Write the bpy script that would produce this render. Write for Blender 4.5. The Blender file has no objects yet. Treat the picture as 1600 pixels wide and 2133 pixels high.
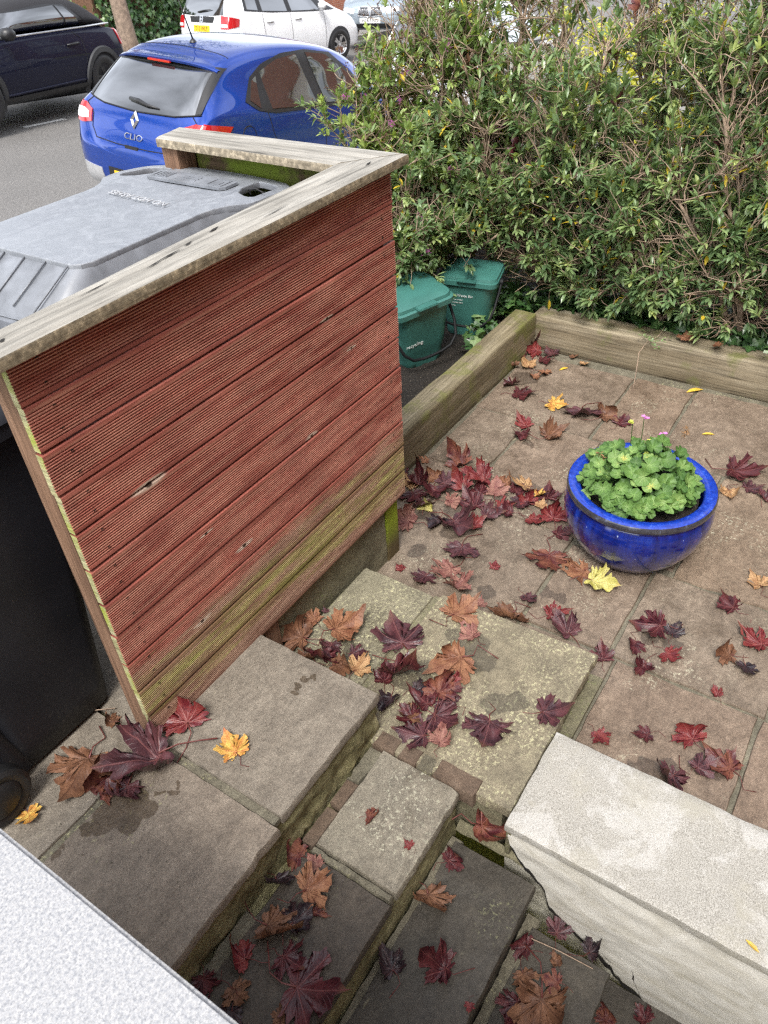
import bpy, bmesh, math, random
from math import sin, cos, pi, radians as R, hypot
from mathutils import Vector, Matrix, noise
from mathutils.bvhtree import BVHTree

C = bpy.context.scene.collection
S = bpy.context.scene
# ------------------------------------------------------------------ camera, sky, sun, exposure
def _rz(t): return Matrix.Rotation(t, 3, 'Z')
CAMR = _rz(-0.94595622) @ Matrix.Rotation(0.88639608, 3, 'X') @ _rz(-0.06930847)
CAMP = Vector((-0.7511, -1.4972, 1.8490))
FPX = 1602.6
cd = bpy.data.cameras.new('camera')
cam = bpy.data.objects.new('camera', cd); C.objects.link(cam)
cam.matrix_world = Matrix.Translation(CAMP) @ CAMR.to_4x4()
cd.sensor_fit = 'VERTICAL'; cd.sensor_height = 36.0; cd.lens = 36.0 * FPX / 2133.0
cd.clip_start = 0.05; cd.clip_end = 500
cd.dof.use_dof = True; cd.dof.focus_distance = 3.0; cd.dof.aperture_fstop = 7.0
S.camera = cam
SUN_EL, SUN_AZ = 58, 200          # degrees; azimuth counter-clockwise from +X, where the light comes from
w = bpy.data.worlds.new('World'); S.world = w; w.use_nodes = True
nt = w.node_tree
sky = nt.nodes.new('ShaderNodeTexSky'); sky.sky_type = 'NISHITA'; sky.sun_disc = False
sky.sun_elevation = R(SUN_EL); sky.sun_rotation = R(90 - SUN_AZ); sky.air_density = 1.0; sky.dust_density = 2.5; sky.ozone_density = 1.0
hs = nt.nodes.new('ShaderNodeHueSaturation'); hs.inputs['Saturation'].default_value = 0.30
# broken cloud: a large soft noise over the direction of the sky
tc = nt.nodes.new('ShaderNodeTexCoord'); nz = nt.nodes.new('ShaderNodeTexNoise'); nz.inputs['Scale'].default_value = 2.6; nz.inputs['Detail'].default_value = 6
rp = nt.nodes.new('ShaderNodeMapRange'); rp.inputs['From Min'].default_value = 0.35; rp.inputs['From Max'].default_value = 0.65
rp.inputs['To Min'].default_value = 0.75; rp.inputs['To Max'].default_value = 2.85
mx = nt.nodes.new('ShaderNodeVectorMath'); mx.operation = 'SCALE'
nt.links.new(tc.outputs['Generated'], nz.inputs['Vector']); nt.links.new(nz.outputs['Fac'], rp.inputs['Value'])
nt.links.new(sky.outputs['Color'], hs.inputs['Color']); nt.links.new(hs.outputs['Color'], mx.inputs[0]); nt.links.new(rp.outputs['Result'], mx.inputs['Scale'])
nt.links.new(mx.outputs['Vector'], nt.nodes['Background'].inputs['Color'])
nt.nodes['Background'].inputs['Strength'].default_value = 0.15
sl = bpy.data.lights.new('sun', 'SUN'); sl.energy = 1.7; sl.angle = R(16); sl.color = (1.0, 0.96, 0.9)
so = bpy.data.objects.new('sun', sl); C.objects.link(so)
d = Vector((cos(R(SUN_EL)) * cos(R(SUN_AZ)), cos(R(SUN_EL)) * sin(R(SUN_AZ)), sin(R(SUN_EL))))
so.rotation_euler = d.to_track_quat('Z', 'Y').to_euler(); so.location = (0, 0, 12)
S.view_settings.view_transform = 'Standard'; S.view_settings.look = 'None'; S.view_settings.gamma = 1.0
S.view_settings.exposure = 0.86
S.cycles.use_denoising = False; S.cycles.pixel_filter_type = 'BLACKMAN_HARRIS'; S.cycles.filter_width = 1.3
S.cycles.sample_clamp_indirect = 3.0
S.cycles.max_bounces = 6; S.cycles.transparent_max_bounces = 8

# ------------------------------------------------------------------ helpers
def at(px, py, z):
    """The point of the level z that the photograph shows at (px, py)."""
    d = CAMR @ Vector(((px - 800) / FPX, -(py - 1066.5) / FPX, -1.0))
    return CAMP + d * ((z - CAMP.z) / d.z)

class MB:
    """collects shapes; build() links them as one mesh object"""
    def __init__(s): s.v = []; s.f = []; s.m = []; s.uv = None; s.c = None
    def add(s, vs, fs, mi=0):
        o = len(s.v); s.v += [tuple(v) for v in vs]; s.f += [tuple(i + o for i in f) for f in fs]; s.m += [mi] * len(fs); return o
    def box(s, x0, x1, y0, y1, z0, z1, mi=0, M=None, b=0.0):
        if b > 0:
            bm = bmesh.new(); bmesh.ops.create_cube(bm, size=1)
            for v in bm.verts: v.co = Vector(((x0 + x1) / 2 + v.co.x * (x1 - x0), (y0 + y1) / 2 + v.co.y * (y1 - y0), (z0 + z1) / 2 + v.co.z * (z1 - z0)))
            bmesh.ops.bevel(bm, geom=bm.edges[:], offset=b, segments=2, affect='EDGES')
            bm.verts.index_update()
            vs = [v.co.copy() for v in bm.verts]; fs = [[v.index for v in f.verts] for f in bm.faces]; bm.free()
        else:
            vs = [Vector((x, y, z)) for x in (x0, x1) for y in (y0, y1) for z in (z0, z1)]
            fs = [(0, 1, 3, 2), (4, 6, 7, 5), (0, 4, 5, 1), (2, 3, 7, 6), (0, 2, 6, 4), (1, 5, 7, 3)]
        if M: vs = [M @ v for v in vs]
        s.add(vs, fs, mi); return s
    def tube(s, pts, r, n=6, mi=0, cap=True):
        pts = [Vector(p) for p in pts]; k = len(pts)
        rs = r if isinstance(r, (list, tuple)) else [r] * k
        vs = []; up = Vector((0, 0, 1)); a = None
        for i, p in enumerate(pts):
            t = (pts[min(i + 1, k - 1)] - pts[max(i - 1, 0)])
            t = t.normalized() if t.length > 1e-9 else Vector((0, 0, 1))
            if a is None:
                a = t.orthogonal().normalized()
            else:
                a = (a - t * a.dot(t)); a = a.normalized() if a.length > 1e-6 else t.orthogonal().normalized()
            b = t.cross(a)
            vs += [p + (a * cos(2 * pi * j / n) + b * sin(2 * pi * j / n)) * rs[i] for j in range(n)]
        fs = [(i * n + j, i * n + (j + 1) % n, (i + 1) * n + (j + 1) % n, (i + 1) * n + j) for i in range(k - 1) for j in range(n)]
        if cap: fs += [tuple(range(n - 1, -1, -1)), tuple((k - 1) * n + j for j in range(n))]
        s.add(vs, fs, mi); return s
    def lathe(s, prof, n=48, c=(0, 0, 0), mi=0):
        vs = [(c[0] + r * cos(2 * pi * j / n), c[1] + r * sin(2 * pi * j / n), c[2] + z) for r, z in prof for j in range(n)]
        fs = [(i * n + j, i * n + (j + 1) % n, (i + 1) * n + (j + 1) % n, (i + 1) * n + j) for i in range(len(prof) - 1) for j in range(n)]
        s.add(vs, fs, mi); return s
    def loops(s, lps, cap0=True, cap1=True, mi=0):
        n = len(lps[0]); vs = [v for l in lps for v in l]
        fs = [(i * n + j, i * n + (j + 1) % n, (i + 1) * n + (j + 1) % n, (i + 1) * n + j) for i in range(len(lps) - 1) for j in range(n)]
        if cap0: fs.append(tuple(range(n - 1, -1, -1)))
        if cap1: fs.append(tuple((len(lps) - 1) * n + j for j in range(n)))
        s.add(vs, fs, mi); return s
    def build(s, name, mat, parent=None, smooth=False, local=False, ang=None):
        me = bpy.data.meshes.new(name)
        off = Vector((0, 0, 0)) if (parent is None or local) else origin(parent)
        me.from_pydata([tuple(Vector(v) - off) for v in s.v], [], s.f)
        for q in (mat if isinstance(mat, (list, tuple)) else [mat]): me.materials.append(q)
        me.polygons.foreach_set('material_index', s.m)
        if s.uv:
            u = me.uv_layers.new(name='UVMap')
            for p in me.polygons:
                for li in p.loop_indices: u.data[li].uv = s.uv[me.loops[li].vertex_index]
        if s.c:
            a = me.attributes.new('tint', 'FLOAT', 'POINT'); a.data.foreach_set('value', s.c)
        bm = bmesh.new(); bm.from_mesh(me); bmesh.ops.recalc_face_normals(bm, faces=bm.faces[:]) if not s.uv and not s.c else None; bm.to_mesh(me); bm.free()
        if smooth:
            me.polygons.foreach_set('use_smooth', [True] * len(me.polygons))
            if ang: 
                try: me.set_sharp_from_angle(angle=R(ang))
                except Exception: pass
        me.update()
        o = bpy.data.objects.new(name, me); C.objects.link(o)
        if parent: o.parent = parent
        return o
ORI = {}
def origin(p):
    while p is not None:
        if p.name in ORI: return ORI[p.name]
        p = p.parent
    return Vector((0, 0, 0))
def thing(name, label, cat, loc=(0, 0, 0), rot=None, group=None):
    o = bpy.data.objects.new(name, None); C.objects.link(o); o.empty_display_size = 0.1
    o.location = loc; ORI[o.name] = Vector(loc)
    if rot is not None: o.rotation_euler = rot
    o['label'] = label; o['category'] = cat
    if group: o['group'] = group
    return o
def tag(o, label, cat, group=None):
    o['label'] = label; o['category'] = cat
    if group: o['group'] = group
    return o
def struct(o): o['kind'] = 'structure'; return o
def stuff(o, label=None, cat=None):
    o['kind'] = 'stuff'
    if label: o['label'] = label; o['category'] = cat
    return o
def nz3(x, y, z, sc=1.0): return noise.noise(Vector((x * sc, y * sc, z * sc)))

# ------------------------------------------------------------------ material helpers
class NT:
    def __init__(s, name):
        s.m = bpy.data.materials.new(name); s.m.use_nodes = True; s.t = s.m.node_tree; s.b = s.t.nodes['Principled BSDF']
        s._co = None
    def n(s, ty, ins=None, **kw):
        q = s.t.nodes.new('ShaderNode' + ty)
        for k, v in kw.items(): setattr(q, k, v)
        for k, v in (ins or {}).items():
            sock = q.inputs[k]
            if isinstance(v, bpy.types.NodeSocket): s.t.links.new(v, sock)
            else: sock.default_value = v
        return q
    def co(s, kind='Object'):
        if s._co is None: s._co = s.n('TexCoord')
        return s._co.outputs[kind]
    def vec(s, sc=(1, 1, 1), loc=(0, 0, 0), kind='Object', rot=(0, 0, 0)):
        return s.n('Mapping', {'Vector': s.co(kind), 'Scale': sc, 'Location': loc, 'Rotation': rot}).outputs[0]
    def noise(s, scale, detail=4, rough=0.55, vec=None, dist=0.0):
        return s.n('TexNoise', {'Vector': vec or s.co(), 'Scale': scale, 'Detail': detail, 'Roughness': rough, 'Distortion': dist}).outputs['Fac']
    def ramp(s, fac, stops, interp='LINEAR'):
        r = s.n('ValToRGB', {'Fac': fac}); e = r.color_ramp; e.interpolation = interp
        while len(e.elements) < len(stops): e.elements.new(0.5)
        for el, (p, c) in zip(e.elements, stops):
            el.position = p; el.color = (c[0], c[1], c[2], 1) if not isinstance(c, (int, float)) else (c, c, c, 1)
        return r.outputs['Color']
    def rng(s, v, a, b, lo=0.0, hi=1.0, smooth=True):
        return s.n('MapRange', {'Value': v, 'From Min': a, 'From Max': b, 'To Min': lo, 'To Max': hi}, interpolation_type='SMOOTHSTEP' if smooth else 'LINEAR').outputs[0]
    def mix(s, fac, a, b, mode='MIX'):
        q = s.n('Mix', data_type='RGBA', blend_type=mode)
        for i, v in ((0, fac), (6, a), (7, b)):
            if isinstance(v, bpy.types.NodeSocket): s.t.links.new(v, q.inputs[i])
            elif i == 0: q.inputs[i].default_value = v
            else: q.inputs[i].default_value = (v, v, v, 1) if isinstance(v, (int, float)) else (v[0], v[1], v[2], 1)
        return q.outputs[2]
    def math(s, op, a, b=0.0, c=0.0, clamp=False):
        q = s.n('Math', operation=op, use_clamp=clamp)
        for i, v in enumerate((a, b, c)):
            if isinstance(v, bpy.types.NodeSocket): s.t.links.new(v, q.inputs[i])
            else: q.inputs[i].default_value = v
        return q.outputs[0]
    def sep(s, v=None):
        return s.n('SeparateXYZ', {0: v or s.co()}).outputs
    def bump(s, h, strength=0.3, dist=0.01):
        q = s.n('Bump', {'Height': h, 'Strength': strength, 'Distance': dist})
        s.t.links.new(q.outputs[0], s.b.inputs['Normal']); return q
    def set(s, **kw):
        names = {'col': 'Base Color', 'rough': 'Roughness', 'metal': 'Metallic', 'coat': 'Coat Weight', 'spec': 'Specular IOR Level', 'trans': 'Transmission Weight', 'sheen': 'Sheen Weight', 'croug': 'Coat Roughness', 'sss': 'Subsurface Weight'}
        for k, v in kw.items():
            sock = s.b.inputs[names[k]]
            if isinstance(v, bpy.types.NodeSocket): s.t.links.new(v, sock)
            elif isinstance(v, (tuple, list)): sock.default_value = (v[0], v[1], v[2], 1)
            else: sock.default_value = v
        return s
    def attr(s, name='tint'): return s.n('Attribute', attribute_name=name).outputs['Fac']
def flat(name, col, rough=0.5, metal=0.0, coat=0.0, var=0.12, sc=30, spec=0.5, bump=0.0):
    t = NT(name); f = t.noise(sc, 5)
    lo = [c * (1 - var) for c in col]; hi = [min(1, c * (1 + var)) for c in col]
    t.set(col=t.ramp(f, [(0.3, lo), (0.7, hi)]), rough=rough, metal=metal, coat=coat, spec=spec)
    if bump: t.bump(f, bump, 0.004)
    return t.m
def spots(t, pts):
    """mask of ragged blots round given points (x, y, radius): stains with a shape of their own"""
    v = t.n('VectorMath', {0: t.n('TexNoise', {'Vector': t.co(), 'Scale': 14.0, 'Detail': 4.0}).outputs['Color'], 1: (0.5, 0.5, 0.5)}, operation='SUBTRACT').outputs[0]
    v = t.n('VectorMath', {0: v, 'Scale': 0.11}, operation='SCALE').outputs[0]
    v = t.n('VectorMath', {0: t.co(), 1: v}, operation='ADD').outputs[0]
    x, y, _ = t.sep(v); acc = None
    for px, py, r in pts:
        dx = t.math('SUBTRACT', x, px); dy = t.math('SUBTRACT', y, py)
        dd = t.math('SQRT', t.math('ADD', t.math('MULTIPLY', dx, dx), t.math('MULTIPLY', dy, dy)))
        k = t.rng(dd, r * 1.06, r * 0.9)
        acc = k if acc is None else t.math('MAXIMUM', acc, k)
    return acc
def stone(name, cols, lichen=0.3, lcol=(0.42, 0.40, 0.22), wet=None, strata=0.4, tint=True, specks=0.3, shine=0.62, wetcol=(0.42, 0.37, 0.31), wetr=0.3):
    t = NT(name)
    big = t.noise(2.3, 9, 0.62, dist=0.6); mid = t.noise(11, 8, 0.65, t.vec((1, 1, 1), (3, 1, 7)))
    fine = t.noise(190, 4, 0.65); gr = t.noise(48, 6, 0.75, t.vec((1, 1, 1), (8, 2, 6))); lay = t.noise(5, 8, 0.66, t.vec((1.3, 2.6, 2), (0, 2, 0), rot=(0, 0, 0.35)), dist=2.2)
    col = t.ramp(big, [(0.28, cols[0]), (0.5, cols[1]), (0.72, cols[2])])
    col = t.mix(0.55, col, t.ramp(mid, [(0.25, [c * 0.72 for c in cols[0]]), (0.55, cols[1]), (0.8, [min(1, c * 1.25) for c in cols[2]])]))
    col = t.mix(strata * 0.5, col, t.ramp(lay, [(0.35, [c * 0.55 for c in cols[0]]), (0.5, cols[1]), (0.68, [min(1, c * 1.3) for c in cols[2]])]))
    col = t.mix(0.6, col, t.ramp(fine, [(0.36, 0.62), (0.62, 1.25)]), 'MULTIPLY')
    col = t.mix(0.6, col, t.ramp(gr, [(0.33, 0.6), (0.5, 1.0), (0.66, 1.28)]), 'MULTIPLY')
    st_ = t.noise(1.7, 7, 0.72, t.vec((1, 1, 1), (2, 8, 4)), dist=1.0); col = t.mix(t.math('MULTIPLY', t.rng(st_, 0.53, 0.68), 0.6), col, t.mix(1.0, col, (0.42, 0.38, 0.33), 'MULTIPLY'))
    if tint:
        a = t.attr('tint')
        col = t.mix(1.0, col, t.ramp(a, [(0.0, (0.72, 0.70, 0.68)), (0.35, (1.0, 0.985, 0.95)), (0.65, (1.05, 0.955, 0.90)), (1.0, (1.2, 1.15, 1.02))]), 'MULTIPLY')
    sp = t.noise(75, 3, 0.7); zone = t.noise(3.4, 4, 0.6, t.vec((1, 1, 1), (9, 4, 2)))
    k = t.math('MULTIPLY', t.rng(sp, 0.56 - 0.06 * lichen, 0.66), t.rng(zone, 0.62 - lichen * 0.35, 0.72 - lichen * 0.2))
    col = t.mix(t.math('MULTIPLY', k, 0.75), col, lcol)
    dk = t.rng(t.noise(42, 5, 0.75, t.vec((1, 1, 1), (5, 5, 5))), 0.62, 0.72)
    col = t.mix(t.math('MULTIPLY', dk, specks), col, (0.03, 0.028, 0.024))
    rough = t.rng(mid, 0.3, 0.7, shine, shine + 0.22)
    if wet:
        k = spots(t, wet); col = t.mix(t.math('MULTIPLY', k, 0.85), col, t.mix(1.0, col, wetcol, 'MULTIPLY'))
        rough = t.mix(k, rough, wetr)
    t.set(col=col, rough=rough, spec=0.35)
    h = t.math('ADD', t.math('MULTIPLY', lay, 1.4 * strata + 0.4), t.math('ADD', t.math('ADD', t.math('MULTIPLY', mid, 0.8), t.math('MULTIPLY', gr, 0.5)), t.math('MULTIPLY', fine, 0.25)))
    t.bump(h, 0.5, 0.012)
    return t.m
def timber(name, cols, axis=0, crack_shade=0.6, green=0.0, gcol=(0.12, 0.16, 0.02), rough=0.8, grain=1.0, gz=None, side=None):
    t = NT(name); st = [26 * grain] * 3; st[axis] = 1.1; st2 = [110 * grain] * 3; st2[axis] = 3.0
    g1 = t.noise(1.0, 6, 0.6, t.vec(st), dist=0.4); g2 = t.noise(1.0, 5, 0.65, t.vec(st2, (2, 5, 1)))
    big = t.noise(3.2, 6, 0.6)
    col = t.ramp(g1, [(0.25, cols[0]), (0.5, cols[1]), (0.75, cols[2])])
    col = t.mix(0.6, col, t.ramp(g2, [(0.36, 0.38), (0.5, 0.95), (0.64, 1.25)]), 'MULTIPLY')
    col = t.mix(0.6, col, t.ramp(big, [(0.3, 0.68), (0.65, 1.2)]), 'MULTIPLY')
    ck = t.rng(g2, 0.36, 0.27); col = t.mix(t.math('MULTIPLY', ck, crack_shade), col, [c * 0.22 for c in cols[0]])
    if green:
        k = t.rng(t.noise(5, 6, 0.65, t.vec((1, 1, 1), (7, 7, 3))), 0.66 - green * 0.4, 0.8 - green * 0.3)
        if gz:
            k = t.math('MULTIPLY', k, t.rng(t.sep()[2], gz[0], gz[1]))
        col = t.mix(t.math('MULTIPLY', k, 0.85), col, gcol)
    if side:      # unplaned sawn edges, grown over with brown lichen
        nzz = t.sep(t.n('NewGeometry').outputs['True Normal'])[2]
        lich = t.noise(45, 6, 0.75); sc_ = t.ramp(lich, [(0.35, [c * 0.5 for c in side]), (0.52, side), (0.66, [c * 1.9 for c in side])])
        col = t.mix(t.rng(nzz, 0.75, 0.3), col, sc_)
    t.set(col=col, rough=rough, spec=0.25)
    t.bump(t.math('ADD', g2, t.math('MULTIPLY', g1, 0.7)), 0.5, 0.006)
    return t.m
def paint(name, col, metal=0.35, rough=0.32, flake=True):
    t = NT(name); t.set(spec=0.25)
    c = t.ramp(t.noise(4, 3), [(0.3, [x * 0.93 for x in col]), (0.7, [min(1, x * 1.05) for x in col])])
    drops = t.noise(190, 2, 0.5); dz = t.rng(drops, 0.66, 0.72)
    c = t.mix(t.math('MULTIPLY', dz, 0.25), c, (0.6, 0.62, 0.65))
    t.set(col=c, metal=metal, rough=rough, coat=1.0, croug=0.03)
    return t.m

M = {}
M['landing'] = stone('landing_stone', [(0.135, 0.116, 0.095), (0.205, 0.18, 0.148), (0.30, 0.27, 0.226)], 0.05, strata=0.4, wet=[(-0.450, 0.620, 0.062), (-0.405, 0.600, 0.058), (-0.490, 0.615, 0.04), (-0.535, 0.640, 0.022), (-0.395, 0.550, 0.035), (-0.440, 0.570, 0.04), (0.238, 0.431, 0.014), (0.255, 0.415, 0.012), (0.200, 0.445, 0.013), (0.175, 0.450, 0.012), (-0.330, 0.545, 0.012), (-0.315, 0.525, 0.012), (-0.295, 0.535, 0.01), (-0.631, 0.663, 0.02), (-0.600, 0.670, 0.012)])
M['lichen_stone'] = stone('lichen_stone', [(0.13, 0.118, 0.088), (0.21, 0.195, 0.14), (0.30, 0.28, 0.20)], 0.75, (0.52, 0.50, 0.30), strata=0.3, wet=[(0.810, 0.100, 0.07), (0.750, 0.030, 0.055), (0.820, 0.160, 0.05), (0.660, -0.160, 0.045), (0.615, -0.110, 0.05), (0.600, 0.200, 0.06), (0.540, 0.250, 0.05), (0.560, 0.500, 0.04)], wetcol=(0.5, 0.5, 0.52), wetr=0.12)
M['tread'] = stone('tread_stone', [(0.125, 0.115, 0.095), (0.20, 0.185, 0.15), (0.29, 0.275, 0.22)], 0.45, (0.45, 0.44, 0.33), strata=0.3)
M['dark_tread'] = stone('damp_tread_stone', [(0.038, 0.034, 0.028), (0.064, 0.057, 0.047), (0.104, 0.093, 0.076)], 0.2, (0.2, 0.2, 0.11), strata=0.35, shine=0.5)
M['patio'] = stone('patio_stone', [(0.105, 0.080, 0.060), (0.192, 0.152, 0.116), (0.31, 0.258, 0.204)], 0.35, (0.44, 0.41, 0.30), strata=0.4, wet=[(1.75, 0.05, 0.05), (1.85, -0.05, 0.06), (2.0, 0.02, 0.045), (2.05, -0.2, 0.04), (1.5, -0.05, 0.04), (1.42, -0.45, 0.04), (3.2, 0.2, 0.08), (2.2, -0.3, 0.05), (1.550, -0.680, 0.035), (1.540, -0.740, 0.035), (1.540, -1.140, 0.05), (1.540, -1.220, 0.04), (0.960, -1.380, 0.05), (0.940, -1.310, 0.045), (1.050, -1.500, 0.05), (1.610, -0.260, 0.05), (1.690, -0.120, 0.045), (2.550, -0.125, 0.03), (1.740, -1.470, 0.04)], specks=0.4, shine=0.5, wetcol=(0.5, 0.5, 0.52), wetr=0.12)
M['riser'] = stone('mossy_riser', [(0.10, 0.092, 0.042), (0.21, 0.192, 0.095), (0.36, 0.328, 0.20)], 0.4, (0.42, 0.40, 0.2), strata=0.8, tint=False, specks=0.7, shine=0.8)
M['mortar'] = stone('mortar', [(0.085, 0.077, 0.055), (0.15, 0.136, 0.098), (0.24, 0.22, 0.165)], 0.35, tint=False, specks=0.7, shine=0.8)
M['concrete'] = stone('mossy_concrete', [(0.10, 0.09, 0.055), (0.18, 0.165, 0.105), (0.25, 0.235, 0.16)], 0.5, (0.16, 0.20, 0.05), tint=False, specks=0.6, strata=0.1, shine=0.82)
M['brick_edge'] = stone('worn_brick', [(0.07, 0.048, 0.033), (0.125, 0.088, 0.062), (0.185, 0.143, 0.107)], 0.2, tint=False, strata=0.1, specks=0.5, shine=0.8)

def red_deck():
    t = NT('red_stained_decking')
    st = t.noise(1.0, 5, 0.6, t.vec((2.2, 10, 16))); blot = t.noise(5.0, 6, 0.65, t.vec((0.8, 1, 2.2))); fib = t.noise(1.0, 4, 0.6, t.vec((9, 60, 130), (1, 2, 3)))
    col = t.ramp(st, [(0.28, (0.25, 0.070, 0.052)), (0.5, (0.355, 0.112, 0.082)), (0.75, (0.455, 0.175, 0.130))])
    col = t.mix(0.75, col, t.ramp(blot, [(0.32, (0.66, 0.58, 0.62)), (0.52, (1.0, 0.98, 0.97)), (0.68, (1.18, 1.14, 1.1))]), 'MULTIPLY')
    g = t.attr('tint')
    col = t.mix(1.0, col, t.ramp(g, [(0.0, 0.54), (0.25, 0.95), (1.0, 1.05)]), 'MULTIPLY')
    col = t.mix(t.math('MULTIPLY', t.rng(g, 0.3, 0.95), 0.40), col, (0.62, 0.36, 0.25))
    x, y, z0 = t.sep(); z = t.math('ADD', z0, -0.235)
    n1 = t.noise(2.2, 6, 0.7, t.vec((0.7, 1, 2.2))); n2 = t.noise(7, 7, 0.75, t.vec((0.45, 1, 3.2), (3, 3, 3))); n3 = t.noise(1.0, 5, 0.7, t.vec((4, 20, 45), (6, 1, 2)))
    # algae and bleaching on the bottom boards, in patches and streaks along the grain
    lvl = t.rng(t.math('ADD', z, t.math('MULTIPLY', t.math('SUBTRACT', n1, 0.5), 0.20)), 0.20, -0.05, 0.0, 1.0)
    gray = t.rng(t.math('ADD', t.math('MULTIPLY', lvl, 0.75), t.math('MULTIPLY', n3, 0.8)), 0.62, 0.95); col = t.mix(t.math('MULTIPLY', gray, 0.62), col, t.mix(g, (0.10, 0.075, 0.045), (0.36, 0.275, 0.19)))
    band = t.math('MULTIPLY', t.rng(z, 0.30, -0.08), t.rng(t.math('ADD', z, t.math('MULTIPLY', x, 0.05)), -0.24, -0.12, 0.45, 1.0))
    k = t.rng(t.math('ADD', t.math('ADD', t.math('MULTIPLY', band, 0.50), t.math('MULTIPLY', n2, 0.95)), t.math('MULTIPLY', n3, 0.65)), 1.10, 1.52)
    col = t.mix(t.math('MULTIPLY', k, 0.80), col, t.mix(g, (0.125, 0.135, 0.018), (0.50, 0.51, 0.15)))
    kn = t.noise(1.0, 4, 0.5, t.vec((5, 30, 26), (4, 0, 11))); ks = t.rng(kn, 0.73, 0.80)
    col = t.mix(t.math('MULTIPLY', ks, 0.75), col, (0.55, 0.45, 0.35))
    # a few dark knots with bleached wood round them
    for kx, kz, kr in ((-0.50, 0.86, 0.011), (-0.22, 0.42, 0.008), (-0.36, 0.58, 0.006), (0.33, 0.99, 0.007), (-0.46, 0.28, 0.007), (0.18, 0.62, 0.006), (0.45, 0.83, 0.005)):
        dx = t.math('MULTIPLY', t.math('SUBTRACT', x, kx), 0.22); dz = t.math('SUBTRACT', z, kz - 0.235); dd = t.math('ADD', t.math('SQRT', t.math('ADD', t.math('MULTIPLY', dx, dx), t.math('MULTIPLY', dz, dz))), t.math('MULTIPLY', t.math('SUBTRACT', n3, 0.5), 0.012))
        col = t.mix(t.math('MULTIPLY', t.rng(dd, kr * 1.5, kr * 0.9), 0.8), col, (0.52, 0.42, 0.33))
        dx = t.math('MULTIPLY', dx, 3.0); d2 = t.math('SQRT', t.math('ADD', t.math('MULTIPLY', dx, dx), t.math('MULTIPLY', dz, dz))); col = t.mix(t.rng(d2, kr * 0.9, kr * 0.6), col, (0.05, 0.028, 0.018))
    col = t.mix(0.35, col, t.ramp(fib, [(0.35, 0.6), (0.65, 1.2)]), 'MULTIPLY')
    t.set(col=col, rough=t.rng(st, 0.3, 0.7, 0.5, 0.7), spec=0.3); t.bump(fib, 0.25, 0.002)
    return t.m
M['deck'] = red_deck()
M['deck_end'] = timber('mossy_end_grain', [(0.22, 0.21, 0.10), (0.38, 0.36, 0.20), (0.50, 0.47, 0.30)], 1, 0.3, 0.5, (0.28, 0.33, 0.03))
M['screw'] = flat('rusty_screw', (0.02, 0.014, 0.012), 0.6, 0.4)
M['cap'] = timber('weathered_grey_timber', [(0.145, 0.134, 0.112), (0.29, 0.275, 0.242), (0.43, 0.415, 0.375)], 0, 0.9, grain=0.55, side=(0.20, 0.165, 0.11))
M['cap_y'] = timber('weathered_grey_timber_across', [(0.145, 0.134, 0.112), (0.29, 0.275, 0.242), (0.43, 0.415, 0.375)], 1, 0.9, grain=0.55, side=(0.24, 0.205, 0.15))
M['post'] = timber('brown_post_timber', [(0.11, 0.06, 0.038), (0.20, 0.118, 0.075), (0.29, 0.185, 0.125)], 2, 0.6)
M['post_green'] = timber('algae_post_timber', [(0.055, 0.038, 0.018), (0.10, 0.075, 0.035), (0.16, 0.125, 0.06)], 2, 0.6, 0.95, (0.25, 0.33, 0.02), gz=(-0.30, -0.12))
M['plank_green'] = timber('algae_plank', [(0.045, 0.032, 0.018), (0.09, 0.06, 0.035), (0.15, 0.105, 0.07)], 1, 0.5, 0.75, (0.13, 0.19, 0.015))
M['sleeper'] = timber('sleeper_timber', [(0.115, 0.092, 0.052), (0.20, 0.165, 0.104), (0.31, 0.265, 0.183)], 0, 0.85, 0.45, (0.14, 0.145, 0.04), grain=0.75)
M['sleeper_y'] = timber('sleeper_timber_across', [(0.12, 0.094, 0.056), (0.215, 0.177, 0.117), (0.345, 0.30, 0.215)], 1, 0.85, 0.3, (0.14, 0.145, 0.05), grain=0.75)
M['rail'] = timber('pale_rail_timber', [(0.20, 0.16, 0.10), (0.32, 0.265, 0.175), (0.44, 0.38, 0.26)], 1, 0.5)

def granite():
    t = NT('speckled_granite')
    a = t.noise(150, 4, 0.65); b = t.noise(300, 3, 0.6, t.vec((1, 1, 1), (3, 2, 1)))
    c = t.ramp(a, [(0.36, (0.22, 0.228, 0.245)), (0.48, (0.305, 0.31, 0.318)), (0.60, (0.375, 0.375, 0.374))])
    c = t.mix(0.5, c, t.ramp(b, [(0.36, 0.45), (0.52, 1.15)]), 'MULTIPLY')
    t.set(col=c, rough=0.45); return t.m
M['granite'] = granite()
def coping():
    t = NT('white_painted_coping')
    a = t.noise(300, 3, 0.7); z = t.noise(5.5, 7, 0.68, dist=0.5); m = t.noise(30, 6, 0.65)
    c = t.ramp(a, [(0.36, (0.18, 0.168, 0.143)), (0.50, (0.345, 0.33, 0.29)), (0.64, (0.46, 0.445, 0.405))])
    c = t.mix(t.math('MULTIPLY', t.rng(z, 0.50, 0.60), t.rng(a, 0.3, 0.6, 0.25, 0.7)), c, (0.50, 0.49, 0.46))
    bl = t.noise(2.6, 6, 0.7, t.vec((1, 1, 1), (4, 4, 4))); c = t.mix(t.math('MULTIPLY', t.rng(bl, 0.5, 0.66), 0.55), c, (0.36, 0.34, 0.27))
    c = t.mix(t.math('MULTIPLY', t.rng(m, 0.60, 0.72), 0.35), c, (0.32, 0.295, 0.23))
    t.set(col=c, rough=0.7); t.bump(t.math('ADD', z, t.math('MULTIPLY', a, 0.3)), 0.25, 0.005); return t.m
M['coping'] = coping()
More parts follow.
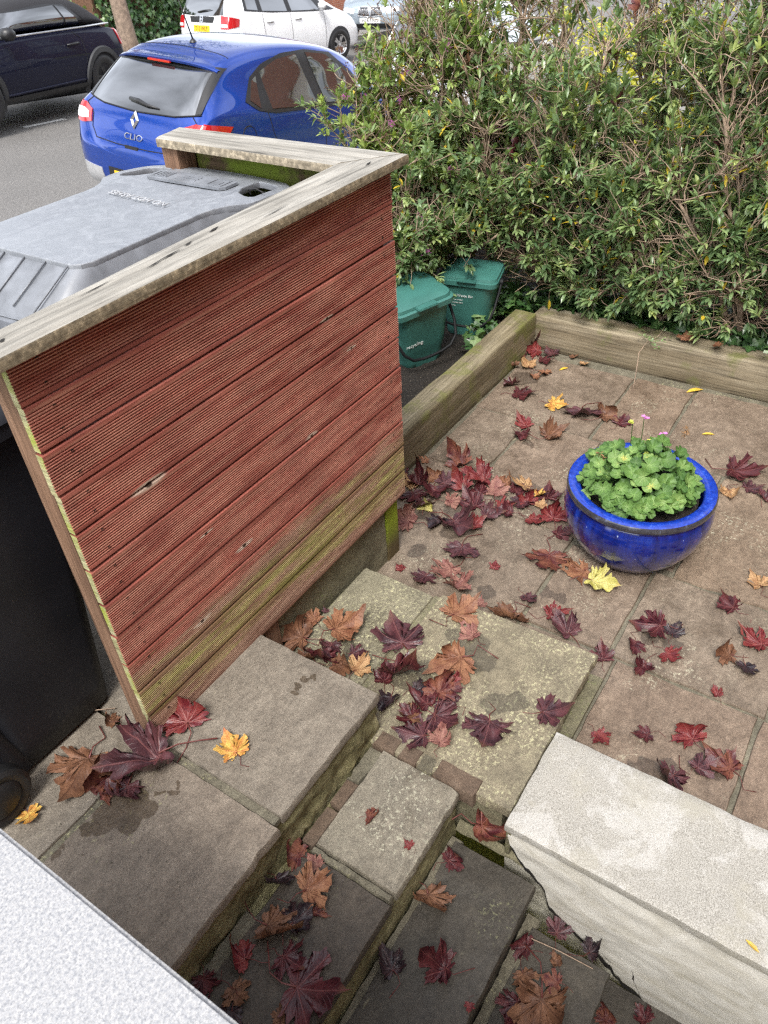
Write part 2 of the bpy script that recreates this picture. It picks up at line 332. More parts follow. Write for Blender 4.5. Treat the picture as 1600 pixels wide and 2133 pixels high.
def render_():
    t = NT('rough_white_render')
    a = t.noise(1.0, 8, 0.6, t.vec((8, 5, 11)), dist=2.0); f = t.noise(110, 4, 0.6); big = t.noise(4, 5)
    c = t.ramp(a, [(0.3, (0.47, 0.447, 0.378)), (0.5, (0.58, 0.562, 0.505)), (0.7, (0.64, 0.628, 0.578))])
    c = t.mix(0.4, c, t.ramp(big, [(0.3, 0.8), (0.7, 1.1)]), 'MULTIPLY')
    c = t.mix(t.math('MULTIPLY', t.rng(f, 0.64, 0.7), 0.5), c, (0.25, 0.22, 0.17))
    t.set(col=c, rough=0.75); t.bump(t.math('ADD', a, t.math('MULTIPLY', f, 0.25)), 0.28, 0.008); return t.m
M['render'] = render_()
M['old_render'] = stone('broken_render_edge', [(0.24, 0.22, 0.16), (0.46, 0.44, 0.37), (0.64, 0.62, 0.55)], 0.2, tint=False, strata=0.1, specks=0.8)
M['crack_shade'] = flat('crack_shadow', (0.012, 0.01, 0.008), 0.9)
def asphalt():
    t = NT('asphalt'); a = t.noise(140, 3, 0.7); b = t.noise(0.9, 5); v = t.noise(60, 2)
    c = t.ramp(a, [(0.32, (0.055, 0.052, 0.05)), (0.5, (0.135, 0.128, 0.12)), (0.68, (0.27, 0.26, 0.245))])
    c = t.mix(0.6, c, t.ramp(b, [(0.3, 0.8), (0.7, 1.1)]), 'MULTIPLY')
    t.set(col=c, rough=0.8); t.bump(t.math('ADD', a, v), 0.5, 0.01); return t.m
M['asphalt'] = asphalt()
M['paving'] = flat('pavement_slabs', (0.2, 0.19, 0.175), 0.8, sc=40, var=0.3, bump=0.3)
M['kerb'] = flat('kerb_stone', (0.3, 0.29, 0.27), 0.8, sc=60, var=0.25)
M['line'] = flat('road_paint', (0.6, 0.6, 0.58), 0.6, sc=60, var=0.3)
def soil(name='soil', col=(0.018, 0.013, 0.009)):
    t = NT(name); a = t.noise(60, 6, 0.7); b = t.noise(130, 2, 0.5, t.vec((1, 1, 1), (4, 4, 4)))
    c = t.ramp(a, [(0.3, [q * 0.4 for q in col]), (0.7, [q * 2.0 for q in col])]); c = t.mix(t.rng(b, 0.66, 0.70), c, (0.22, 0.18, 0.13))
    t.set(col=c, rough=0.9); t.bump(a, 1.0, 0.03); return t.m
M['soil'] = soil()
def grass():
    t = NT('yellow_leaf_strewn_lawn'); a = t.noise(60, 4, 0.7)
    t.set(col=t.ramp(a, [(0.3, (0.10, 0.15, 0.02)), (0.5, (0.30, 0.30, 0.04)), (0.7, (0.50, 0.44, 0.07))]), rough=0.9); t.bump(a, 1, 0.05); return t.m
M['lawn'] = grass()
def lidmat():
    t = NT('scuffed_grey_plastic'); a = t.noise(13, 9, 0.78, dist=1.4); f = t.noise(150, 4, 0.7); z = t.noise(2.0, 4)
    sc = t.noise(1.0, 3, 0.5, t.vec((14, 160, 14), rot=(0, 0, 0.5))); sc2 = t.noise(1.0, 3, 0.5, t.vec((150, 12, 14), rot=(0, 0, 0.3)))
    c = t.ramp(a, [(0.3, (0.15, 0.162, 0.182)), (0.52, (0.205, 0.219, 0.242)), (0.74, (0.285, 0.302, 0.325))])
    c = t.mix(0.4, c, t.ramp(f, [(0.35, 0.8), (0.7, 1.2)]), 'MULTIPLY')
    k = t.math('MAXIMUM', t.rng(sc, 0.72, 0.78), t.rng(sc2, 0.73, 0.79)); c = t.mix(t.math('MULTIPLY', k, 0.4), c, (0.42, 0.43, 0.44))
    t.set(col=c, rough=t.rng(a, 0.3, 0.7, 0.34, 0.52)); t.bump(f, 0.05, 0.002); return t.m
M['lid'] = lidmat()
M['lid_side'] = flat('grey_plastic', (0.165, 0.176, 0.195), 0.42, sc=14, var=0.25)
M['lid_text'] = flat('raised_pale_lettering', (0.36, 0.37, 0.385), 0.6, sc=60)
def blackbin():
    t = NT('black_bin_plastic'); a = t.noise(4, 5); f = t.noise(70, 4, 0.7)
    s1 = t.noise(1.0, 2, 0.4, t.vec((70, 70, 4), rot=(0, 0.6, 0)));
    zz = t.sep()[2]
    c = t.ramp(a, [(0.3, (0.011, 0.012, 0.015)), (0.7, (0.019, 0.020, 0.025))])
    dust = t.math('MULTIPLY', t.rng(f, 0.58, 0.72), t.rng(zz, 0.35, 0.0)); c = t.mix(t.math('MULTIPLY', dust, 0.35), c, (0.2, 0.18, 0.15))
    c = t.mix(t.math('MULTIPLY', t.rng(s1, 0.76, 0.80), 0.3), c, (0.2, 0.2, 0.21))
    t.set(col=c, rough=0.45, spec=0.3); return t.m
M['blackbin'] = blackbin()
M['rubber'] = flat('black_rubber', (0.012, 0.012, 0.013), 0.5, sc=30)
M['caddy'] = flat('green_caddy_plastic', (0.042, 0.145, 0.124), 0.42, sc=6, var=0.15)
M['caddy_dark'] = flat('dark_caddy_handle', (0.009, 0.010, 0.011), 0.6, spec=0.25)
M['white_print'] = flat('white_print', (0.62, 0.68, 0.66), 0.6, sc=50)
def glaze():
    t = NT('blue_glaze'); st = t.noise(1.0, 5, 0.6, t.vec((26, 26, 2.2))); sp = t.noise(85, 2, 0.4); big = t.noise(6, 4)
    c = t.ramp(st, [(0.3, (0.003, 0.006, 0.07)), (0.55, (0.005, 0.017, 0.185)), (0.78, (0.012, 0.05, 0.34))])
    c = t.mix(0.5, c, t.ramp(big, [(0.3, 0.65), (0.7, 1.25)]), 'MULTIPLY')
    k = t.rng(sp, 0.72, 0.76); c = t.mix(t.math('MULTIPLY', k, 0.6), c, (0.45, 0.55, 0.75))
    t.set(col=c, rough=0.16, coat=0.7, croug=0.05); return t.m
M['glaze'] = glaze()
def glaze_rim():
    t = NT('blue_rim_glaze'); a = t.noise(60, 5, 0.7)
    c = t.ramp(a, [(0.3, (0.004, 0.016, 0.20)), (0.58, (0.010, 0.048, 0.42)), (0.78, (0.10, 0.20, 0.60))])
    t.set(col=c, rough=0.14, coat=0.6, croug=0.05); return t.m
M['glaze_rim'] = glaze_rim()
def glaze_edge():
    t = NT('bronze_glaze_edge'); a = t.noise(30, 5, 0.7)
    c = t.ramp(a, [(0.3, (0.015, 0.016, 0.03)), (0.55, (0.045, 0.045, 0.05)), (0.75, (0.11, 0.13, 0.20))])
    t.set(col=c, rough=0.22, coat=0.5); return t.m
M['glaze_edge'] = glaze_edge()
def foliage(name, stops, rough=0.38, spec=0.5, sss=0.0):
    t = NT(name); a = t.attr('tint'); f = t.noise(25, 3)
    c = t.ramp(a, stops); c = t.mix(0.5, c, t.ramp(f, [(0.3, 0.75), (0.7, 1.2)]), 'MULTIPLY')
    t.set(col=c, rough=rough, spec=spec)
    tr = t.n('BsdfTranslucent', {'Color': t.mix(1.0, c, (1.5, 1.6, 0.6), 'MULTIPLY')})
    mixs = t.n('MixShader', {0: 0.22, 1: t.b.outputs[0], 2: tr.outputs[0]})
    t.t.links.new(mixs.outputs[0], t.t.nodes['Material Output'].inputs['Surface'])
    return t.m
M['hebe'] = foliage('hedge_leaves', [(0.0, (0.07, 0.125, 0.055)), (0.45, (0.165, 0.245, 0.105)), (0.75, (0.28, 0.36, 0.15)), (0.93, (0.38, 0.44, 0.16)), (0.955, (0.55, 0.40, 0.03)), (1.0, (0.6, 0.45, 0.05))], 0.3, 0.6)
M['hebe_light'] = foliage('bright_hedge_leaves', [(0.0, (0.075, 0.125, 0.04)), (0.45, (0.155, 0.225, 0.07)), (0.8, (0.28, 0.36, 0.11)), (0.94, (0.34, 0.42, 0.12)), (0.96, (0.6, 0.45, 0.04)), (1.0, (0.6, 0.45, 0.05))], 0.32, 0.6)
M['gold'] = foliage('golden_leaves', [(0.0, (0.22, 0.24, 0.02)), (0.5, (0.42, 0.42, 0.04)), (1.0, (0.62, 0.58, 0.09))], 0.5)
M['ivy'] = foliage('ivy_leaves', [(0.0, (0.02, 0.05, 0.018)), (0.5, (0.05, 0.115, 0.036)), (0.85, (0.10, 0.19, 0.06)), (1.0, (0.22, 0.30, 0.13))], 0.33, 0.5)
M['ger'] = foliage('geranium_leaves', [(0.0, (0.05, 0.115, 0.028)), (0.5, (0.135, 0.245, 0.062)), (0.9, (0.26, 0.38, 0.12)), (1.0, (0.48, 0.44, 0.11))], 0.5, 0.3)
M['tree_leaf'] = foliage('tree_leaves', [(0.0, (0.03, 0.06, 0.015)), (0.6, (0.08, 0.13, 0.03)), (1.0, (0.25, 0.2, 0.04))])
M['twig'] = flat('tan_twig', (0.29, 0.21, 0.15), 0.75, sc=20, var=0.35)
M['stem'] = flat('grey_brown_stem', (0.26, 0.19, 0.135), 0.8, sc=35, var=0.4, bump=0.5)
M['bark'] = flat('brown_bark', (0.21, 0.155, 0.115), 0.85, sc=16, var=0.45, bump=0.8)
M['seed'] = flat('brown_seed_heads', (0.12, 0.06, 0.035), 0.8, sc=30, var=0.4)
M['pink'] = flat('pink_petals', (0.62, 0.20, 0.52), 0.5, sc=40)
M['bud'] = flat('yellow_green_buds', (0.42, 0.45, 0.08), 0.5, sc=60)
M['dry'] = flat('dry_brown_leaves', (0.22, 0.12, 0.05), 0.8, sc=40, var=0.35)
M['iron'] = flat('black_iron', (0.012, 0.012, 0.013), 0.5)
M['glass'] = flat('dark_car_glass', (0.012, 0.014, 0.015), 0.03, spec=0.9, var=0.1, coat=1.0)
M['glass'].node_tree.nodes['Principled BSDF'].inputs['IOR'].default_value = 1.9; M['glass'].node_tree.nodes['Principled BSDF'].inputs['Coat IOR'].default_value = 1.9
M['trim'] = flat('black_trim', (0.014, 0.014, 0.015), 0.4)
M['seam'] = flat('panel_gap', (0.006, 0.006, 0.008), 0.8)
M['chrome'] = flat('chrome', (0.75, 0.75, 0.76), 0.12, 1.0, var=0.03)
M['redlamp'] = flat('red_lamp', (0.42, 0.008, 0.012), 0.12, coat=1.0)
M['whitelamp'] = flat('clear_lamp', (0.75, 0.74, 0.74), 0.12, coat=1.0)
M['plate_y'] = flat('yellow_plate', (0.80, 0.50, 0.02), 0.4)
M['plate_w'] = flat('white_plate', (0.75, 0.75, 0.73), 0.4)
M['ink'] = flat('black_lettering', (0.01, 0.01, 0.012), 0.5)
M['blue_paint'] = paint('blue_metallic_paint', (0.006, 0.048, 0.31), 0.55, 0.3)
M['navy_paint'] = paint('navy_paint', (0.005, 0.006, 0.020), 0.0, 0.6)
M['navy_paint'].node_tree.nodes['Principled BSDF'].inputs['Coat Weight'].default_value = 0.4; M['navy_paint'].node_tree.nodes['Principled BSDF'].inputs['Specular IOR Level'].default_value = 0.1
M['white_paint'] = paint('white_car_paint', (0.72, 0.73, 0.74), 0.0, 0.3)
M['silver_paint'] = paint('silver_blue_paint', (0.34, 0.40, 0.45), 0.5, 0.3)
M['hood'] = flat('black_roof_fabric', (0.016, 0.016, 0.019), 0.9, sc=80, var=0.3, bump=0.2)
M['grey_plastic'] = flat('grey_bumper_plastic', (0.33, 0.33, 0.33), 0.5)
M['clad'] = flat('dark_grey_cladding', (0.035, 0.036, 0.038), 0.6)
def bricks():
    t = NT('red_brick'); b = t.n('TexBrick', {'Vector': t.vec((1, 1, 1), rot=(R(90), 0, 0)), 'Color1': (0.25, 0.07, 0.04, 1), 'Color2': (0.33, 0.11, 0.065, 1), 'Mortar': (0.4, 0.37, 0.32, 1), 'Scale': 4.5, 'Mortar Size': 0.012, 'Bias': 0.0})
    t.set(col=b.outputs['Color'], rough=0.85); return t.m
M['brick'] = bricks()
M['white_wood'] = flat('white_painted_woodwork', (0.7, 0.69, 0.66), 0.5, sc=6)
M['slate'] = flat('slate_roof', (0.08, 0.08, 0.09), 0.6, sc=12)

# ------------------------------------------------------------------ levels
ZA, ZB, ZD, ZE, ZF, ZP = -0.235, -0.435, -0.63, -0.83, -1.03, -0.58
def road_z(x, y=4.5): return -0.55 - 0.075 * (x - 4.0) + 0.03 * (y - 4.5)

def slab(mb, x0, x1, y0, y1, zt, th, seed, tint=0.4, jit=0.004, n=0.03, wob=0.0018, mi=0, chip=0.006, skew=0.0):
    """one riven stone slab: uneven top, nibbled edges"""
    nx = max(2, int((x1 - x0) / n)); ny = max(2, int((y1 - y0) / n)); o = len(mb.v); rnd = random.Random(seed)
    vs = []
    def P(i, j, z, ins=0.0):
        u, v = i / nx, j / ny; x = x0 + (x1 - x0) * u + skew * (v - 0.5); y = y0 + (y1 - y0) * v
        ex = jit * nz3(y * 22, seed * 3.1, i * 7.7 if i in (0, nx) else 0); ey = jit * nz3(x * 22, seed * 5.3, j * 9.1 if j in (0, ny) else 0)
        c = max(0.0, nz3(x * 30, y * 30, seed) - 0.25) * chip * 2.0 if (i in (0, nx) or j in (0, ny)) else 0
        sx = 1 if i == 0 else -1 if i == nx else 0; sy = 1 if j == 0 else -1 if j == ny else 0
        return (x + (ex if i in (0, nx) else 0) + sx * (c + ins), y + (ey if j in (0, ny) else 0) + sy * (c + ins), z)
    for j in range(ny + 1):
        for i in range(nx + 1):
            x, y, _ = P(i, j, 0)
            z = zt + wob * (nz3(x * 6, y * 6, seed) * 1.2 + nz3(x * 21, y * 21, seed + 5) * 0.7)
            vs.append(P(i, j, z, 0.003))
    fs = [(j * (nx + 1) + i, j * (nx + 1) + i + 1, (j + 1) * (nx + 1) + i + 1, (j + 1) * (nx + 1) + i) for j in range(ny) for i in range(nx)]
    ring = [(i, 0) for i in range(nx)] + [(nx, j) for j in range(ny)] + [(i, ny) for i in range(nx, 0, -1)] + [(0, j) for j in range(ny, 0, -1)]
    k = len(ring); b1 = len(vs); vs += [P(i, j, zt - 0.006 - 0.003 * abs(nz3(i * 1.7, j * 2.3, seed))) for i, j in ring]
    b2 = len(vs); vs += [P(i, j, zt - th, 0.004 * nz3(i * .9, j * .8, seed + 9)) for i, j in ring]
    for q in range(k):
        a, b = ring[q], ring[(q + 1) % k]
        ta, tb = a[1] * (nx + 1) + a[0], b[1] * (nx + 1) + b[0]
        fs += [(ta, b1 + q, b1 + (q + 1) % k, tb), (b1 + q, b2 + q, b2 + (q + 1) % k, b1 + (q + 1) % k)]
    mb.add(vs, fs, mi)
    if mb.c is None: mb.c = []
    mb.c += [tint] * len(vs)

def rough_wall(mb, x0, x1, y, z0, z1, face=-1, amp=0.006, seed=0, n=0.02, depth=0.08, mi=0):
    """an upright rough stone face along x (facing -y), with depth behind it"""
    nx = max(2, int((x1 - x0) / n)); nzv = max(2, int((z1 - z0) / n)); vs = []
    for j in range(nzv + 1):
        for i in range(nx + 1):
            x = x0 + (x1 - x0) * i / nx; z = z0 + (z1 - z0) * j / nzv
            vs.append((x, y + face * amp * (nz3(x * 9, z * 14, seed) + 0.7 * nz3(x * 31, z * 40, seed + 3)), z))
    fs = [(j * (nx + 1) + i, j * (nx + 1) + i + 1, (j + 1) * (nx + 1) + i + 1, (j + 1) * (nx + 1) + i) for j in range(nzv) for i in range(nx)]
    mb.add(vs, fs, mi); mb.box(x0, x1, y - face * 0.012, y - face * depth, z0, z1, mi)

# ------------------------------------------------------------------ ground, road, pavement
mb = MB(); xs = [-60, -30, -15, -8, -4, -3, 4.9, 5.1, 8, 12, 16, 20, 30, 45, 80]; ys = [-60, -30, -12, -6, -3.6, -3.4, 1.75, 1.95, 3, 5, 8, 12, 16, 24, 40, 80]
vs = [(x, y, -2.2 if (-3 <= x <= 4.9 and -3.4 <= y <= 1.75) else road_z(x, min(max(y, -30), 30)) - 0.05) for y in ys for x in xs]
nx = len(xs); mb.add(vs, [(j * nx + i, j * nx + i + 1, (j + 1) * nx + i + 1, (j + 1) * nx + i) for j in range(len(ys) - 1) for i in range(nx - 1)])
struct(mb.build('ground', M['lawn']))
def sheet(name, x0, x1, ya, yb, dz, mat, th=0.0):
    mb = MB(); n = 40; vs = []
    for i in range(n + 1):
        x = x0 + (x1 - x0) * i / n
        for y in (ya(x), yb(x)): vs.append((x, y, road_z(x, y) + dz))
    mb.add(vs, [(2 * i, 2 * i + 2, 2 * i + 3, 2 * i + 1) for i in range(n)])
    if th:
        for k in (0, 1):
            o = [(vs[2 * i + k][0], vs[2 * i + k][1], vs[2 * i + k][2] + (0 if e == 0 else -th)) for i in range(n + 1) for e in (0, 1)]
            mb.add(o, [(2 * i, 2 * i + 2, 2 * i + 3, 2 * i + 1) for i in range(n)])
    return struct(mb.build(name, mat))
kerbA = lambda x: 3.42 + 0.05 * (x - 4); kerbB = lambda x: 11.55 + 0.10 * (x - 8)
sheet('road', -30, 60, kerbA, lambda x: kerbB(x), 0.0, M['asphalt'])
sheet('kerb', -30, 60, lambda x: kerbA(x) - 0.14, kerbA, 0.11, M['kerb'], 0.2)
sheet('pavement', -30, 60, lambda x: 1.98, lambda x: kerbA(x) - 0.144, 0.115, M['paving'], 0.2)
sheet('far_kerb', -30, 60, kerbB, lambda x: kerbB(x) + 0.14, 0.11, M['kerb'], 0.2)
sheet('far_pavement', -30, 60, lambda x: kerbB(x) + 0.144, lambda x: kerbB(x) + 1.9, 0.115, M['paving'], 0.2)
a, b = at(50, 266, -0.6), at(124, 250, -0.6)
a = at(50, 266, road_z(a.x, a.y)); b = at(124, 250, road_z(b.x, b.y)); mb = MB(); dv = (b - a).normalized(); pv = Vector((-dv.y, dv.x, 0)) * 0.05
e = b + dv * 0.1
vs = [p + Vector((0, 0, road_z(p.x, p.y) + 0.004 - p.z)) for p in (a - pv, e - pv, e + pv, a + pv)]
mb.add(vs, [(0, 1, 2, 3)]); struct(mb.build('road_marking', M['line']))

# ------------------------------------------------------------------ patio
mb = MB(); rows = [(1.215, 1.945, -0.64, 0.30, .3), (1.955, 2.17, -0.03, 0.30, .5), (1.36, 1.90, -1.025, -0.655, .45), (1.36, 1.905, -1.62, -1.04, .35), (1.36, 1.905, -2.3, -1.635, .6),
    (1.955, 2.16, -0.45, -0.04, .3), (2.18, 2.755, -0.03, 0.30, .4), (2.18, 2.755, -0.46, -0.045, .55), (2.77, 3.50, -0.385, 0.31, .45), (2.77, 3.51, -0.745, -0.40, .72),
    (2.77, 3.54, -1.35, -0.76, .5), (2.77, 3.56, -2.3, -1.365, .3), (1.955, 2.16, -1.10, -0.465, .5), (2.175, 2.755, -1.10, -0.475, .3), (1.92, 2.755, -1.62, -1.115, .8), (1.92, 2.755, -2.3, -1.635, .45),
    (0.82, 1.345, -1.60, -1.07, .55), (0.82, 1.345, -2.3, -1.615, .62), (1.215, 1.345, -1.06, -0.655, .3)]
for i, (x0, x1, y0, y1, t) in enumerate(rows): slab(mb, x0, x1, y0, y1, ZP + 0.003 * nz3(i * 3.3, 1, 1), 0.05, 20 + i, t, n=0.05, wob=0.004, jit=0.007, chip=0.012)
struct(mb.build('patio', M['patio'], smooth=True, ang=40))
mb = MB(); mb.box(0.8, 3.6, -2.6, 0.45, ZP - 0.2, ZP - 0.010); struct(mb.build('patio_joint_bed', M['mortar']))
mb = MB(); n = 50; vs = []
for j in range(n + 1):
    for i in range(n + 1):
        x = 1.35 + (3.9 - 1.35) * i / n; y = 0.42 + 1.45 * j / n; vs.append((x, y, -0.47 + 0.02 * nz3(x * 5, y * 5, 1) + 0.012 * nz3(x * 17, y * 17, 4)))
mb.add(vs, [(j * (n + 1) + i, j * (n + 1) + i + 1, (j + 1) * (n + 1) + i + 1, (j + 1) * (n + 1) + i) for j in range(n) for i in range(n)])
vs = []
for j in range(n + 1):
    for i in range(n + 1):
        x = 3.62 + 1.4 * i / n; y = -3.2 + 5.2 * j / n; vs.append((x, y, -0.44 + 0.025 * nz3(x * 4, y * 4, 2) + 0.012 * nz3(x * 17, y * 17, 4)))
mb.add(vs, [(j * (n + 1) + i, j * (n + 1) + i + 1, (j + 1) * (n + 1) + i + 1, (j + 1) * (n + 1) + i) for j in range(n) for i in range(n)])
struct(mb.build('garden_soil', M['soil'], smooth=True))

# ------------------------------------------------------------------ stone steps
st = thing('stone_steps', 'sandstone slab steps going down from the bin landing past the white wall', 'steps', (0.2, -0.7, ZA))
for i, (x0, x1, y0, y1, t, nm) in enumerate([(0.0, 0.515, -0.513, 0.06, .30, 'landing_slab'), (-0.98, -0.028, -0.530, -0.02, .5, 'landing_slab'), (-0.98, -0.028, 0.0, 0.62, .3, 'landing_slab'), (-0.012, 0.50, 0.075, 1.2, .3, 'landing_slab'), (-0.98, -0.028, 0.64, 1.2, .4, 'landing_slab')]):
    mb = MB(); slab(mb, x0, x1, y0, y1, ZA, 0.035, 40 + i, t, wob=0.003); mb.build(nm, M['landing'], st, True, ang=40)
mb = MB(); rough_wall(mb, -0.98, 0.508, -0.500, ZB - 0.35, ZA - 0.034, seed=1, amp=0.016); mb.box(-0.97, 0.505, -0.44, 1.18, ZB - 0.3, ZA - 0.036); mb.box(0.505, 0.5135, -0.49, 0.04, ZB - 0.05, ZA - 0.034); mb.build('riser', M['riser'], st, True, ang=50)
mb = MB(); mb.box(-0.027, -0.001, -0.506, 0.05, ZA - 0.03, ZA - 0.007); mb.build('mortar_joint', M['mortar'], st)
mb = MB(); mb.box(-0.97, -0.028, -0.019, 0.0, ZA - 0.03, ZA - 0.006) ; mb.build('mortar_joint', M['mortar'], st)
# the slabs by the patio (lichen)
for i, (x0, x1, y0, y1, t) in enumerate([(0.518, 1.165, -0.340, 0.0, .35), (0.46, 1.20, -1.028, -0.365, .55)]):
    mb = MB(); slab(mb, x0, x1, y0, y1, ZB, 0.04, 60 + i, t, wob=0.003, skew=-0.02 if i else 0.0); mb.build('patio_step_slab', M['lichen_stone'], st, True, ang=40)
mb = MB(); mb.box(0.518, 1.175, -0.365, -0.340, ZB - 0.04, ZB - 0.008); mb.box(0.47, 1.18, -1.0, 0.02, ZB - 0.3, ZB - 0.03)
rough_wall(mb, 0.80, 1.19, -1.012, ZP - 0.04, ZB - 0.039, seed=4, amp=0.006); mb.box(1.15, 1.187, -1.0, 0.0, ZP - 0.04, ZB - 0.039)
mb.box(0.79, 1.22, -1.06, -1.0, ZP - 0.05, ZP + 0.012); mb.build('patio_step_base', M['concrete'], st, True, ang=50)
for (x0, x1, y0, y1, dz, s) in ((.448, .512, -0.60, -0.517, .004, 1), (.448, .512, -0.685, -0.615, .004, 2), (.448, .520, -0.905, -0.75, .004, 4), (.05, .19, -.56, -.512, -.012, 5), (.20, .30, -.56, -.512, -.010, 6)):
    mb = MB(); slab(mb, x0, x1, y0, y1, ZB + dz, 0.06, 70 + s, .4, n=0.02); mb.build('edging_brick', M['brick_edge'], st, True, ang=40)
mb.build('edging_brick', M['brick_edge'], st, True, ang=40) if 0 else None
for a_ in ((0.448, 0.512, -0.745, -0.69, ZB + 0.002, 0.06, 78, .5, .004, .015, .005), (0.30, 0.445, -0.560, -0.508, ZB - 0.012, 0.05, 79, .5, .004, .012, .010), (0.035, 0.058, -0.85, -0.56, ZB - 0.006, 0.06, 77, .5, .004, .012, .004), (-0.95, -0.2, -0.555, -0.508, ZB - 0.006, 0.04, 70, .5, .004, .012, .006)):
    mb = MB(); slab(mb, *a_); mb.c = None; mb.build('mortar_joint', M['mortar'], st, True, ang=50)
mb = MB(); slab(mb, 0.062, 0.447, -0.860, -0.562, ZB, 0.04, 80, .45, wob=0.004, chip=0.005); mb.build('tread', M['tread'], st, True, ang=40)
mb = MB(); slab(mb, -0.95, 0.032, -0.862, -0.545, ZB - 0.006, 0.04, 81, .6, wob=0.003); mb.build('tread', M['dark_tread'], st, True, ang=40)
mb = MB(); rough_wall(mb, -0.95, 0.435, -0.850, ZD - 0.2, ZB - 0.039, seed=7, amp=0.007); mb.box(-0.94, 0.43, -0.83, -0.5, ZD, ZB - 0.042); mb.build('riser', M['riser'], st, True, ang=50)
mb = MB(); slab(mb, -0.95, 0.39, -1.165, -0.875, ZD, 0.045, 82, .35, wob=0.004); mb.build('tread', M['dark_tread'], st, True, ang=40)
mb = MB(); slab(mb, -0.95, 0.40, -0.90, -0.855, ZD - 0.004, 0.03, 83, .5, n=0.014, wob=0.005); slab(mb, -0.95, 0.39, -1.20, -1.15, ZE - 0.004, 0.03, 84, .5, n=0.014, wob=0.006); mb.c = None
mb.build('mortar_joint', M['mortar'], st, True, ang=50)
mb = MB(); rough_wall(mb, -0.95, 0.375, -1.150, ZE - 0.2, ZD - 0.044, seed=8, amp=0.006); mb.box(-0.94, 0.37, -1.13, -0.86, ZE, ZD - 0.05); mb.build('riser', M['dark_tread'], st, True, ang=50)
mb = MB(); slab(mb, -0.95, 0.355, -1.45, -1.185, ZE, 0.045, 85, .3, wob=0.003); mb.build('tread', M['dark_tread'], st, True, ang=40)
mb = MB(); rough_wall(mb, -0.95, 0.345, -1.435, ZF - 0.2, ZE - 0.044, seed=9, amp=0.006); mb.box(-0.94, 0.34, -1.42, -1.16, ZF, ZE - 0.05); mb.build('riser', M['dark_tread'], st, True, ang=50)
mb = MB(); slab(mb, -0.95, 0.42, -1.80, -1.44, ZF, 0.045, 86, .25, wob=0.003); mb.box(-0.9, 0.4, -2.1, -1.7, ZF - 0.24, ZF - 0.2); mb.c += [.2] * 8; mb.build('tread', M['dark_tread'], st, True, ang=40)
# rough haunching where the treads meet the wall
mb = MB()
def haunch(pts, seed):
    vs = []; k = len(pts)
    for q, (x, y, z, r) in enumerate(pts):
        for j in range(7):
            a = pi * j / 6; rr = r * (1 + 0.3 * nz3(q * 0.45, j * 0.5, seed) + 0.12 * nz3(q * 1.7, j * 1.9, seed))
            vs.append((x + 0.05 - rr * cos(a * 0.5) * 1.2 - 0.02, y + 0.01 * nz3(q, j, seed), z - 0.02 + rr * sin(a * 0.5) * 1.1))
    mb.add(vs, [(i * 7 + j, i * 7 + j + 1, (i + 1) * 7 + j + 1, (i + 1) * 7 + j) for i in range(k - 1) for j in range(6)])
haunch([(0.42, -0.86 - 0.02 * i, ZD + 0.02 * (1 - i / 16), 0.026 - 0.0008 * i) for i in range(15)], 3)
mb.c = None
mb.build('rough_haunching', M['concrete'], st, True, ang=50)

# ------------------------------------------------------------------ white wall beside the steps
ww = thing('white_wall', 'low white rendered wall with a worn speckled coping beside the basement steps', 'wall', (0.6, -1.6, -0.5))
mb = MB(); nx, ny = 24, 110; x0, x1, y0, y1, zt = 0.408, 0.80, -3.2, -1.036, -0.405; vs = []
for k, (ins, dz) in enumerate([(0.0, -0.034), (0.0, -0.008), (0.006, 0.0)]):
    pass
for j in range(ny + 1):
    for i in range(nx + 1):
        x = x0 + (x1 - x0) * i / nx; y = y0 + (y1 - y0) * j / ny
        e = 0.005 * nz3(y * 12, 3, i * 1.0) if i in (0, nx) else 0
        vs.append((x + e, y + (0.004 * nz3(x * 15, 1, 1) if j == ny else 0), zt + 0.003 * nz3(x * 7, y * 7, 2) + 0.002 * nz3(x * 25, y * 25, 3) - (0.005 if i in (0, nx) or j == ny else 0)))
mb.add(vs, [(j * (nx + 1) + i, j * (nx + 1) + i + 1, (j + 1) * (nx + 1) + i + 1, (j + 1) * (nx + 1) + i) for j in range(ny) for i in range(nx)])
for i0 in (0, nx):
    o = []
    for j in range(ny + 1):
        v = vs[j * (nx + 1) + i0]; s = -1 if i0 == 0 else 1
        o += [v, (v[0] + s * 0.002, v[1], zt - 0.016), (v[0] + s * (0.001 + 0.002 * nz3(v[1] * 20, 0, 0)), v[1], zt - 0.036 + 0.003 * nz3(v[1] * 14, 5, 0))]
    mb.add(o, [(3 * j + k, 3 * j + 3 + k, 3 * j + 4 + k, 3 * j + 1 + k) for j in range(ny) for k in (0, 1)])
o = []
for i in range(nx + 1):
    v = vs[ny * (nx + 1) + i]; o += [v, (v[0], v[1] + 0.001, zt - 0.036)]
mb.add(o, [(2 * i, 2 * i + 2, 2 * i + 3, 2 * i + 1) for i in range(nx)])
mb.build('coping', M['coping'], ww, True, ang=50)
EDGE = [(-1.0, -0.46), (-1.026, -0.489), (-1.06, -0.55), (-1.092, -0.606), (-1.136, -0.638), (-1.191, -0.692), (-1.206, -0.776), (-1.261, -0.816), (-1.333, -0.869), (-1.413, -0.912), (-1.49, -0.998), (-1.539, -1.004), (-1.575, -1.074), (-1.63, -1.16), (-1.8, -1.3), (-3.3, -1.46)]
def edge_z(y):
    y2 = y + 0.012 * nz3(y * 40, 3, 2)
    for (a, za), (b, zb) in zip(EDGE, EDGE[1:]):
        if y2 <= a and y2 >= b: return za + (zb - za) * (a - y2) / (a - b) + 0.008 * nz3(y * 60, 1, 7)
    return -0.46
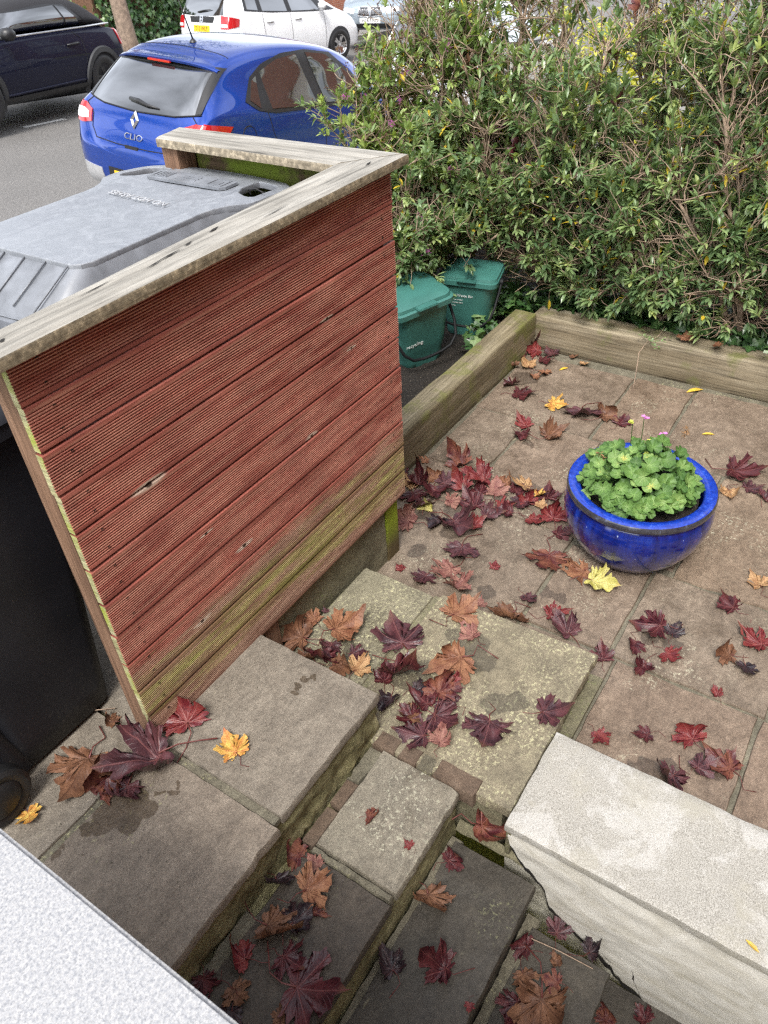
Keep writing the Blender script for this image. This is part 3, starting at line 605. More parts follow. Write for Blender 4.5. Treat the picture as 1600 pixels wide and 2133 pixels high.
def wall_x(y, z):
    d = zt - 0.036 - z
    x = 0.433 - 0.010 * min(1, max(0, (d - 0.05) / 0.05)) - 0.008 * min(1, max(0, (d - 0.14) / 0.10))
    return x - 0.004 * nz3(y * 4, z * 7, 1) - 0.0025 * nz3(y * 14, z * 22, 2)
mb = MB(); ny, nzv = 260, 46; vs = []; ys_ = [-1.04 - (1.0 if i > 230 else 0) * 0 - (0.72 * i / 230 if i <= 230 else 0.72 + 1.44 * (i - 230) / 30) for i in range(ny + 1)]
for j in range(nzv + 1):
    for y in ys_:
        e = edge_z(y); z = e + (zt - 0.034 - e) * j / nzv; vs.append((wall_x(y, z) + (0.003 if j == 0 else 0), y, z))
for y in ys_: e = edge_z(y); vs.append((0.475, y, e - 0.004))
mb.add(vs, [(j * (ny + 1) + i, j * (ny + 1) + i + 1, (j + 1) * (ny + 1) + i + 1, (j + 1) * (ny + 1) + i) for j in range(nzv) for i in range(ny)] + [((nzv + 1) * (ny + 1) + i, (nzv + 1) * (ny + 1) + i + 1, i + 1, i) for i in range(ny)])
mb.box(0.47, 0.785, -3.19, -1.045, -1.45, zt - 0.035)
mb.build('render', M['render'], ww, True)
mb = MB(); vs = []; n2 = 120; m2 = 44
for j in range(m2 + 1):
    for i in range(n2 + 1):
        y = -1.03 - 0.9 * i / n2; z = -1.35 + 0.93 * j / m2; vs.append((0.452 + 0.012 * nz3(y * 9, z * 9, 5) + 0.008 * nz3(y * 30, z * 30, 6), y, z))
mb.add(vs, [(j * (n2 + 1) + i, j * (n2 + 1) + i + 1, (j + 1) * (n2 + 1) + i + 1, (j + 1) * (n2 + 1) + i) for j in range(m2) for i in range(n2)]); mb.build('broken_render', M['old_render'], ww, True)
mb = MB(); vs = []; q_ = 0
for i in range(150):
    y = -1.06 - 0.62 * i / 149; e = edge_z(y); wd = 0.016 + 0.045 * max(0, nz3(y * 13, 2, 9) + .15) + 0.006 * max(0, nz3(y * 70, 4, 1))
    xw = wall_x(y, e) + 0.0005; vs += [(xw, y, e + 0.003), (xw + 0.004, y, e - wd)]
mb.add(vs, [(2 * i, 2 * i + 2, 2 * i + 3, 2 * i + 1) for i in range(149)]); mb.build('crack_shade', M['crack_shade'], ww)  # dark ribbon painted in for the shaded gap under the broken render edge
mb = MB()
def crack_shade(pts, wd):
    vs = []
    for q, (y, z) in enumerate(pts):
        k = wd * (0.35 + 0.9 * abs(nz3(q * 1.3, y * 9, 4))) * (0.25 if q in (0, len(pts) - 1) else 1)
        for s in (-1, 1): vs.append((wall_x(y, z) - 0.003, y + s * k * 0.6, z + s * k))
    mb.add(vs, [(2 * i, 2 * i + 2, 2 * i + 3, 2 * i + 1) for i in range(len(pts) - 1)])
crack_shade([(-1.50, -0.86), (-1.512, -0.89), (-1.515, -0.92), (-1.53, -0.95), (-1.545, -0.985), (-1.55, -1.01), (-1.575, -1.045)], 0.008)
crack_shade([(-1.40, -0.87), (-1.42, -0.885), (-1.44, -0.90)], 0.005)
mb.build('crack_shade', M['crack_shade'], ww)
# end of the wall against the step
mb = MB(); mb.box(0.43, 0.80, -1.05, -1.034, -0.62, zt - 0.037); mb.box(0.47, 0.60, -1.075, -1.035, ZD - 0.1, ZD + 0.12); mb.build('mortar_end', M['concrete'], ww)

# ------------------------------------------------------------------ granite coped wall by the photographer
gw = thing('granite_wall', 'near wall topped with pale speckled granite at the head of the steps', 'wall', (-0.85, -1.6, 0.2))
mb = MB(); mb.box(-1.25, -0.563, -3.4, -0.12, 0.44, 0.5, b=0.008); mb.build('coping', M['granite'], gw, True, ang=40)
mb = MB(); mb.box(-1.22, -0.60, -3.38, -0.15, -1.3, 0.442); mb.build('render', M['render'], gw)

# ------------------------------------------------------------------ red timber screen
sc = thing('timber_screen', 'red stained grooved decking screen with a grey weathered cap rail in front of the bins', 'screen', (0.75, 0.0, ZA))
PITCH = 0.125; rnd = random.Random(4)
def board(z1, seed):
    """profile of one grooved decking board, swept along x"""
    h = 0.1178; z0 = z1 - h; n = 12; m = 0.0125; prof = [(0.024, z0), (0.002, z0), (0.0, z0 + 0.0025), (0.0, z0 + m)]; gt = [0, 0, 0.25, 0.3]
    gp = (h - 2 * m) / n
    for k in range(n):
        b = z0 + m + k * gp
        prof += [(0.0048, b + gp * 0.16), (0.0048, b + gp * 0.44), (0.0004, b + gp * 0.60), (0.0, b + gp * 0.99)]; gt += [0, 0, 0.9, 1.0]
    prof += [(0.0, z1 - 0.0025), (0.002, z1), (0.024, z1)]; gt += [0.3, 0.25, 0]
    mb = MB(); nx = 30; vs = []; cs = []; rr = random.Random(seed); x0 = 0.0 + rr.uniform(-0.003, 0.003); x1 = 1.5 + rr.uniform(-0.004, 0.004); dy = rr.uniform(-0.002, 0.001); tz = rr.uniform(-0.002, 0.002)
    for i in range(nx + 1):
        x = x0 + (x1 - x0) * i / nx
        for (y, z), g in zip(prof, gt):
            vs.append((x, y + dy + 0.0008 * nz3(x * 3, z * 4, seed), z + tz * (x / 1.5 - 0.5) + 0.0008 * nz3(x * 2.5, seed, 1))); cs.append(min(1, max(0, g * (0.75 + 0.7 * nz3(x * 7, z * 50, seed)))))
    k = len(prof); fs = [(i * k + j, i * k + (j + 1) % k, (i + 1) * k + (j + 1) % k, (i + 1) * k + j) for i in range(nx) for j in range(k)]
    mb.add(vs, fs, 0); e0 = len(mb.v)
    mb.add(vs[:k], [tuple(range(k))], 1); mb.add(vs[-k:], [tuple(range(k - 1, -1, -1))], 1); cs += [0] * (2 * k)
    for x in (0.075, 1.43):
        for f in (0.24, 0.76):
            o = len(mb.v); mb.lathe([(0.0001, 0), (0.0042, 0), (0.0042, 0.003)], 8, (0, 0, 0), 2)
            for q in range(o, len(mb.v)):
                v = mb.v[q]; mb.v[q] = (x + rr.uniform(-.0, .0) + v[0] + 0.004 * nz3(z1 * 9, f, x), dy - 0.0005 + v[2] * -0.3 + 0.001, z0 + h * f + v[1])
            cs += [0] * (len(mb.v) - o)
    mb.c = cs
    return mb
for k in range(11):
    zt_ = 1.117 if k == 0 else 1.0 - PITCH * (k - 1) - 0.0035
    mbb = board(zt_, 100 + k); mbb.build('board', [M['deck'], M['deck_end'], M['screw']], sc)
mb = MB(); mb.box(0.003, 0.078, 0.0255, 0.0985, ZA - 0.0, 1.114, b=0.002); mb.build('post', M['post'], sc)
mb = MB(); mb.box(0.555, 0.63, 0.0255, 0.0985, ZB, 1.114, b=0.002); mb.build('post', M['post'], sc)
mb = MB(); mb.box(1.375, 1.468, 0.026, 0.105, ZP - 0.02, 1.114, b=0.004); mb.build('post', M['post_green'], sc)
def cap_bar(p0, p1, inner0, inner1, z0, z1, n, seed, ax):
    """a plank with long splits: two long edges p0-p1 (outer) and inner0-inner1"""
    mb = MB(); vs = []; W = 10
    for i in range(n + 1):
        u = i / n
        A = Vector(p0).lerp(Vector(p1), u); B = Vector(inner0).lerp(Vector(inner1), u)
        row = []
        for j in range(W + 1):
            v = j / W; q = A.lerp(B, v)
            zz = z1 + 0.0022 * nz3(q.x * (2 if ax == 0 else 40), q.y * (40 if ax == 0 else 2), seed) - (0.004 if j in (0, W) else 0)
            row.append((q.x, q.y, zz))
        s = (A - B).normalized() * 0.0025
        row.append((B.x - s.x, B.y - s.y, z1 - 0.010)); row.append((B.x - s.x, B.y - s.y, z0)); row.append((A.x + s.x, A.y + s.y, z0)); row.append((A.x + s.x, A.y + s.y, z1 - 0.010))
        vs.append(row)
    mb.loops(vs); return mb
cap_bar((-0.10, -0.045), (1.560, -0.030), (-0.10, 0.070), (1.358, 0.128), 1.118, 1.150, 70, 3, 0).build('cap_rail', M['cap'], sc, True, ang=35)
# black split marks in the cap
mb = MB()
for (x, y, l, wd) in ((0.53, 0.036, 0.10, 0.004), (0.47, 0.028, 0.07, 0.003), (0.72, 0.062, 0.05, 0.005), (0.61, 0.05, 0.04, 0.004), (1.40, 0.02, 0.05, 0.004), (0.02, 0.01, 0.02, 0.006), (0.30, 0.045, 0.12, 0.0022), (0.9, 0.0, 0.16, 0.002)):
    mb.add([(x - l / 2, y - 0.004, 1.1528), (x, y - wd, 1.1528), (x + l / 2, y + 0.006, 1.1528), (x, y + wd, 1.1528)], [(0, 1, 2, 3)])
mb.build('split', M['crack_shade'], sc)
kb = thing('concrete_plinth', 'mossy concrete plinth under the red timber screen', 'plinth', (1.0, 0.06, ZP))
mb = MB(); rough_wall(mb, 0.50, 1.372, 0.0335, ZP - 0.1, -0.10, seed=6, amp=0.004, depth=0.5); mb.build('plinth_block', M['concrete'], kb, True, ang=50)

# ------------------------------------------------------------------ end fence of the bin store
ef = thing('end_fence', 'green algae covered plank fence with grey cap closing the far end of the bin store', 'fence', (1.5, 0.55, ZA))
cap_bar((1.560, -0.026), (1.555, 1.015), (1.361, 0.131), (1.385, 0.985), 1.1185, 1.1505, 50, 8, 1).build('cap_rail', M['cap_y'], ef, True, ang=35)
mb = MB(); mb.box(1.40, 1.49, 0.90, 0.985, ZA - 0.3, 1.115, b=0.003); mb.build('post', M['post'], ef)
for k in range(9):
    mb = MB(); mb.box(1.497 + 0.001 * (k % 2), 1.520, 0.112, 1.0, 1.112 - 0.146 * (k + 1) + 0.005, 1.112 - 0.146 * k, b=0.002); mb.build('plank', M['plank_green'], ef)

# ------------------------------------------------------------------ sleepers
def sleeper(name, label, x0, x1, y0, y1, z0, z1, ax, mat, seed):
    mb = MB(); L = 60; lps = []
    a0, a1 = (x0, x1) if ax == 0 else (y0, y1); b0, b1 = (y0, y1) if ax == 0 else (x0, x1); r = 0.010
    cs = [(b0 + r, z0), (b1 - r, z0), (b1, z0 + r)] + [(b1, z0 + (z1 - z0) * k / 5) for k in range(1, 5)] + [(b1, z1 - r), (b1 - r * .35, z1 - r * .3), (b1 - r, z1)] + [(b1 + (b0 - b1) * k / 6, z1) for k in range(1, 6)] + [(b0 + r, z1), (b0 + r * .35, z1 - r * .3), (b0, z1 - r)] + [(b0, z1 + (z0 - z1) * k / 5) for k in range(1, 5)] + [(b0, z0 + r)]
    for i in range(L + 1):
        t = a0 + (a1 - a0) * i / L; row = []
        for (b, z) in cs:
            e = 0.004 * nz3(t * 1.6, b * 9, z * 9 + seed) + 0.002 * nz3(t * 5, b * 40, z * 40 + seed)
            bb = b + e * 1.2 + 0.008 * nz3(t * 1.1, seed, 0); zz = z + e + 0.006 * nz3(t * 1.3, seed, 5)
            row.append((t, bb, zz) if ax == 0 else (bb, t, zz))
        lps.append(row)
    mb.loops(lps); o = mb.build(name, mat, None, True, ang=50)
    return tag(o, label, 'sleeper')
sleeper('timber_sleeper', 'mossy timber sleeper running from the red screen past the green caddies', 1.475, 3.60, 0.325, 0.478, ZP - 0.03, -0.345, 0, M['sleeper'], 1)
sleeper('timber_sleeper', 'long pale weathered timber sleeper at the foot of the ivy and hedge', 3.615, 3.79, -3.0, 0.36, ZP - 0.03, -0.37, 1, M['sleeper_y'], 5)

# ------------------------------------------------------------------ rail fence, railing
rf = thing('rail_fence', 'pale horizontal rail fence half hidden behind the hedge', 'fence', (4.75, -0.6, -0.45))
for y in (-2.6, -1.3, 0.0, 1.25):
    mb = MB(); mb.box(4.76, 4.84, y, y + 0.08, -0.6, 0.75, b=0.004); mb.build('post', M['rail'], rf)
for k, z in enumerate((-0.25, -0.02, 0.21, 0.44, 0.66)):
    mb = MB(); mb.box(4.73, 4.757, -3.2, 1.6, z, z + 0.095, b=0.003); mb.build('rail', M['rail'], rf)
ir = thing('iron_railing', 'black iron railing glimpsed through leaves behind the green caddies', 'railing', (4.3, 1.9, -0.45))
for k in range(12):
    mb = MB(); mb.tube([(3.2 + k * 0.13, 1.90, -0.5), (3.2 + k * 0.13, 1.90, 0.45)], 0.009, 6); mb.build('bar', M['iron'], ir)
for z in (-0.35, 0.38):
    mb = MB(); mb.box(3.15, 4.72, 1.88, 1.92, z, z + 0.012); mb.build('rail', M['iron'], ir)

# ------------------------------------------------------------------ blue pot
PC = Vector((2.03, -0.878, ZP)); PS = 1.055; pot = thing('flower_pot', 'wide glazed blue bowl pot with a bronze rim edge standing on the patio', 'pot', PC)
prof = [(0.0001, 0.0), (0.165, 0.0), (0.185, 0.004), (0.215, 0.03), (0.252, 0.085), (0.283, 0.15), (0.300, 0.215), (0.303, 0.26), (0.295, 0.30), (0.285, 0.318)]
mb = MB(); mb.lathe([(r_ * PS, z_ * (1.0 if r_ < .2 and z_ < .1 else 0.99)) for r_, z_ in prof], 96, PC); mb.build('bowl', M['glaze'], pot, True)
prof = [(0.285, 0.318), (0.288, 0.323), (0.297, 0.328), (0.300, 0.336), (0.299, 0.352), (0.294, 0.359)]
mb = MB(); mb.lathe([(r_ * PS, z_ * (1.0 if r_ < .2 and z_ < .1 else 0.99)) for r_, z_ in prof], 96, PC); mb.build('rim_edge', M['glaze_edge'], pot, True)
prof = [(0.294, 0.359), (0.287, 0.3625), (0.268, 0.3625), (0.252, 0.360), (0.245, 0.353), (0.243, 0.33), (0.252, 0.25)]
mb = MB(); mb.lathe([(r_ * PS, z_ * (1.0 if r_ < .2 and z_ < .1 else 0.99)) for r_, z_ in prof], 96, PC); mb.build('rim', M['glaze_rim'], pot, True)
mb = MB(); n = 10; vs = [PC + Vector((0, 0, 0.31))]; rs = [0.05, .1, .15, .2, .245]
for r in rs:
    for j in range(36):
        a = 2 * pi * j / 36; vs.append(PC + Vector((r * cos(a), r * sin(a), 0.305 + 0.012 * nz3(r * 20 * cos(a), r * 20 * sin(a), 3))))
fs = [(0, 1 + j, 1 + (j + 1) % 36) for j in range(36)] + [(1 + i * 36 + j, 1 + (i + 1) * 36 + j, 1 + (i + 1) * 36 + (j + 1) % 36, 1 + i * 36 + (j + 1) % 36) for i in range(4) for j in range(36)]
mb.add(vs, fs); mb.build('potting_soil', M['soil'], pot, True)

# ------------------------------------------------------------------ wheelie bins
def rrect(cx, cy, hx, hy, r, z, n=6):
    out = []
    for (sx, sy, a0) in ((1, 1, 0), (-1, 1, 90), (-1, -1, 180), (1, -1, 270)):
        for k in range(n + 1):
            a = R(a0 + 90 * k / n); out.append((cx + sx * (hx - r) + r * cos(a), cy + sy * (hy - r) + r * sin(a), z))
    return out
def text_mesh(s, size, extrude=0.0, align='CENTER'):
    cu = bpy.data.curves.new('t', 'FONT'); cu.body = s; cu.size = size; cu.extrude = extrude; cu.align_x = align; cu.align_y = 'CENTER'; cu.resolution_u = 4
    o = bpy.data.objects.new('t', cu); C.objects.link(o); dg = bpy.context.evaluated_depsgraph_get()
    me = o.evaluated_get(dg).to_mesh(); vs = [v.co.copy() for v in me.vertices]; fs = [tuple(p.vertices) for p in me.polygons]
    o.evaluated_get(dg).to_mesh_clear(); bpy.data.objects.remove(o); bpy.data.curves.remove(cu)
    return vs, fs
def put_text(mb, s, size, M4, extrude=0.0015, align='CENTER', mi=0):
    vs, fs = text_mesh(s, size, extrude, align); mb.add([M4 @ v for v in vs], fs, mi)
def frame(o, x, y, z):
    return Matrix(((x[0], y[0], z[0], o[0]), (x[1], y[1], z[1], o[1]), (x[2], y[2], z[2], o[2]), (0, 0, 0, 1)))

bb = thing('wheelie_bin', 'black wheelie bin standing on the landing at the near end of the red screen', 'bin', (-0.12, 0.53, ZA), group='wheelie bins')
mb = MB(); lps = []
for k in range(13):
    u = k / 12; z = ZA + 0.02 + 1.05 * u
    xr = -0.325 - 0.02 * u; xf = 0.045 + 0.115 * u; yw = 0.285 + 0.03 * u
    lps.append(rrect((xr + xf) / 2, 0.535, (xf - xr) / 2, yw, 0.055, z))
lps.insert(0, rrect(-0.14, 0.535, 0.165, 0.265, 0.05, ZA + 0.005))
mb.loops(lps); mb.build('body', M['blackbin'], bb, True, ang=60)
mb = MB(); mb.loops([rrect(-0.09, 0.535, 0.275, 0.34, 0.06, z) for z in (0.838, 0.875)]); mb.build('rim', M['blackbin'], bb, True, ang=50)
mb = MB(); mb.loops([rrect(-0.10, 0.535, 0.285 - 0.06 * k * k, 0.345 - 0.06 * k * k, 0.06, 0.88 + 0.05 * k) for k in (0, 0.5, 1.0)]); mb.build('lid', M['blackbin'], bb, True, ang=50)
# moulded recess round the wheel
mb = MB(); lps = []
for k in range(9):
    a = k / 8; lps.append(rrect(-0.365, 0.535, 0.10 - 0.05 * a, 0.293, 0.04, ZA + 0.03 + 0.30 * a))
mb.loops(lps); mb.build('axle_housing', M['blackbin'], bb, True, ang=60)
for y0 in (0.185, 0.84):
    wc = Vector((-0.425, y0, ZA + 0.10)); o = len(mb.v); mb = MB()
    mb.lathe([(0.0001, -0.032), (0.05, -0.034), (0.066, -0.022), (0.070, -0.026), (0.088, -0.028), (0.1, -0.018), (0.1, 0.018), (0.088, 0.028), (0.0001, 0.028)], 40)
    mb.v = [(wc.x + v[0], wc.y + v[2], wc.z + v[1]) for v in mb.v]; mb.build('wheel', M['rubber'], bb, True, ang=45)

ZL = 1.05; gb = thing('wheelie_bin', 'big bin with a scuffed grey lid behind the red screen', 'bin', (0.85, 0.72, ZA), group='wheelie bins'); YC = 0.715
def outline():
    pts = []; hw = 0.285; he = 0.368
    side = [(0.53, hw - 0.035), (0.545, hw - 0.012), (0.575, hw)] + [(0.62 + 0.05 * k, hw) for k in range(8)] + [(1.02, hw - 0.002), (1.07, hw + 0.006), (1.12, hw + 0.028), (1.17, he - 0.010), (1.21, he)] + [(1.26, he), (1.33, he), (1.375, he - 0.008), (1.41, he - 0.028), (1.435, he - 0.062)]
    fr = [(1.452, 0.22), (1.46, 0.1), (1.462, 0.0)]
    r = [(x, YC - y) for x, y in side] + [(x, YC - y) for x, y in fr]
    l = [(x, YC + y) for x, y in reversed(fr[:-1])] + [(x, YC + y) for x, y in reversed(side)]
    return r + l + [(0.523, YC + 0.12), (0.52, YC), (0.523, YC - 0.12)]
cu = bpy.data.curves.new('lidcurve', 'CURVE'); cu.dimensions = '2D'; cu.fill_mode = 'BOTH'; cu.extrude = 0.008; cu.bevel_depth = 0.004; cu.bevel_resolution = 2
def spline(pts):
    sp = cu.splines.new('POLY'); sp.points.add(len(pts) - 1); sp.use_cyclic_u = True
    for q, (x, y) in zip(sp.points, pts): q.co = (x, y, 0, 1)
spline(outline())
def slot(yc, s):
    # long hand hole near a front corner
    a = [(1.215, yc - s * 0.045), (1.228, yc - s * 0.062), (1.25, yc - s * 0.064), (1.36, yc - s * 0.052), (1.385, yc - s * 0.035), (1.397, yc - s * 0.01), (1.405, yc + s * 0.05), (1.40, yc + s * 0.066), (1.38, yc + s * 0.070), (1.29, yc + s * 0.052), (1.235, yc + s * 0.02), (1.218, yc - s * 0.02)]
    return a
spline(slot(YC - 0.275, 1)); spline(slot(YC + 0.275, -1))
o = bpy.data.objects.new('lidcurve', cu); C.objects.link(o); dg = bpy.context.evaluated_depsgraph_get(); me = bpy.data.meshes.new_from_object(o.evaluated_get(dg))
mb = MB(); mb.add([(v.co.x, v.co.y, ZL - 0.010 + v.co.z + 0.007 * cos(min(1, max(-1, (v.co.y - YC) / 0.38)) * pi / 2) - 0.020 * max(0, (v.co.x - 1.25) / 0.2)) for v in me.vertices], [tuple(p.vertices) for p in me.polygons])
bpy.data.objects.remove(o); bpy.data.curves.remove(cu)
mb.build('lid_top', M['lid'], gb, True, ang=30)
mb = MB(); ol = [p for p in outline() if p[0] < 1.25]
iR = [p for p in outline() if p[1] < YC and 0.525 < p[0] < 1.24]; rear = [(0.53, YC - 0.25), (0.523, YC - 0.12), (0.52, YC), (0.523, YC + 0.12), (0.53, YC + 0.25)]
path = [(x, y) for x, y in iR][::-1] + rear[1:-1] + [(x, 2 * YC - y) for x, y in iR]
top = []; mid = []; bot = []
for x, y in path:
    dy = (y - YC) / 0.285
    back = max(0.0, min(1.0, (0.62 - x) / 0.1))
    ox = -0.165 * back; oy = 0.055 * (1 if dy > 0 else -1) * min(1, abs(dy)) * (1 - max(0, (x - 1.0) / 0.24))
    top.append((x, y, ZL - 0.006)); mid.append((x + ox * 0.9, y + oy * 0.9, ZL - 0.085)); bot.append((x + ox, y + oy, ZL - 0.115))
k = len(path); mb.add(top + mid + bot, [(r * k + i, r * k + i + 1, (r + 1) * k + i + 1, (r + 1) * k + i) for r in (0, 1) for i in range(k - 1)])
mb.build('lid_flank', M['lid_side'], gb, True, ang=35)
for yy in [YC - 0.24 + 0.096 * i for i in range(6)]:
    mb = MB(); mb.tube([(0.522, yy, ZL + 0.0), (0.375, yy, ZL - 0.080)], 0.003, 5); mb.build('lid_rib', M['lid_side'], gb, True)
mb = MB(); mb.loops([rrect(0.86, YC, 0.40 + 0.09 * u, 0.25 + 0.06 * u, 0.06, ZA + 0.02 + (ZL - 0.13 - ZA) * u) for u in [i / 8 for i in range(9)]]); mb.build('body', M['blackbin'], gb, True, ang=60)
mb = MB(); mb.box(0.225, 0.352, YC - 0.335, YC + 0.335, ZL - 0.18, ZL - 0.155); mb.box(0.345, 0.365, YC - 0.335, YC + 0.335, ZL - 0.175, ZL - 0.118); mb.build('hinge_tray', M['lid_side'], gb)
mb = MB(); mb.tube([(0.215, YC - 0.5, ZL - 0.105), (0.215, YC + 0.4, ZL - 0.105)], 0.019, 14)
for yy in (YC - 0.33, YC + 0.33): mb.box(0.215, 0.36, yy - 0.008, yy + 0.008, ZL - 0.16, ZL - 0.09)
mb.build('handle_bar', M['lid_side'], gb, True, ang=40)
mb = MB(); zz = ZL + 0.0075
put_text(mb, 'NO HOT ASHES', 0.043, frame((1.045, YC + 0.03, zz + 0.0), (0.08, 0.997, 0), (-0.997, 0.08, 0), (0, 0, 1)), 0.0015); mb.build('lettering', M['lid_text'], gb)
mb = MB(); ang = 0.0
pl = [(1.245, YC + 0.20), (1.245, YC - 0.16), (1.262, YC - 0.175), (1.325, YC - 0.175), (1.335, YC - 0.165), (1.335, YC + 0.195), (1.322, YC + 0.21), (1.256, YC + 0.21)]
zt2 = ZL + 0.003
mb.loops([[(x, y, zt2 - 0.006) for x, y in pl], [(x, y, zt2 + 0.003) for x, y in pl]])
def fr(x0, x1, y0, y1, t=0.004):
    for a in ((x0, x1, y0, y0 + t), (x0, x1, y1 - t, y1), (x0, x0 + t, y0 + t, y1 - t), (x1 - t, x1, y0 + t, y1 - t)): mb.box(*a, zt2 + 0.002, zt2 + 0.0055)
fr(1.258, 1.322, YC - 0.155, YC - 0.085); fr(1.262, 1.318, YC + 0.12, YC + 0.195)
for i in range(3): mb.box(1.266 + 0.018 * i, 1.276 + 0.018 * i, YC - 0.02, YC + 0.08 - 0.02 * i, zt2 + 0.002, zt2 + 0.005)
for i in range(4): mb.box(1.268, 1.312, YC + 0.13 + 0.014 * i, YC + 0.137 + 0.014 * i, zt2 + 0.002, zt2 + 0.005)
mb.box(1.27, 1.30, YC - 0.135, YC - 0.11, zt2 + 0.002, zt2 + 0.005)
mb.build('raised_panel', M['lid_side'], gb)
mb = MB(); mb.tube([(1.252, YC - 0.30, ZL), (1.246, YC - 0.296, ZL + 0.018), (1.25, YC - 0.33, ZL + 0.022), (1.262, YC - 0.35, ZL + 0.008)], 0.0025, 5); mb.build('tie', M['trim'], gb)

# ------------------------------------------------------------------ green food caddies
def caddy(label, loc, rz, tilt, texts, sc=1.0):
    c = thing('food_caddy', label, 'caddy', loc, (R(tilt[0]), R(tilt[1]), R(rz)), 'green food caddies'); c.scale = (sc, sc, sc)
    lps = []
    for u in [i / 10 for i in range(11)]:
        step = 0.006 if u > 0.25 else 0.0
        lps.append(rrect(0, 0, 0.128 + 0.038 * u + step, 0.108 + 0.040 * u + step, 0.068, 0.37 * u))
    mb = MB(); mb.loops([rrect(0, 0, 0.118, 0.098, 0.04, -0.004)] + lps); mb.build('body', M['caddy'], c, True, True, 40)
    mb = MB(); mb.loops([rrect(0, 0, 0.180, 0.160, 0.05, 0.352), rrect(0, 0, 0.188, 0.168, 0.05, 0.356), rrect(0, 0, 0.188, 0.168, 0.05, 0.384), rrect(0, 0, 0.180, 0.160, 0.05, 0.388)]); mb.build('rim', M['caddy'], c, True, True, 40)
    mb = MB(); mb.loops([rrect(0, 0.01, 0.182, 0.160, 0.05, 0.389), rrect(0, 0.01, 0.178, 0.156, 0.05, 0.404), rrect(0, 0.01, 0.14, 0.12, 0.05, 0.414)]); mb.box(-0.06, 0.06, -0.19, -0.14, 0.388, 0.402, b=0.004); mb.build('lid', M['caddy'], c, True, True, 40)
    mb = MB(); pts = [(0.196, -0.02, 0.35), (0.194, -0.07, 0.31), (0.185, -0.135, 0.225), (0.165, -0.175, 0.16), (0.12, -0.188, 0.118), (0.06, -0.190, 0.105), (0, -0.19, 0.102)]
    pts = pts + [(-x, y, z) for x, y, z in reversed(pts[:-1])]; mb.tube(pts, 0.0085, 8)
    for s in (-1, 1): mb.tube([(s * 0.178, -0.02, 0.35), (s * 0.206, -0.02, 0.35)], 0.022, 14)
    mb.build('handle', M['caddy_dark'], c, True, True, 50)
    mb = MB()
    for (t, sz, x, z) in texts:
        yy = -(0.108 + 0.040 * (z / 0.37) + 0.006) - 0.0025
        put_text(mb, t, sz, frame((x, yy, z), (1, 0, 0), (0, -0.107, 0.994), (0, -0.994, -0.107)), 0.0008, 'LEFT')
    mb.build('printing', M['white_print'], c, False, True)
    return c
caddy('green food caddy leaning nearest the red screen with its black handle hanging forward', (2.95, 0.84, -0.462), -27, (4, -6), [('recycling', 0.03, -0.13, 0.17)], 1.1)
caddy('green food caddy in the corner behind the sleeper, half covered by ivy', (3.45, 0.74, -0.47), -74, (0, 3), [('Food Waste Bin', 0.024, -0.115, 0.285), ('for all your cooked', 0.012, -0.115, 0.255), ('and uncooked food', 0.012, -0.115, 0.235), ('thank you', 0.012, -0.115, 0.215)])

# ------------------------------------------------------------------ the house behind the photographer (seen in reflections)
hs_ = thing("brick_house", "red brick terraced house with white bay windows behind the garden", "house", (0, 0, 0))
mb = MB(); mb.box(-9, 45, -5.75, -5.45, -2.5, 8.5); mb.build('wall', M['brick'], hs_)
mb = MB(); mb.add([(-9.2, -5.1, 8.4), (45.2, -5.1, 8.4), (45.2, -9, 11.2), (-9.2, -9, 11.2)], [(0, 1, 2, 3)]); mb.box(-9.1, 45.1, -5.5, -5.2, 8.35, 8.5); mb.build('roof', M['slate'], hs_)
for xb in (3.0, 8.5, 14.0, 19.5, 25.0, 30.5):
    for z0 in (0.3, 3.6):
        mb = MB()
        for x0, x1 in ((xb, xb + .12), (xb + 1.0, xb + 1.12), (xb + 2.0, xb + 2.12)): mb.box(x0, x1, -5.44, -4.85, z0, z0 + 2.2)
        mb.box(xb - .1, xb + 2.2, -5.44, -4.75, z0 - .35, z0); mb.box(xb - .1, xb + 2.2, -5.44, -4.75, z0 + 2.2, z0 + 2.5); mb.box(xb, xb + 2.1, -5.44, -4.88, z0 + 1.1, z0 + 1.17)
        f = mb.build('bay_window', M['white_wood'], hs_)
        mb = MB(); mb.box(xb + .02, xb + 2.08, -5.44, -4.95, z0, z0 + 2.2); mb.build('pane', M['glass'], f)
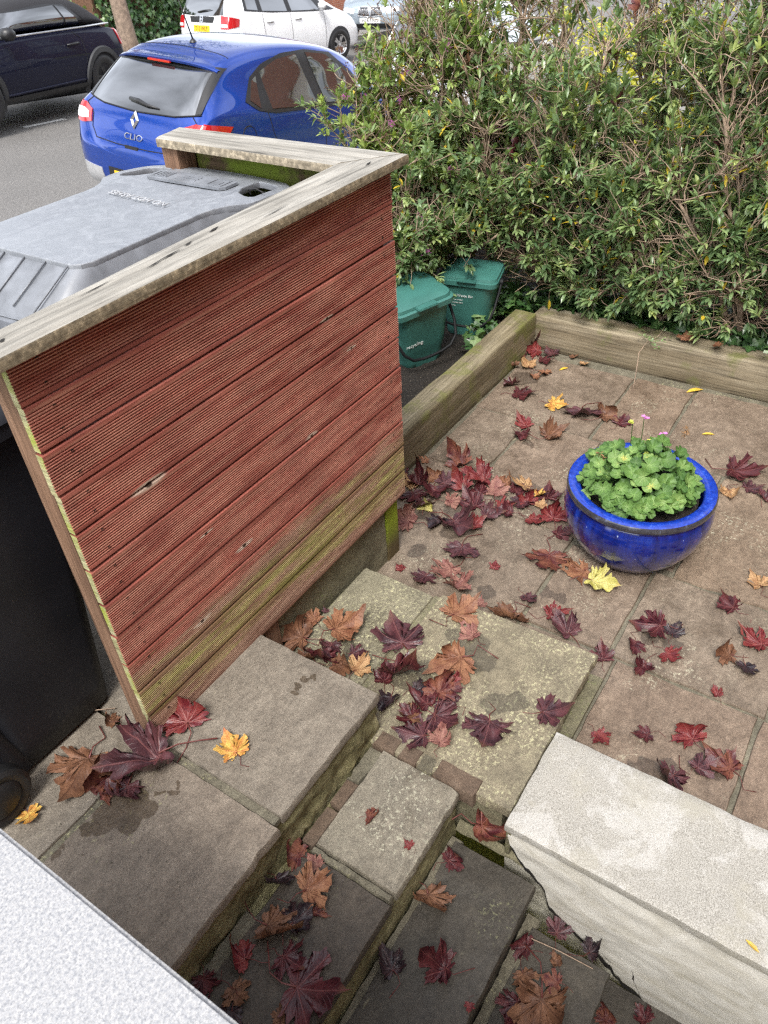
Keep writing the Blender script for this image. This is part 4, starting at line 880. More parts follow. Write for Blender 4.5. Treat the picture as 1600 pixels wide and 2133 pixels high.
# ------------------------------------------------------------------ cars
class Car:
    """a car in its own frame: rear bumper at x = 0, nose towards +x, left is +y, wheels on z = 0"""
    def __init__(s, name, label, loc, rot, stations, pmat, group='parked cars', sub=3):
        s.t = thing(name, label, 'car', loc, rot, group)
        lps = []
        for (x, zb, ws, zm, wm, zs, wsd, zr, wr) in stations:
            half = [(0.0, zb), (ws * 0.55, zb), (ws * 0.94, zb + 0.005), (ws, zb + 0.07), (wm, zm), (wm * 0.4 + wsd * 0.6, zm + (zs - zm) * 0.72), (wsd, zs), (wsd * 0.93 + wr * 0.07, zs + min(0.035, (zr - zs) * 0.3)),
                    (wr + (wsd - wr) * 0.36, zs + (zr - zs) * 0.52), (wr, zr - 0.05), (wr * 0.88, zr - 0.012), (wr * 0.5, zr + 0.004), (0.0, zr + 0.012)]
            lps.append([(x, -y, z) for y, z in half] + [(x, y, z) for y, z in reversed(half[1:-1])])
        mb = MB(); mb.loops(lps); o = mb.build('body', pmat, s.t, True, True)
        md = o.modifiers.new('s', 'SUBSURF'); md.levels = sub; md.render_levels = sub
        dg = bpy.context.evaluated_depsgraph_get(); ev = o.evaluated_get(dg); me = bpy.data.meshes.new_from_object(ev)
        o.modifiers.clear(); old = o.data; o.data = me; me.name = 'body'; bpy.data.meshes.remove(old); me.polygons.foreach_set('use_smooth', [True] * len(me.polygons))
        s.body = o; bm = bmesh.new(); bm.from_mesh(me); bmesh.ops.recalc_face_normals(bm, faces=bm.faces[:]); bm.to_mesh(me); s.bvh = BVHTree.FromBMesh(bm); bm.free()
    def hit(s, side, u, v):
        O, D = {'R': ((u, -4, v), (0, 1, 0)), 'L': ((u, 4, v), (0, -1, 0)), 'B': ((-4, u, v), (1, 0, 0)), 'F': ((9, u, v), (-1, 0, 0)), 'T': ((u, v, 5), (0, 0, -1))}[side]
        p, n, i, dd = s.bvh.ray_cast(Vector(O), Vector(D))
        if p is None: return None
        if n.dot(Vector(D)) > 0: n = -n
        return p, n
    def patch(s, name, side, lo, hi, mat, off=0.004, n=22, m=12, parent=None, th=0.006):
        """panel laid on the body between two polylines (in the side's own view)"""
        def rs(pl, k):
            L = [0]
            for a, b in zip(pl, pl[1:]): L.append(L[-1] + hypot(b[0] - a[0], b[1] - a[1]))
            out = []
            for i in range(k + 1):
                t = L[-1] * i / k; j = 0
                while j < len(L) - 2 and L[j + 1] < t: j += 1
                f = (t - L[j]) / max(1e-9, L[j + 1] - L[j]); out.append((pl[j][0] + (pl[j + 1][0] - pl[j][0]) * f, pl[j][1] + (pl[j + 1][1] - pl[j][1]) * f))
            return out
        A, B = rs(lo, n), rs(hi, n); vs = []; last = None; ring = []
        for j in range(m + 1):
            for i in range(n + 1):
                f = j / m; u = A[i][0] * (1 - f) + B[i][0] * f; v = A[i][1] * (1 - f) + B[i][1] * f
                h = s.hit(side, u, v) or last
                if h and last and (h[0] - last[0]).length > 0.22 and i > 0: h = last
                if h is None: h = (Vector((0, 0, 0)), Vector((0, 0, 1)))
                last = h; vs.append(h[0] + h[1] * off)
                ring.append(h[0] - h[1] * th)
        k = n + 1; fs = [(j * k + i, j * k + i + 1, (j + 1) * k + i + 1, (j + 1) * k + i) for j in range(m) for i in range(n)]
        bd = [i for i in range(k)] + [j * k + n for j in range(1, m + 1)] + [m * k + i for i in range(n - 1, -1, -1)] + [j * k for j in range(m - 1, 0, -1)]
        o = len(vs); vs += [ring[i] for i in bd]; q = len(bd)
        fs += [(bd[i], bd[(i + 1) % q], o + (i + 1) % q, o + i) for i in range(q)]
        mb = MB(); mb.add(vs, fs); return mb.build(name, mat, parent or s.t, True, True, 40)
    def line(s, name, side, pts, mat, r=0.004, off=0.0, parent=None, sub=8):
        P = []
        for a, b in zip(pts, pts[1:]):
            for i in range(sub):
                f = i / sub; h = s.hit(side, a[0] + (b[0] - a[0]) * f, a[1] + (b[1] - a[1]) * f)
                if h: P.append(h[0] + h[1] * off)
        h = s.hit(side, *pts[-1]);
        if h: P.append(h[0] + h[1] * off)
        mb = MB(); mb.tube(P, r, 6); return mb.build(name, mat, parent or s.t, True, True)
    def text(s, name, side, txt, size, u, v, mat, off=0.006, sx=1, parent=None, ext=0.003, stretch=1.0):
        vs, fs = text_mesh(txt, size, ext); out = []
        for q in vs:
            h = s.hit(side, u + sx * q.x * stretch, v + q.y)
            out.append((h[0] + h[1] * (off + q.z)) if h else Vector((0, 0, 0.5)))
        mb = MB(); mb.add(out, fs); return mb.build(name, mat, parent or s.t, False, True)
    def wheel(s, x, y, r=0.31, w=0.2, arch=None, spoke=5, rimmat=None, archmat=None):
        sg = -1 if y < 0 else 1
        wt = bpy.data.objects.new('wheel', None); C.objects.link(wt); wt.parent = s.t
        def lath(nm, prof, mat, n=44):
            mb = MB(); mb.lathe(prof, n); mb.v = [(x + v[0], y + sg * v[2], r + v[1]) for v in mb.v]; return mb.build(nm, mat, wt, True, True, 40)
        lath('tyre', [(r * 0.62, 0.012), (r * 0.70, 0.022), (r * 0.9, 0.02), (r * 0.985, 0.0), (r, -0.03), (r, -w)], M['rubber'])
        mb = MB(); mb.lathe([(r * 0.63, 0.012), (r * 0.58, 0.0), (r * 0.55, -0.05), (0.0001, -0.06)], 40)
        for k in range(spoke):
            a = 2 * pi * k / spoke
            for da in (-0.16, 0.16):
                ca, sa = cos(a + da), sin(a + da); px, py = -sin(a), cos(a)
                mb.add([(r * .58 * ca - px * .018, r * .58 * sa - py * .018, 0.002), (r * .58 * ca + px * .018, r * .58 * sa + py * .018, 0.002), (r * .1 * cos(a) + px * .02, r * .1 * sin(a) + py * .02, -0.01), (r * .1 * cos(a) - px * .02, r * .1 * sin(a) - py * .02, -0.01)], [(0, 1, 2, 3)])
        mb.v = [(x + v[0], y + sg * v[2], r + v[1]) for v in mb.v]; mb.build('rim', rimmat or M['chrome'], wt, True, True, 30)
        if arch:
            side = 'R' if sg < 0 else 'L'; vs = []; n = 36
            mb = MB()
            for q, (ra, oa) in enumerate(((arch * 0.2, 0.004), (arch * 0.6, 0.004), (arch, 0.004), (arch + 0.004, -0.01))):
                for k in range(n + 1):
                    a = -0.35 + (pi + 0.7) * k / n; px, pz = x + ra * cos(a), r + ra * sin(a)
                    h = s.hit(side, px, max(pz, 0.21)); p = h[0] if h else Vector((px, y, pz)); vs.append((px, p.y + sg * oa, pz))
            mb.add(vs, [(q * (n + 1) + k, q * (n + 1) + k + 1, (q + 1) * (n + 1) + k + 1, (q + 1) * (n + 1) + k) for q in range(3) for k in range(n)])
            mb.build('wheel_arch', archmat or M['seam'], s.t, True, True)
    def plate(s, txt, u, v, mat, side='B', w=0.52, h=0.112, off=0.012):
        q = s.hit(side, u, v); p, nn = q; z = Vector((nn.x, nn.y, 0)).normalized() if abs(nn.z) < .8 else Vector((-1 if side == 'B' else 1, 0, 0)); z = (z + Vector((0, 0, nn.z * .6))).normalized()
        x = Vector((0, 0, 1)).cross(z).normalized(); y = z.cross(x)
        F = frame(p + z * off, x, y, z)
        mb = MB(); mb.box(-w / 2, w / 2, -h / 2, h / 2, -0.012, 0.0, b=0.003, M=F); pl = mb.build('number_plate', mat, s.t, False, True)
        mb = MB(); put_text(mb, txt, h * 0.92, F @ Matrix.Translation((0, -0.004, 0.001)), 0.001); mb.build('lettering', M['ink'], pl, False, True)
        return pl

# --- the blue hatchback
cx_, cy_ = 4.06, 4.55
ST = [(0.00, 0.40, 0.50, 0.50, 0.58, 0.58, 0.60, 0.63, 0.45), (0.03, 0.30, 0.66, 0.50, 0.72, 0.62, 0.72, 0.665, 0.55), (0.07, 0.26, 0.74, 0.52, 0.80, 0.70, 0.76, 0.76, 0.60), (0.09, 0.24, 0.76, 0.56, 0.83, 0.82, 0.77, 0.88, 0.66), (0.14, 0.22, 0.78, 0.58, 0.85, 0.89, 0.79, 0.955, 0.70),
      (0.22, 0.21, 0.80, 0.60, 0.865, 0.94, 0.80, 1.05, 0.69), (0.34, 0.2, 0.81, 0.60, 0.868, 0.965, 0.80, 1.175, 0.66), (0.46, 0.2, 0.81, 0.60, 0.868, 0.97, 0.80, 1.28, 0.63), (0.56, 0.2, 0.815, 0.60, 0.868, 0.97, 0.805, 1.355, 0.615), (0.70, 0.2, 0.82, 0.60, 0.868, 0.97, 0.81, 1.405, 0.605), (1.05, 0.2, 0.82, 0.6, 0.865, 0.955, 0.82, 1.46, 0.605), (1.6, 0.2, 0.82, 0.6, 0.86, 0.935, 0.82, 1.475, 0.61),
      (2.2, 0.2, 0.82, 0.6, 0.86, 0.915, 0.82, 1.43, 0.60), (2.6, 0.2, 0.82, 0.6, 0.86, 0.90, 0.81, 1.27, 0.60), (2.95, 0.2, 0.82, 0.6, 0.865, 0.875, 0.80, 1.01, 0.62), (3.15, 0.2, 0.82, 0.6, 0.865, 0.86, 0.79, 0.95, 0.62), (3.6, 0.2, 0.80, 0.58, 0.85, 0.78, 0.76, 0.86, 0.58), (3.9, 0.22, 0.74, 0.5, 0.77, 0.62, 0.68, 0.70, 0.52), (4.06, 0.3, 0.5, 0.45, 0.56, 0.52, 0.52, 0.56, 0.42)]
clio = Car('parked_car', 'shiny blue hatchback seen from behind, parked beside the bin store', (cx_, cy_ + 0.03, -0.515), (R(3.5), R(6.2), R(-1.0)), ST, M['blue_paint'])
t = clio
t.patch('rear_window', 'B', [(0.70, 0.985), (0.45, 0.955), (0.0, 0.94), (-0.45, 0.955), (-0.70, 0.985)], [(0.60, 1.305), (0.3, 1.32), (0, 1.325), (-0.3, 1.32), (-0.60, 1.305)], M['glass'], 0.006, 30, 16)
t.line('window_seal', 'B', [(0.71, 0.99), (0.45, 0.952), (0.0, 0.936), (-0.45, 0.952), (-0.71, 0.99)], M['seam'], 0.007, 0.004)
def spx(y): return 0.435 + 0.03 * abs(y) + 0.06 * (abs(y) / .6) ** 4
ys_ = [-0.62 + 1.24 * i / 24 for i in range(25)]; top_ = []
lo_ = [(spx(y), y, 1.322 - 0.012 * (y / .6) ** 2 - 0.035 * (abs(y) / .6) ** 5) for y in ys_]; md_ = [(spx(y) - .008, y, 1.340 - 0.012 * (y / .6) ** 2 - 0.035 * (abs(y) / .6) ** 5) for y in ys_]
def tp(f, up):
    o = []
    for y in ys_:
        x = spx(y) + (0.70 - spx(y)) * f; h = t.hit('T', x, y * (1 - .02 * f)); z = (1.346 - 0.012 * (y / .6) ** 2 - 0.035 * (abs(y) / .6) ** 5)
        hz = h[0].z + .004 if h else z; o.append((x, y * (1 - .02 * f), z * (1 - f) + hz * f + up))
    return o
L_ = [lo_, md_, tp(0.03, .004), tp(.3, .007), tp(.65, .005), tp(1.0, 0)]; mb = MB(); mb.add([v for l in L_ for v in l] + [(0.62, y * .97, 1.305) for y in ys_], [(r * 25 + i, r * 25 + i + 1, (r + 1) * 25 + i + 1, (r + 1) * 25 + i) for r in range(5) for i in range(24)])
t_sp = mb.build('spoiler', M['blue_paint'], t.t, True, True, 50)
mb = MB(); mb.add(lo_ + [(0.60, y * .97, 1.295) for y in ys_], [(i, i + 1, 26 + i, 25 + i) for i in range(24)]); mb.build('spoiler_underside', M['trim'], t_sp, False, True)
mb = MB(); mb.box(0.425, 0.45, -0.14, 0.14, 1.308, 1.326, b=0.003); mb.build('brake_light', M['redlamp'], t_sp, False, True)
t.patch('window_header', 'B', [(0.60, 1.275), (0.3, 1.288), (0, 1.292), (-0.3, 1.288), (-0.60, 1.275)], [(0.60, 1.31), (0.3, 1.32), (0, 1.325), (-0.3, 1.32), (-0.60, 1.31)], M['trim'], 0.010, 24, 4)
for s_ in (-1, 1):
    t.patch('quarter_trim', 'B', [(s_ * 0.705, 1.0), (s_ * 0.665, 1.15), (s_ * 0.615, 1.305)], [(s_ * 0.655, 0.985), (s_ * 0.61, 1.15), (s_ * 0.575, 1.31)], M['trim'], 0.010, 10, 4)
mb = MB(); h = t.hit('B', 0.10, 1.02)[0]; h2 = t.hit('B', -0.26, 0.99)[0]
mb.tube([h + Vector((-0.02, 0.02, 0.005)), h + Vector((-0.03, -0.1, 0.0)), h.lerp(h2, .6) + Vector((-0.03, 0, 0)), h2 + Vector((-0.015, 0, 0))], [0.016, 0.02, 0.013, 0.006], 8); mb.build('rear_wiper', M['trim'], t.t, True, True)
for s_ in (-1, 1):
    sd = 'L' if s_ > 0 else 'R'
    tl = t.patch('tail_light', 'B', [(s_ * 0.80, 0.785), (s_ * 0.70, 0.765), (s_ * 0.58, 0.785)], [(s_ * 0.79, 0.925), (s_ * 0.70, 0.925), (s_ * 0.58, 0.885)], M['redlamp'], 0.010, 14, 8)
    t.patch('clear_lens', 'B', [(s_ * 0.785, 0.815), (s_ * 0.70, 0.80), (s_ * 0.62, 0.81)], [(s_ * 0.778, 0.885), (s_ * 0.70, 0.88), (s_ * 0.62, 0.86)], M['whitelamp'], 0.016, 12, 5, tl)
    t.patch('tail_light', sd, [(0.13, 0.79), (0.40, 0.835)], [(0.17, 0.935), (0.47, 0.895)], M['redlamp'], 0.008, 12, 6)
def diamond(mb, F, w_, h_, k):
    o = [(0, h_), (w_, 0), (0, -h_), (-w_, 0)]; i_ = [(x * k, y * k) for x, y in o]
    vs = [F @ Vector((x, y, 0.0)) for x, y in o] + [F @ Vector(((x + a) / 2, (y + b) / 2, 0.018)) for (x, y), (a, b) in zip(o, i_)] + [F @ Vector((x, y, 0.0)) for x, y in i_]
    mb.add(vs, [(r * 4 + i, r * 4 + (i + 1) % 4, (r + 1) * 4 + (i + 1) % 4, (r + 1) * 4 + i) for r in (0, 1) for i in range(4)])
p, nn = t.hit('B', 0, 0.872); z = nn.normalized(); x = Vector((0, -1, 0)); y = z.cross(x)
mb = MB(); diamond(mb, frame(p + z * 0.004, x, y, z), 0.052, 0.078, 0.42); mb.build('badge', M['chrome'], t.t, False, True)
t.text('lettering', 'B', 'CLIO', 0.072, 0.0, 0.735, M['chrome'], 0.006, -1, stretch=1.5)
t.line('hatch_seam', 'B', [(0.60, 1.0), (0.70, 0.93), (0.56, 0.86), (0.57, 0.75), (0.50, 0.672), (0.2, 0.660), (-0.2, 0.660), (-0.50, 0.672), (-0.57, 0.75), (-0.56, 0.86), (-0.70, 0.93), (-0.60, 1.0)], M['seam'], 0.005)
t.patch('plate_recess', 'B', [(0.34, 0.29), (-0.34, 0.29)], [(0.34, 0.45), (-0.34, 0.45)], M['trim'], 0.004, 10, 4)
t.plate('LB16 KYO', 0.0, 0.37, M['plate_y'])
mb = MB(); h = t.hit('B', 0, 0.665)[0]; mb.box(h.x - 0.012, h.x + 0.03, -0.09, 0.09, 0.635, 0.668, b=0.006); mb.build('tailgate_handle', M['trim'], t.t, False, True)
for s_ in (-1, 1):
    t.patch('bumper_insert', 'B', [(s_ * 0.74, 0.26), (s_ * 0.42, 0.27)], [(s_ * 0.72, 0.44), (s_ * 0.44, 0.42)], M['grey_plastic'], 0.008, 12, 6)
for s_ in (-1, 1):
    sd = 'L' if s_ > 0 else 'R'
    fr_ = t.patch('window_frame', sd, [(0.70, 1.06), (0.82, 0.985), (1.05, 0.95), (1.6, 0.94), (2.3, 0.925), (2.72, 0.94)], [(0.86, 1.235), (1.05, 1.325), (1.35, 1.39), (1.7, 1.405), (2.1, 1.365), (2.68, 1.0)], M['trim'], 0.006, 40, 10)
    t.patch('quarter_glass', sd, [(0.76, 1.065), (0.86, 1.0)], [(0.86, 1.205), (0.93, 1.235)], M['glass'], 0.010, 8, 8, fr_)
    t.patch('rear_door_glass', sd, [(1.0, 0.985), (1.3, 0.975), (1.66, 0.97)], [(0.99, 1.265), (1.25, 1.345), (1.55, 1.375)], M['glass'], 0.011, 18, 10, fr_)
    t.patch('front_door_glass', sd, [(1.80, 0.97), (2.2, 0.955), (2.6, 0.96)], [(1.70, 1.38), (2.0, 1.355), (2.45, 1.10)], M['glass'], 0.011, 18, 10, fr_)
    t.line('door_seam', sd, [(0.93, 1.0), (0.98, 0.80), (1.08, 0.60), (1.15, 0.35)], M['seam'], 0.0045)
    t.line('door_seam', sd, [(1.74, 0.95), (1.76, 0.6), (1.74, 0.3)], M['seam'], 0.0045)
t.line('fuel_flap', 'R', [(0.66 + 0.085 * cos(a), 0.80 + 0.085 * sin(a)) for a in [2 * pi * i / 16 for i in range(17)]], M['seam'], 0.004, sub=2)
t.line('roof_seam', 'T', [(0.72, 0.56), (0.73, 0.3), (0.735, 0.0), (0.73, -0.3), (0.72, -0.56)], M['seam'], 0.004)
mb = MB(); h = t.hit('T', 0.86, 0.0)[0]; mb.lathe([(0.035, 0.0), (0.026, 0.015), (0.010, 0.03), (0.0001, 0.034)], 16, h); mb.tube([h + Vector((0, 0, 0.02)), h + Vector((-0.14, 0, 0.33))], [0.008, 0.0035], 6); mb.build('antenna', M['trim'], t.t, True, True)
for (x, y) in ((0.62, -0.845), (0.62, 0.845), (3.2, -0.845), (3.2, 0.845)): t.wheel(x, y, 0.31, arch=0.355)
for y_ in (-1.04, 0.86):
    mb = MB(); mb.box(2.28, 2.45, y_, y_ + .18, 0.95, 1.08, b=0.03); mb.build('wing_mirror', M['blue_paint'], t.t, True, True)

# --- the dark convertible across the road (nose to the left of the picture)
ST = [(0.00, 0.36, 0.5, 0.5, 0.56, 0.62, 0.55, 0.66, 0.4), (0.05, 0.28, 0.68, 0.52, 0.74, 0.72, 0.70, 0.78, 0.55), (0.12, 0.24, 0.76, 0.55, 0.82, 0.82, 0.76, 0.90, 0.62), (0.22, 0.2, 0.78, 0.58, 0.855, 0.88, 0.79, 0.955, 0.66), (0.38, 0.2, 0.79, 0.6, 0.865, 0.915, 0.80, 0.99, 0.68),
      (0.8, 0.2, 0.80, 0.6, 0.865, 0.925, 0.80, 1.00, 0.70), (1.5, 0.2, 0.8, 0.6, 0.86, 0.925, 0.81, 1.00, 0.70), (2.3, 0.2, 0.8, 0.6, 0.86, 0.915, 0.81, 0.99, 0.70), (2.75, 0.2, 0.8, 0.6, 0.86, 0.90, 0.80, 0.97, 0.70), (3.3, 0.2, 0.8, 0.6, 0.86, 0.84, 0.76, 0.92, 0.62), (3.65, 0.22, 0.75, 0.55, 0.78, 0.72, 0.68, 0.80, 0.55), (3.82, 0.3, 0.55, 0.5, 0.6, 0.6, 0.55, 0.64, 0.42)]
mini = Car('parked_car', 'dark navy convertible with a black fabric roof across the road', (8.60, 10.55, -0.585), (R(-0.5), R(-3.4), R(191.5)), ST, M['navy_paint'])
t = mini
lps = []
for (x, wb_, zr, wr) in ((0.20, 0.66, 1.0, 0.56), (0.30, 0.745, 1.07, 0.62), (0.48, 0.775, 1.19, 0.63), (0.75, 0.785, 1.33, 0.62), (1.1, 0.79, 1.395, 0.62), (1.6, 0.79, 1.41, 0.62), (2.1, 0.79, 1.385, 0.61), (2.4, 0.78, 1.30, 0.60), (2.75, 0.77, 1.05, 0.60)):
    half = [(wb_, 0.96), (wb_ * 0.66 + wr * 0.34, 0.96 + (zr - 0.96) * 0.4), (wr * 1.02, zr - 0.07), (wr * 0.8, zr - 0.015), (wr * 0.4, zr), (0, zr + 0.004)]
    lps.append([(x, -y, z) for y, z in half] + [(x, y, z) for y, z in reversed(half[:-1])])
mb = MB(); mb.loops(lps); o = mb.build('soft_top', M['hood'], t.t, True, True); md = o.modifiers.new('s', 'SUBSURF'); md.levels = 2; md.render_levels = 2
me = bpy.data.meshes.new_from_object(o.evaluated_get(bpy.context.evaluated_depsgraph_get())); o.modifiers.clear(); o.data = me; me.polygons.foreach_set('use_smooth', [True] * len(me.polygons))
bm = bmesh.new(); bm.from_mesh(me); bmesh.ops.recalc_face_normals(bm, faces=bm.faces[:]); bm.to_mesh(me); keep = t.bvh; t.bvh = BVHTree.FromBMesh(bm); bm.free(); roof = o
for sd in 'LR':
    t.patch('window_seal', sd, [(0.80, 1.0), (1.4, 0.985), (2.62, 0.985)], [(1.12, 1.27), (1.5, 1.295), (2.35, 1.24)], M['trim'], 0.004, 26, 8, roof)
    t.patch('side_glass', sd, [(0.90, 1.01), (1.19, 1.0)], [(1.15, 1.245), (1.30, 1.265)], M['glass'], 0.010, 10, 8, roof)
    t.patch('side_glass', sd, [(1.23, 1.0), (2.56, 1.0)], [(1.34, 1.267), (2.32, 1.225)], M['glass'], 0.010, 20, 8, roof)
t.line('roof_fold', 'L', [(0.9, 1.35), (0.98, 1.2), (0.80, 1.02)], M['seam'], 0.005, parent=roof)
t.bvh = keep
for sd, s_ in (('L', 1), ('R', -1)):
    mb = MB(); mb.tube([(0.30, s_ * 0.735, 0.985), (0.5, s_ * 0.775, 0.99), (1.0, s_ * 0.80, 0.985), (2.0, s_ * 0.80, 0.98), (2.7, s_ * 0.785, 0.97)], 0.013, 8); mb.build('chrome_strip', M['chrome'], t.t, True, True)
    t.line('door_seam', sd, [(1.22, 0.94), (1.08, 0.86), (1.06, 0.70), (1.05, 0.30)], M['seam'], 0.006)
    mb = MB(); yy = t.hit(sd, 1.28, 0.80)[0].y; mb.tube([(1.16, yy + s_ * .012, 0.80), (1.22, yy + s_ * .035, 0.806), (1.34, yy + s_ * .035, 0.80), (1.42, yy + s_ * .010, 0.795)], [0.012, 0.017, 0.017, 0.010], 8); mb.build('door_handle', M['trim'], t.t, True, True)
    t.patch('sill', sd, [(0.98, 0.20), (2.9, 0.20)], [(0.98, 0.295), (2.9, 0.295)], M['trim'], 0.02, 20, 3)
    t.line('sill_line', sd, [(1.0, 0.335), (2.9, 0.315)], M['navy_paint'], 0.02)
    mb = MB(); mb.loops([[(2.62 + 0.10 * cos(a) * k, s_ * (0.97 + 0.10 * sin(a) * k), 1.02 + z) for a in [2 * pi * i / 14 for i in range(14)]] for k, z in ((0.5, -0.07), (1, -0.03), (1, 0.03), (0.6, 0.075))]); mb.tube([(2.62, s_ * 0.80, 0.97), (2.62, s_ * 0.92, 0.98)], 0.02, 8); mb.build('wing_mirror', M['trim'], t.t, True, True)
    vs = []; n = 30; mb = MB()
    for wx in (0.70, 3.15):
        vs = []; mb = MB()
        for (ra, oa) in ((0.335, 0.0), (0.345, 0.028), (0.41, 0.028), (0.425, 0.004)):
            for k in range(n + 1):
                a = -0.45 + (pi + 0.9) * k / n; px, pz = wx + ra * cos(a), 0.30 + ra * sin(a); h = t.hit(sd, min(max(px, .06), 3.7), min(max(pz, 0.22), 0.9)); vs.append((px, h[0].y + s_ * oa, pz))
        mb.add(vs, [(q * (n + 1) + k, q * (n + 1) + k + 1, (q + 1) * (n + 1) + k + 1, (q + 1) * (n + 1) + k) for q in range(3) for k in range(n)]); mb.build('arch_cladding', M['clad'], t.t, True, True, 40)
    t.patch('tail_light', sd, [(0.06, 0.70), (0.18, 0.70)], [(0.17, 0.90), (0.26, 0.90)], M['redlamp'], 0.016, 8, 8)
for (x, y) in ((0.70, 0.835), (0.70, -0.835), (3.15, 0.835), (3.15, -0.835)): t.wheel(x, y, 0.31, arch=0.345, rimmat=M['trim'])
t.plate('LD17 VXE', 0, 0.55, M['plate_y'])

# --- the white high hatchback beyond, and another white car ahead of the blue one
ST = [(0.00, 0.36, 0.55, 0.5, 0.6, 0.62, 0.6, 0.68, 0.5), (0.03, 0.3, 0.7, 0.52, 0.74, 0.72, 0.72, 0.80, 0.60), (0.07, 0.26, 0.76, 0.55, 0.81, 0.88, 0.77, 0.98, 0.66), (0.14, 0.22, 0.79, 0.6, 0.84, 1.0, 0.79, 1.18, 0.66), (0.24, 0.2, 0.8, 0.62, 0.848, 1.05, 0.79, 1.38, 0.62), (0.36, 0.2, 0.8, 0.62, 0.848, 1.06, 0.79, 1.48, 0.58), (0.6, 0.2, 0.8, 0.62, 0.848, 1.05, 0.79, 1.51, 0.58),
      (1.3, 0.2, 0.8, 0.62, 0.848, 1.0, 0.79, 1.525, 0.59), (2.0, 0.2, 0.8, 0.62, 0.848, 0.96, 0.79, 1.49, 0.58), (2.5, 0.2, 0.8, 0.62, 0.848, 0.94, 0.79, 1.33, 0.58), (3.0, 0.2, 0.8, 0.6, 0.848, 0.92, 0.79, 1.08, 0.6), (3.3, 0.2, 0.8, 0.6, 0.845, 0.86, 0.77, 0.96, 0.6), (3.6, 0.2, 0.76, 0.56, 0.79, 0.74, 0.7, 0.82, 0.54), (3.8, 0.24, 0.66, 0.5, 0.68, 0.6, 0.6, 0.66, 0.48), (3.9, 0.32, 0.48, 0.46, 0.5, 0.53, 0.46, 0.56, 0.38)]
def jazz(label, loc, rot, reg):
    t = Car('parked_car', label, loc, rot, ST, M['white_paint'])
    t.patch('rear_window', 'B', [(0.66, 1.03), (0, 1.0), (-0.66, 1.03)], [(0.56, 1.44), (0, 1.46), (-0.56, 1.44)], M['glass'], 0.006, 20, 10)
    t.patch('plate_garnish', 'B', [(0.36, 0.90), (-0.36, 0.90)], [(0.40, 1.0), (-0.40, 1.0)], M['trim'], 0.008, 10, 4)
    mb = MB(); p, nn = t.hit('B', 0, 0.955); z = nn; x = Vector((0, -1, 0)); y = z.cross(x); F = frame(p + z * 0.014, x, y, z)
    for a in ((-.032, -.022, -.035, .04), (.022, .032, -.035, .04), (-.022, .022, -.006, .006)): mb.box(*a, 0, 0.006, M=F)
    for a in ((-.05, -.042, -.05, .05), (.042, .05, -.05, .05), (-.042, .042, .046, .054), (-.042, .042, -.054, -.046)): mb.box(*a, 0, 0.004, M=F)
    mb.build('badge', M['chrome'], t.t, False, True)
    t.plate(reg, 0, 0.80, M['plate_y'])
    mb = MB(); h = t.hit('B', 0.12, 1.07)[0]; mb.tube([h + Vector((-.02, 0, 0)), h + Vector((-.03, -.2, .03)), h + Vector((-.015, -.42, .05))], [0.014, 0.012, 0.006], 6); mb.build('rear_wiper', M['trim'], t.t, True, True)
    for s_, sd in ((-1, 'R'), (1, 'L')):
        tl = t.patch('tail_light', 'B', [(s_ * 0.79, 0.80), (s_ * 0.60, 0.80)], [(s_ * 0.77, 1.0), (s_ * 0.60, 1.02)], M['redlamp'], 0.010, 8, 8)
        t.patch('clear_lens', 'B', [(s_ * 0.775, 0.83), (s_ * 0.63, 0.83)], [(s_ * 0.77, 0.88), (s_ * 0.63, 0.88)], M['whitelamp'], 0.016, 8, 4, tl)
        t.patch('tail_light', sd, [(0.06, 0.80), (0.32, 0.83)], [(0.14, 1.0), (0.36, 0.95)], M['redlamp'], 0.009, 8, 8)
        fr_ = t.patch('window_frame', sd, [(0.52, 1.07), (1.2, 1.005), (2.3, 0.955), (3.0, 0.95)], [(0.62, 1.40), (1.2, 1.45), (1.9, 1.43), (2.75, 1.08)], M['trim'], 0.005, 30, 8)
        t.patch('side_glass', sd, [(0.60, 1.09), (0.86, 1.06)], [(0.66, 1.36), (0.90, 1.40)], M['glass'], 0.010, 8, 8, fr_)
        t.patch('side_glass', sd, [(0.97, 1.045), (1.62, 1.0)], [(1.0, 1.405), (1.60, 1.41)], M['glass'], 0.010, 12, 8, fr_)
        t.patch('side_glass', sd, [(1.74, 1.0), (2.52, 0.97)], [(1.72, 1.41), (2.34, 1.24)], M['glass'], 0.010, 12, 8, fr_)
        t.line('door_seam', sd, [(0.95, 1.0), (0.97, 0.6), (1.05, 0.3)], M['seam'], 0.005); t.line('door_seam', sd, [(1.69, 0.98), (1.70, 0.3)], M['seam'], 0.005); t.line('door_seam', sd, [(2.62, 0.95), (2.66, 0.3)], M['seam'], 0.005)
        for hx in (1.12, 1.88):
            yy = t.hit(sd, hx, 0.86)[0].y; mb = MB(); mb.box(hx - .09, hx + .09, min(yy, yy + s_ * .03), max(yy, yy + s_ * .03), 0.845, 0.875, b=0.01); mb.build('door_handle', M['white_paint'], t.t, True, True)
        mb = MB(); mb.box(2.42, 2.56, min(s_ * .83, s_ * 1.0), max(s_ * .83, s_ * 1.0), 0.97, 1.13, b=0.035); mb.build('wing_mirror', M['white_paint'], t.t, True, True)
    for (x, y) in ((0.60, -0.825), (0.60, 0.825), (3.05, -0.825), (3.05, 0.825)): t.wheel(x, y, 0.30, arch=0.345)
    return t
jazz('white tall hatchback parked beyond the blue car with its red tail lights showing', (12.15, 11.5, -1.0), (R(-1), R(3.0), R(-9.4)), 'T12 WLP')
jazz('white car parked ahead of the blue hatchback, glimpsed through the hedge', (9.6, 4.75, road_z(9.6, 4.7)), (0, R(3.7), R(3)), 'LV13 KTO')

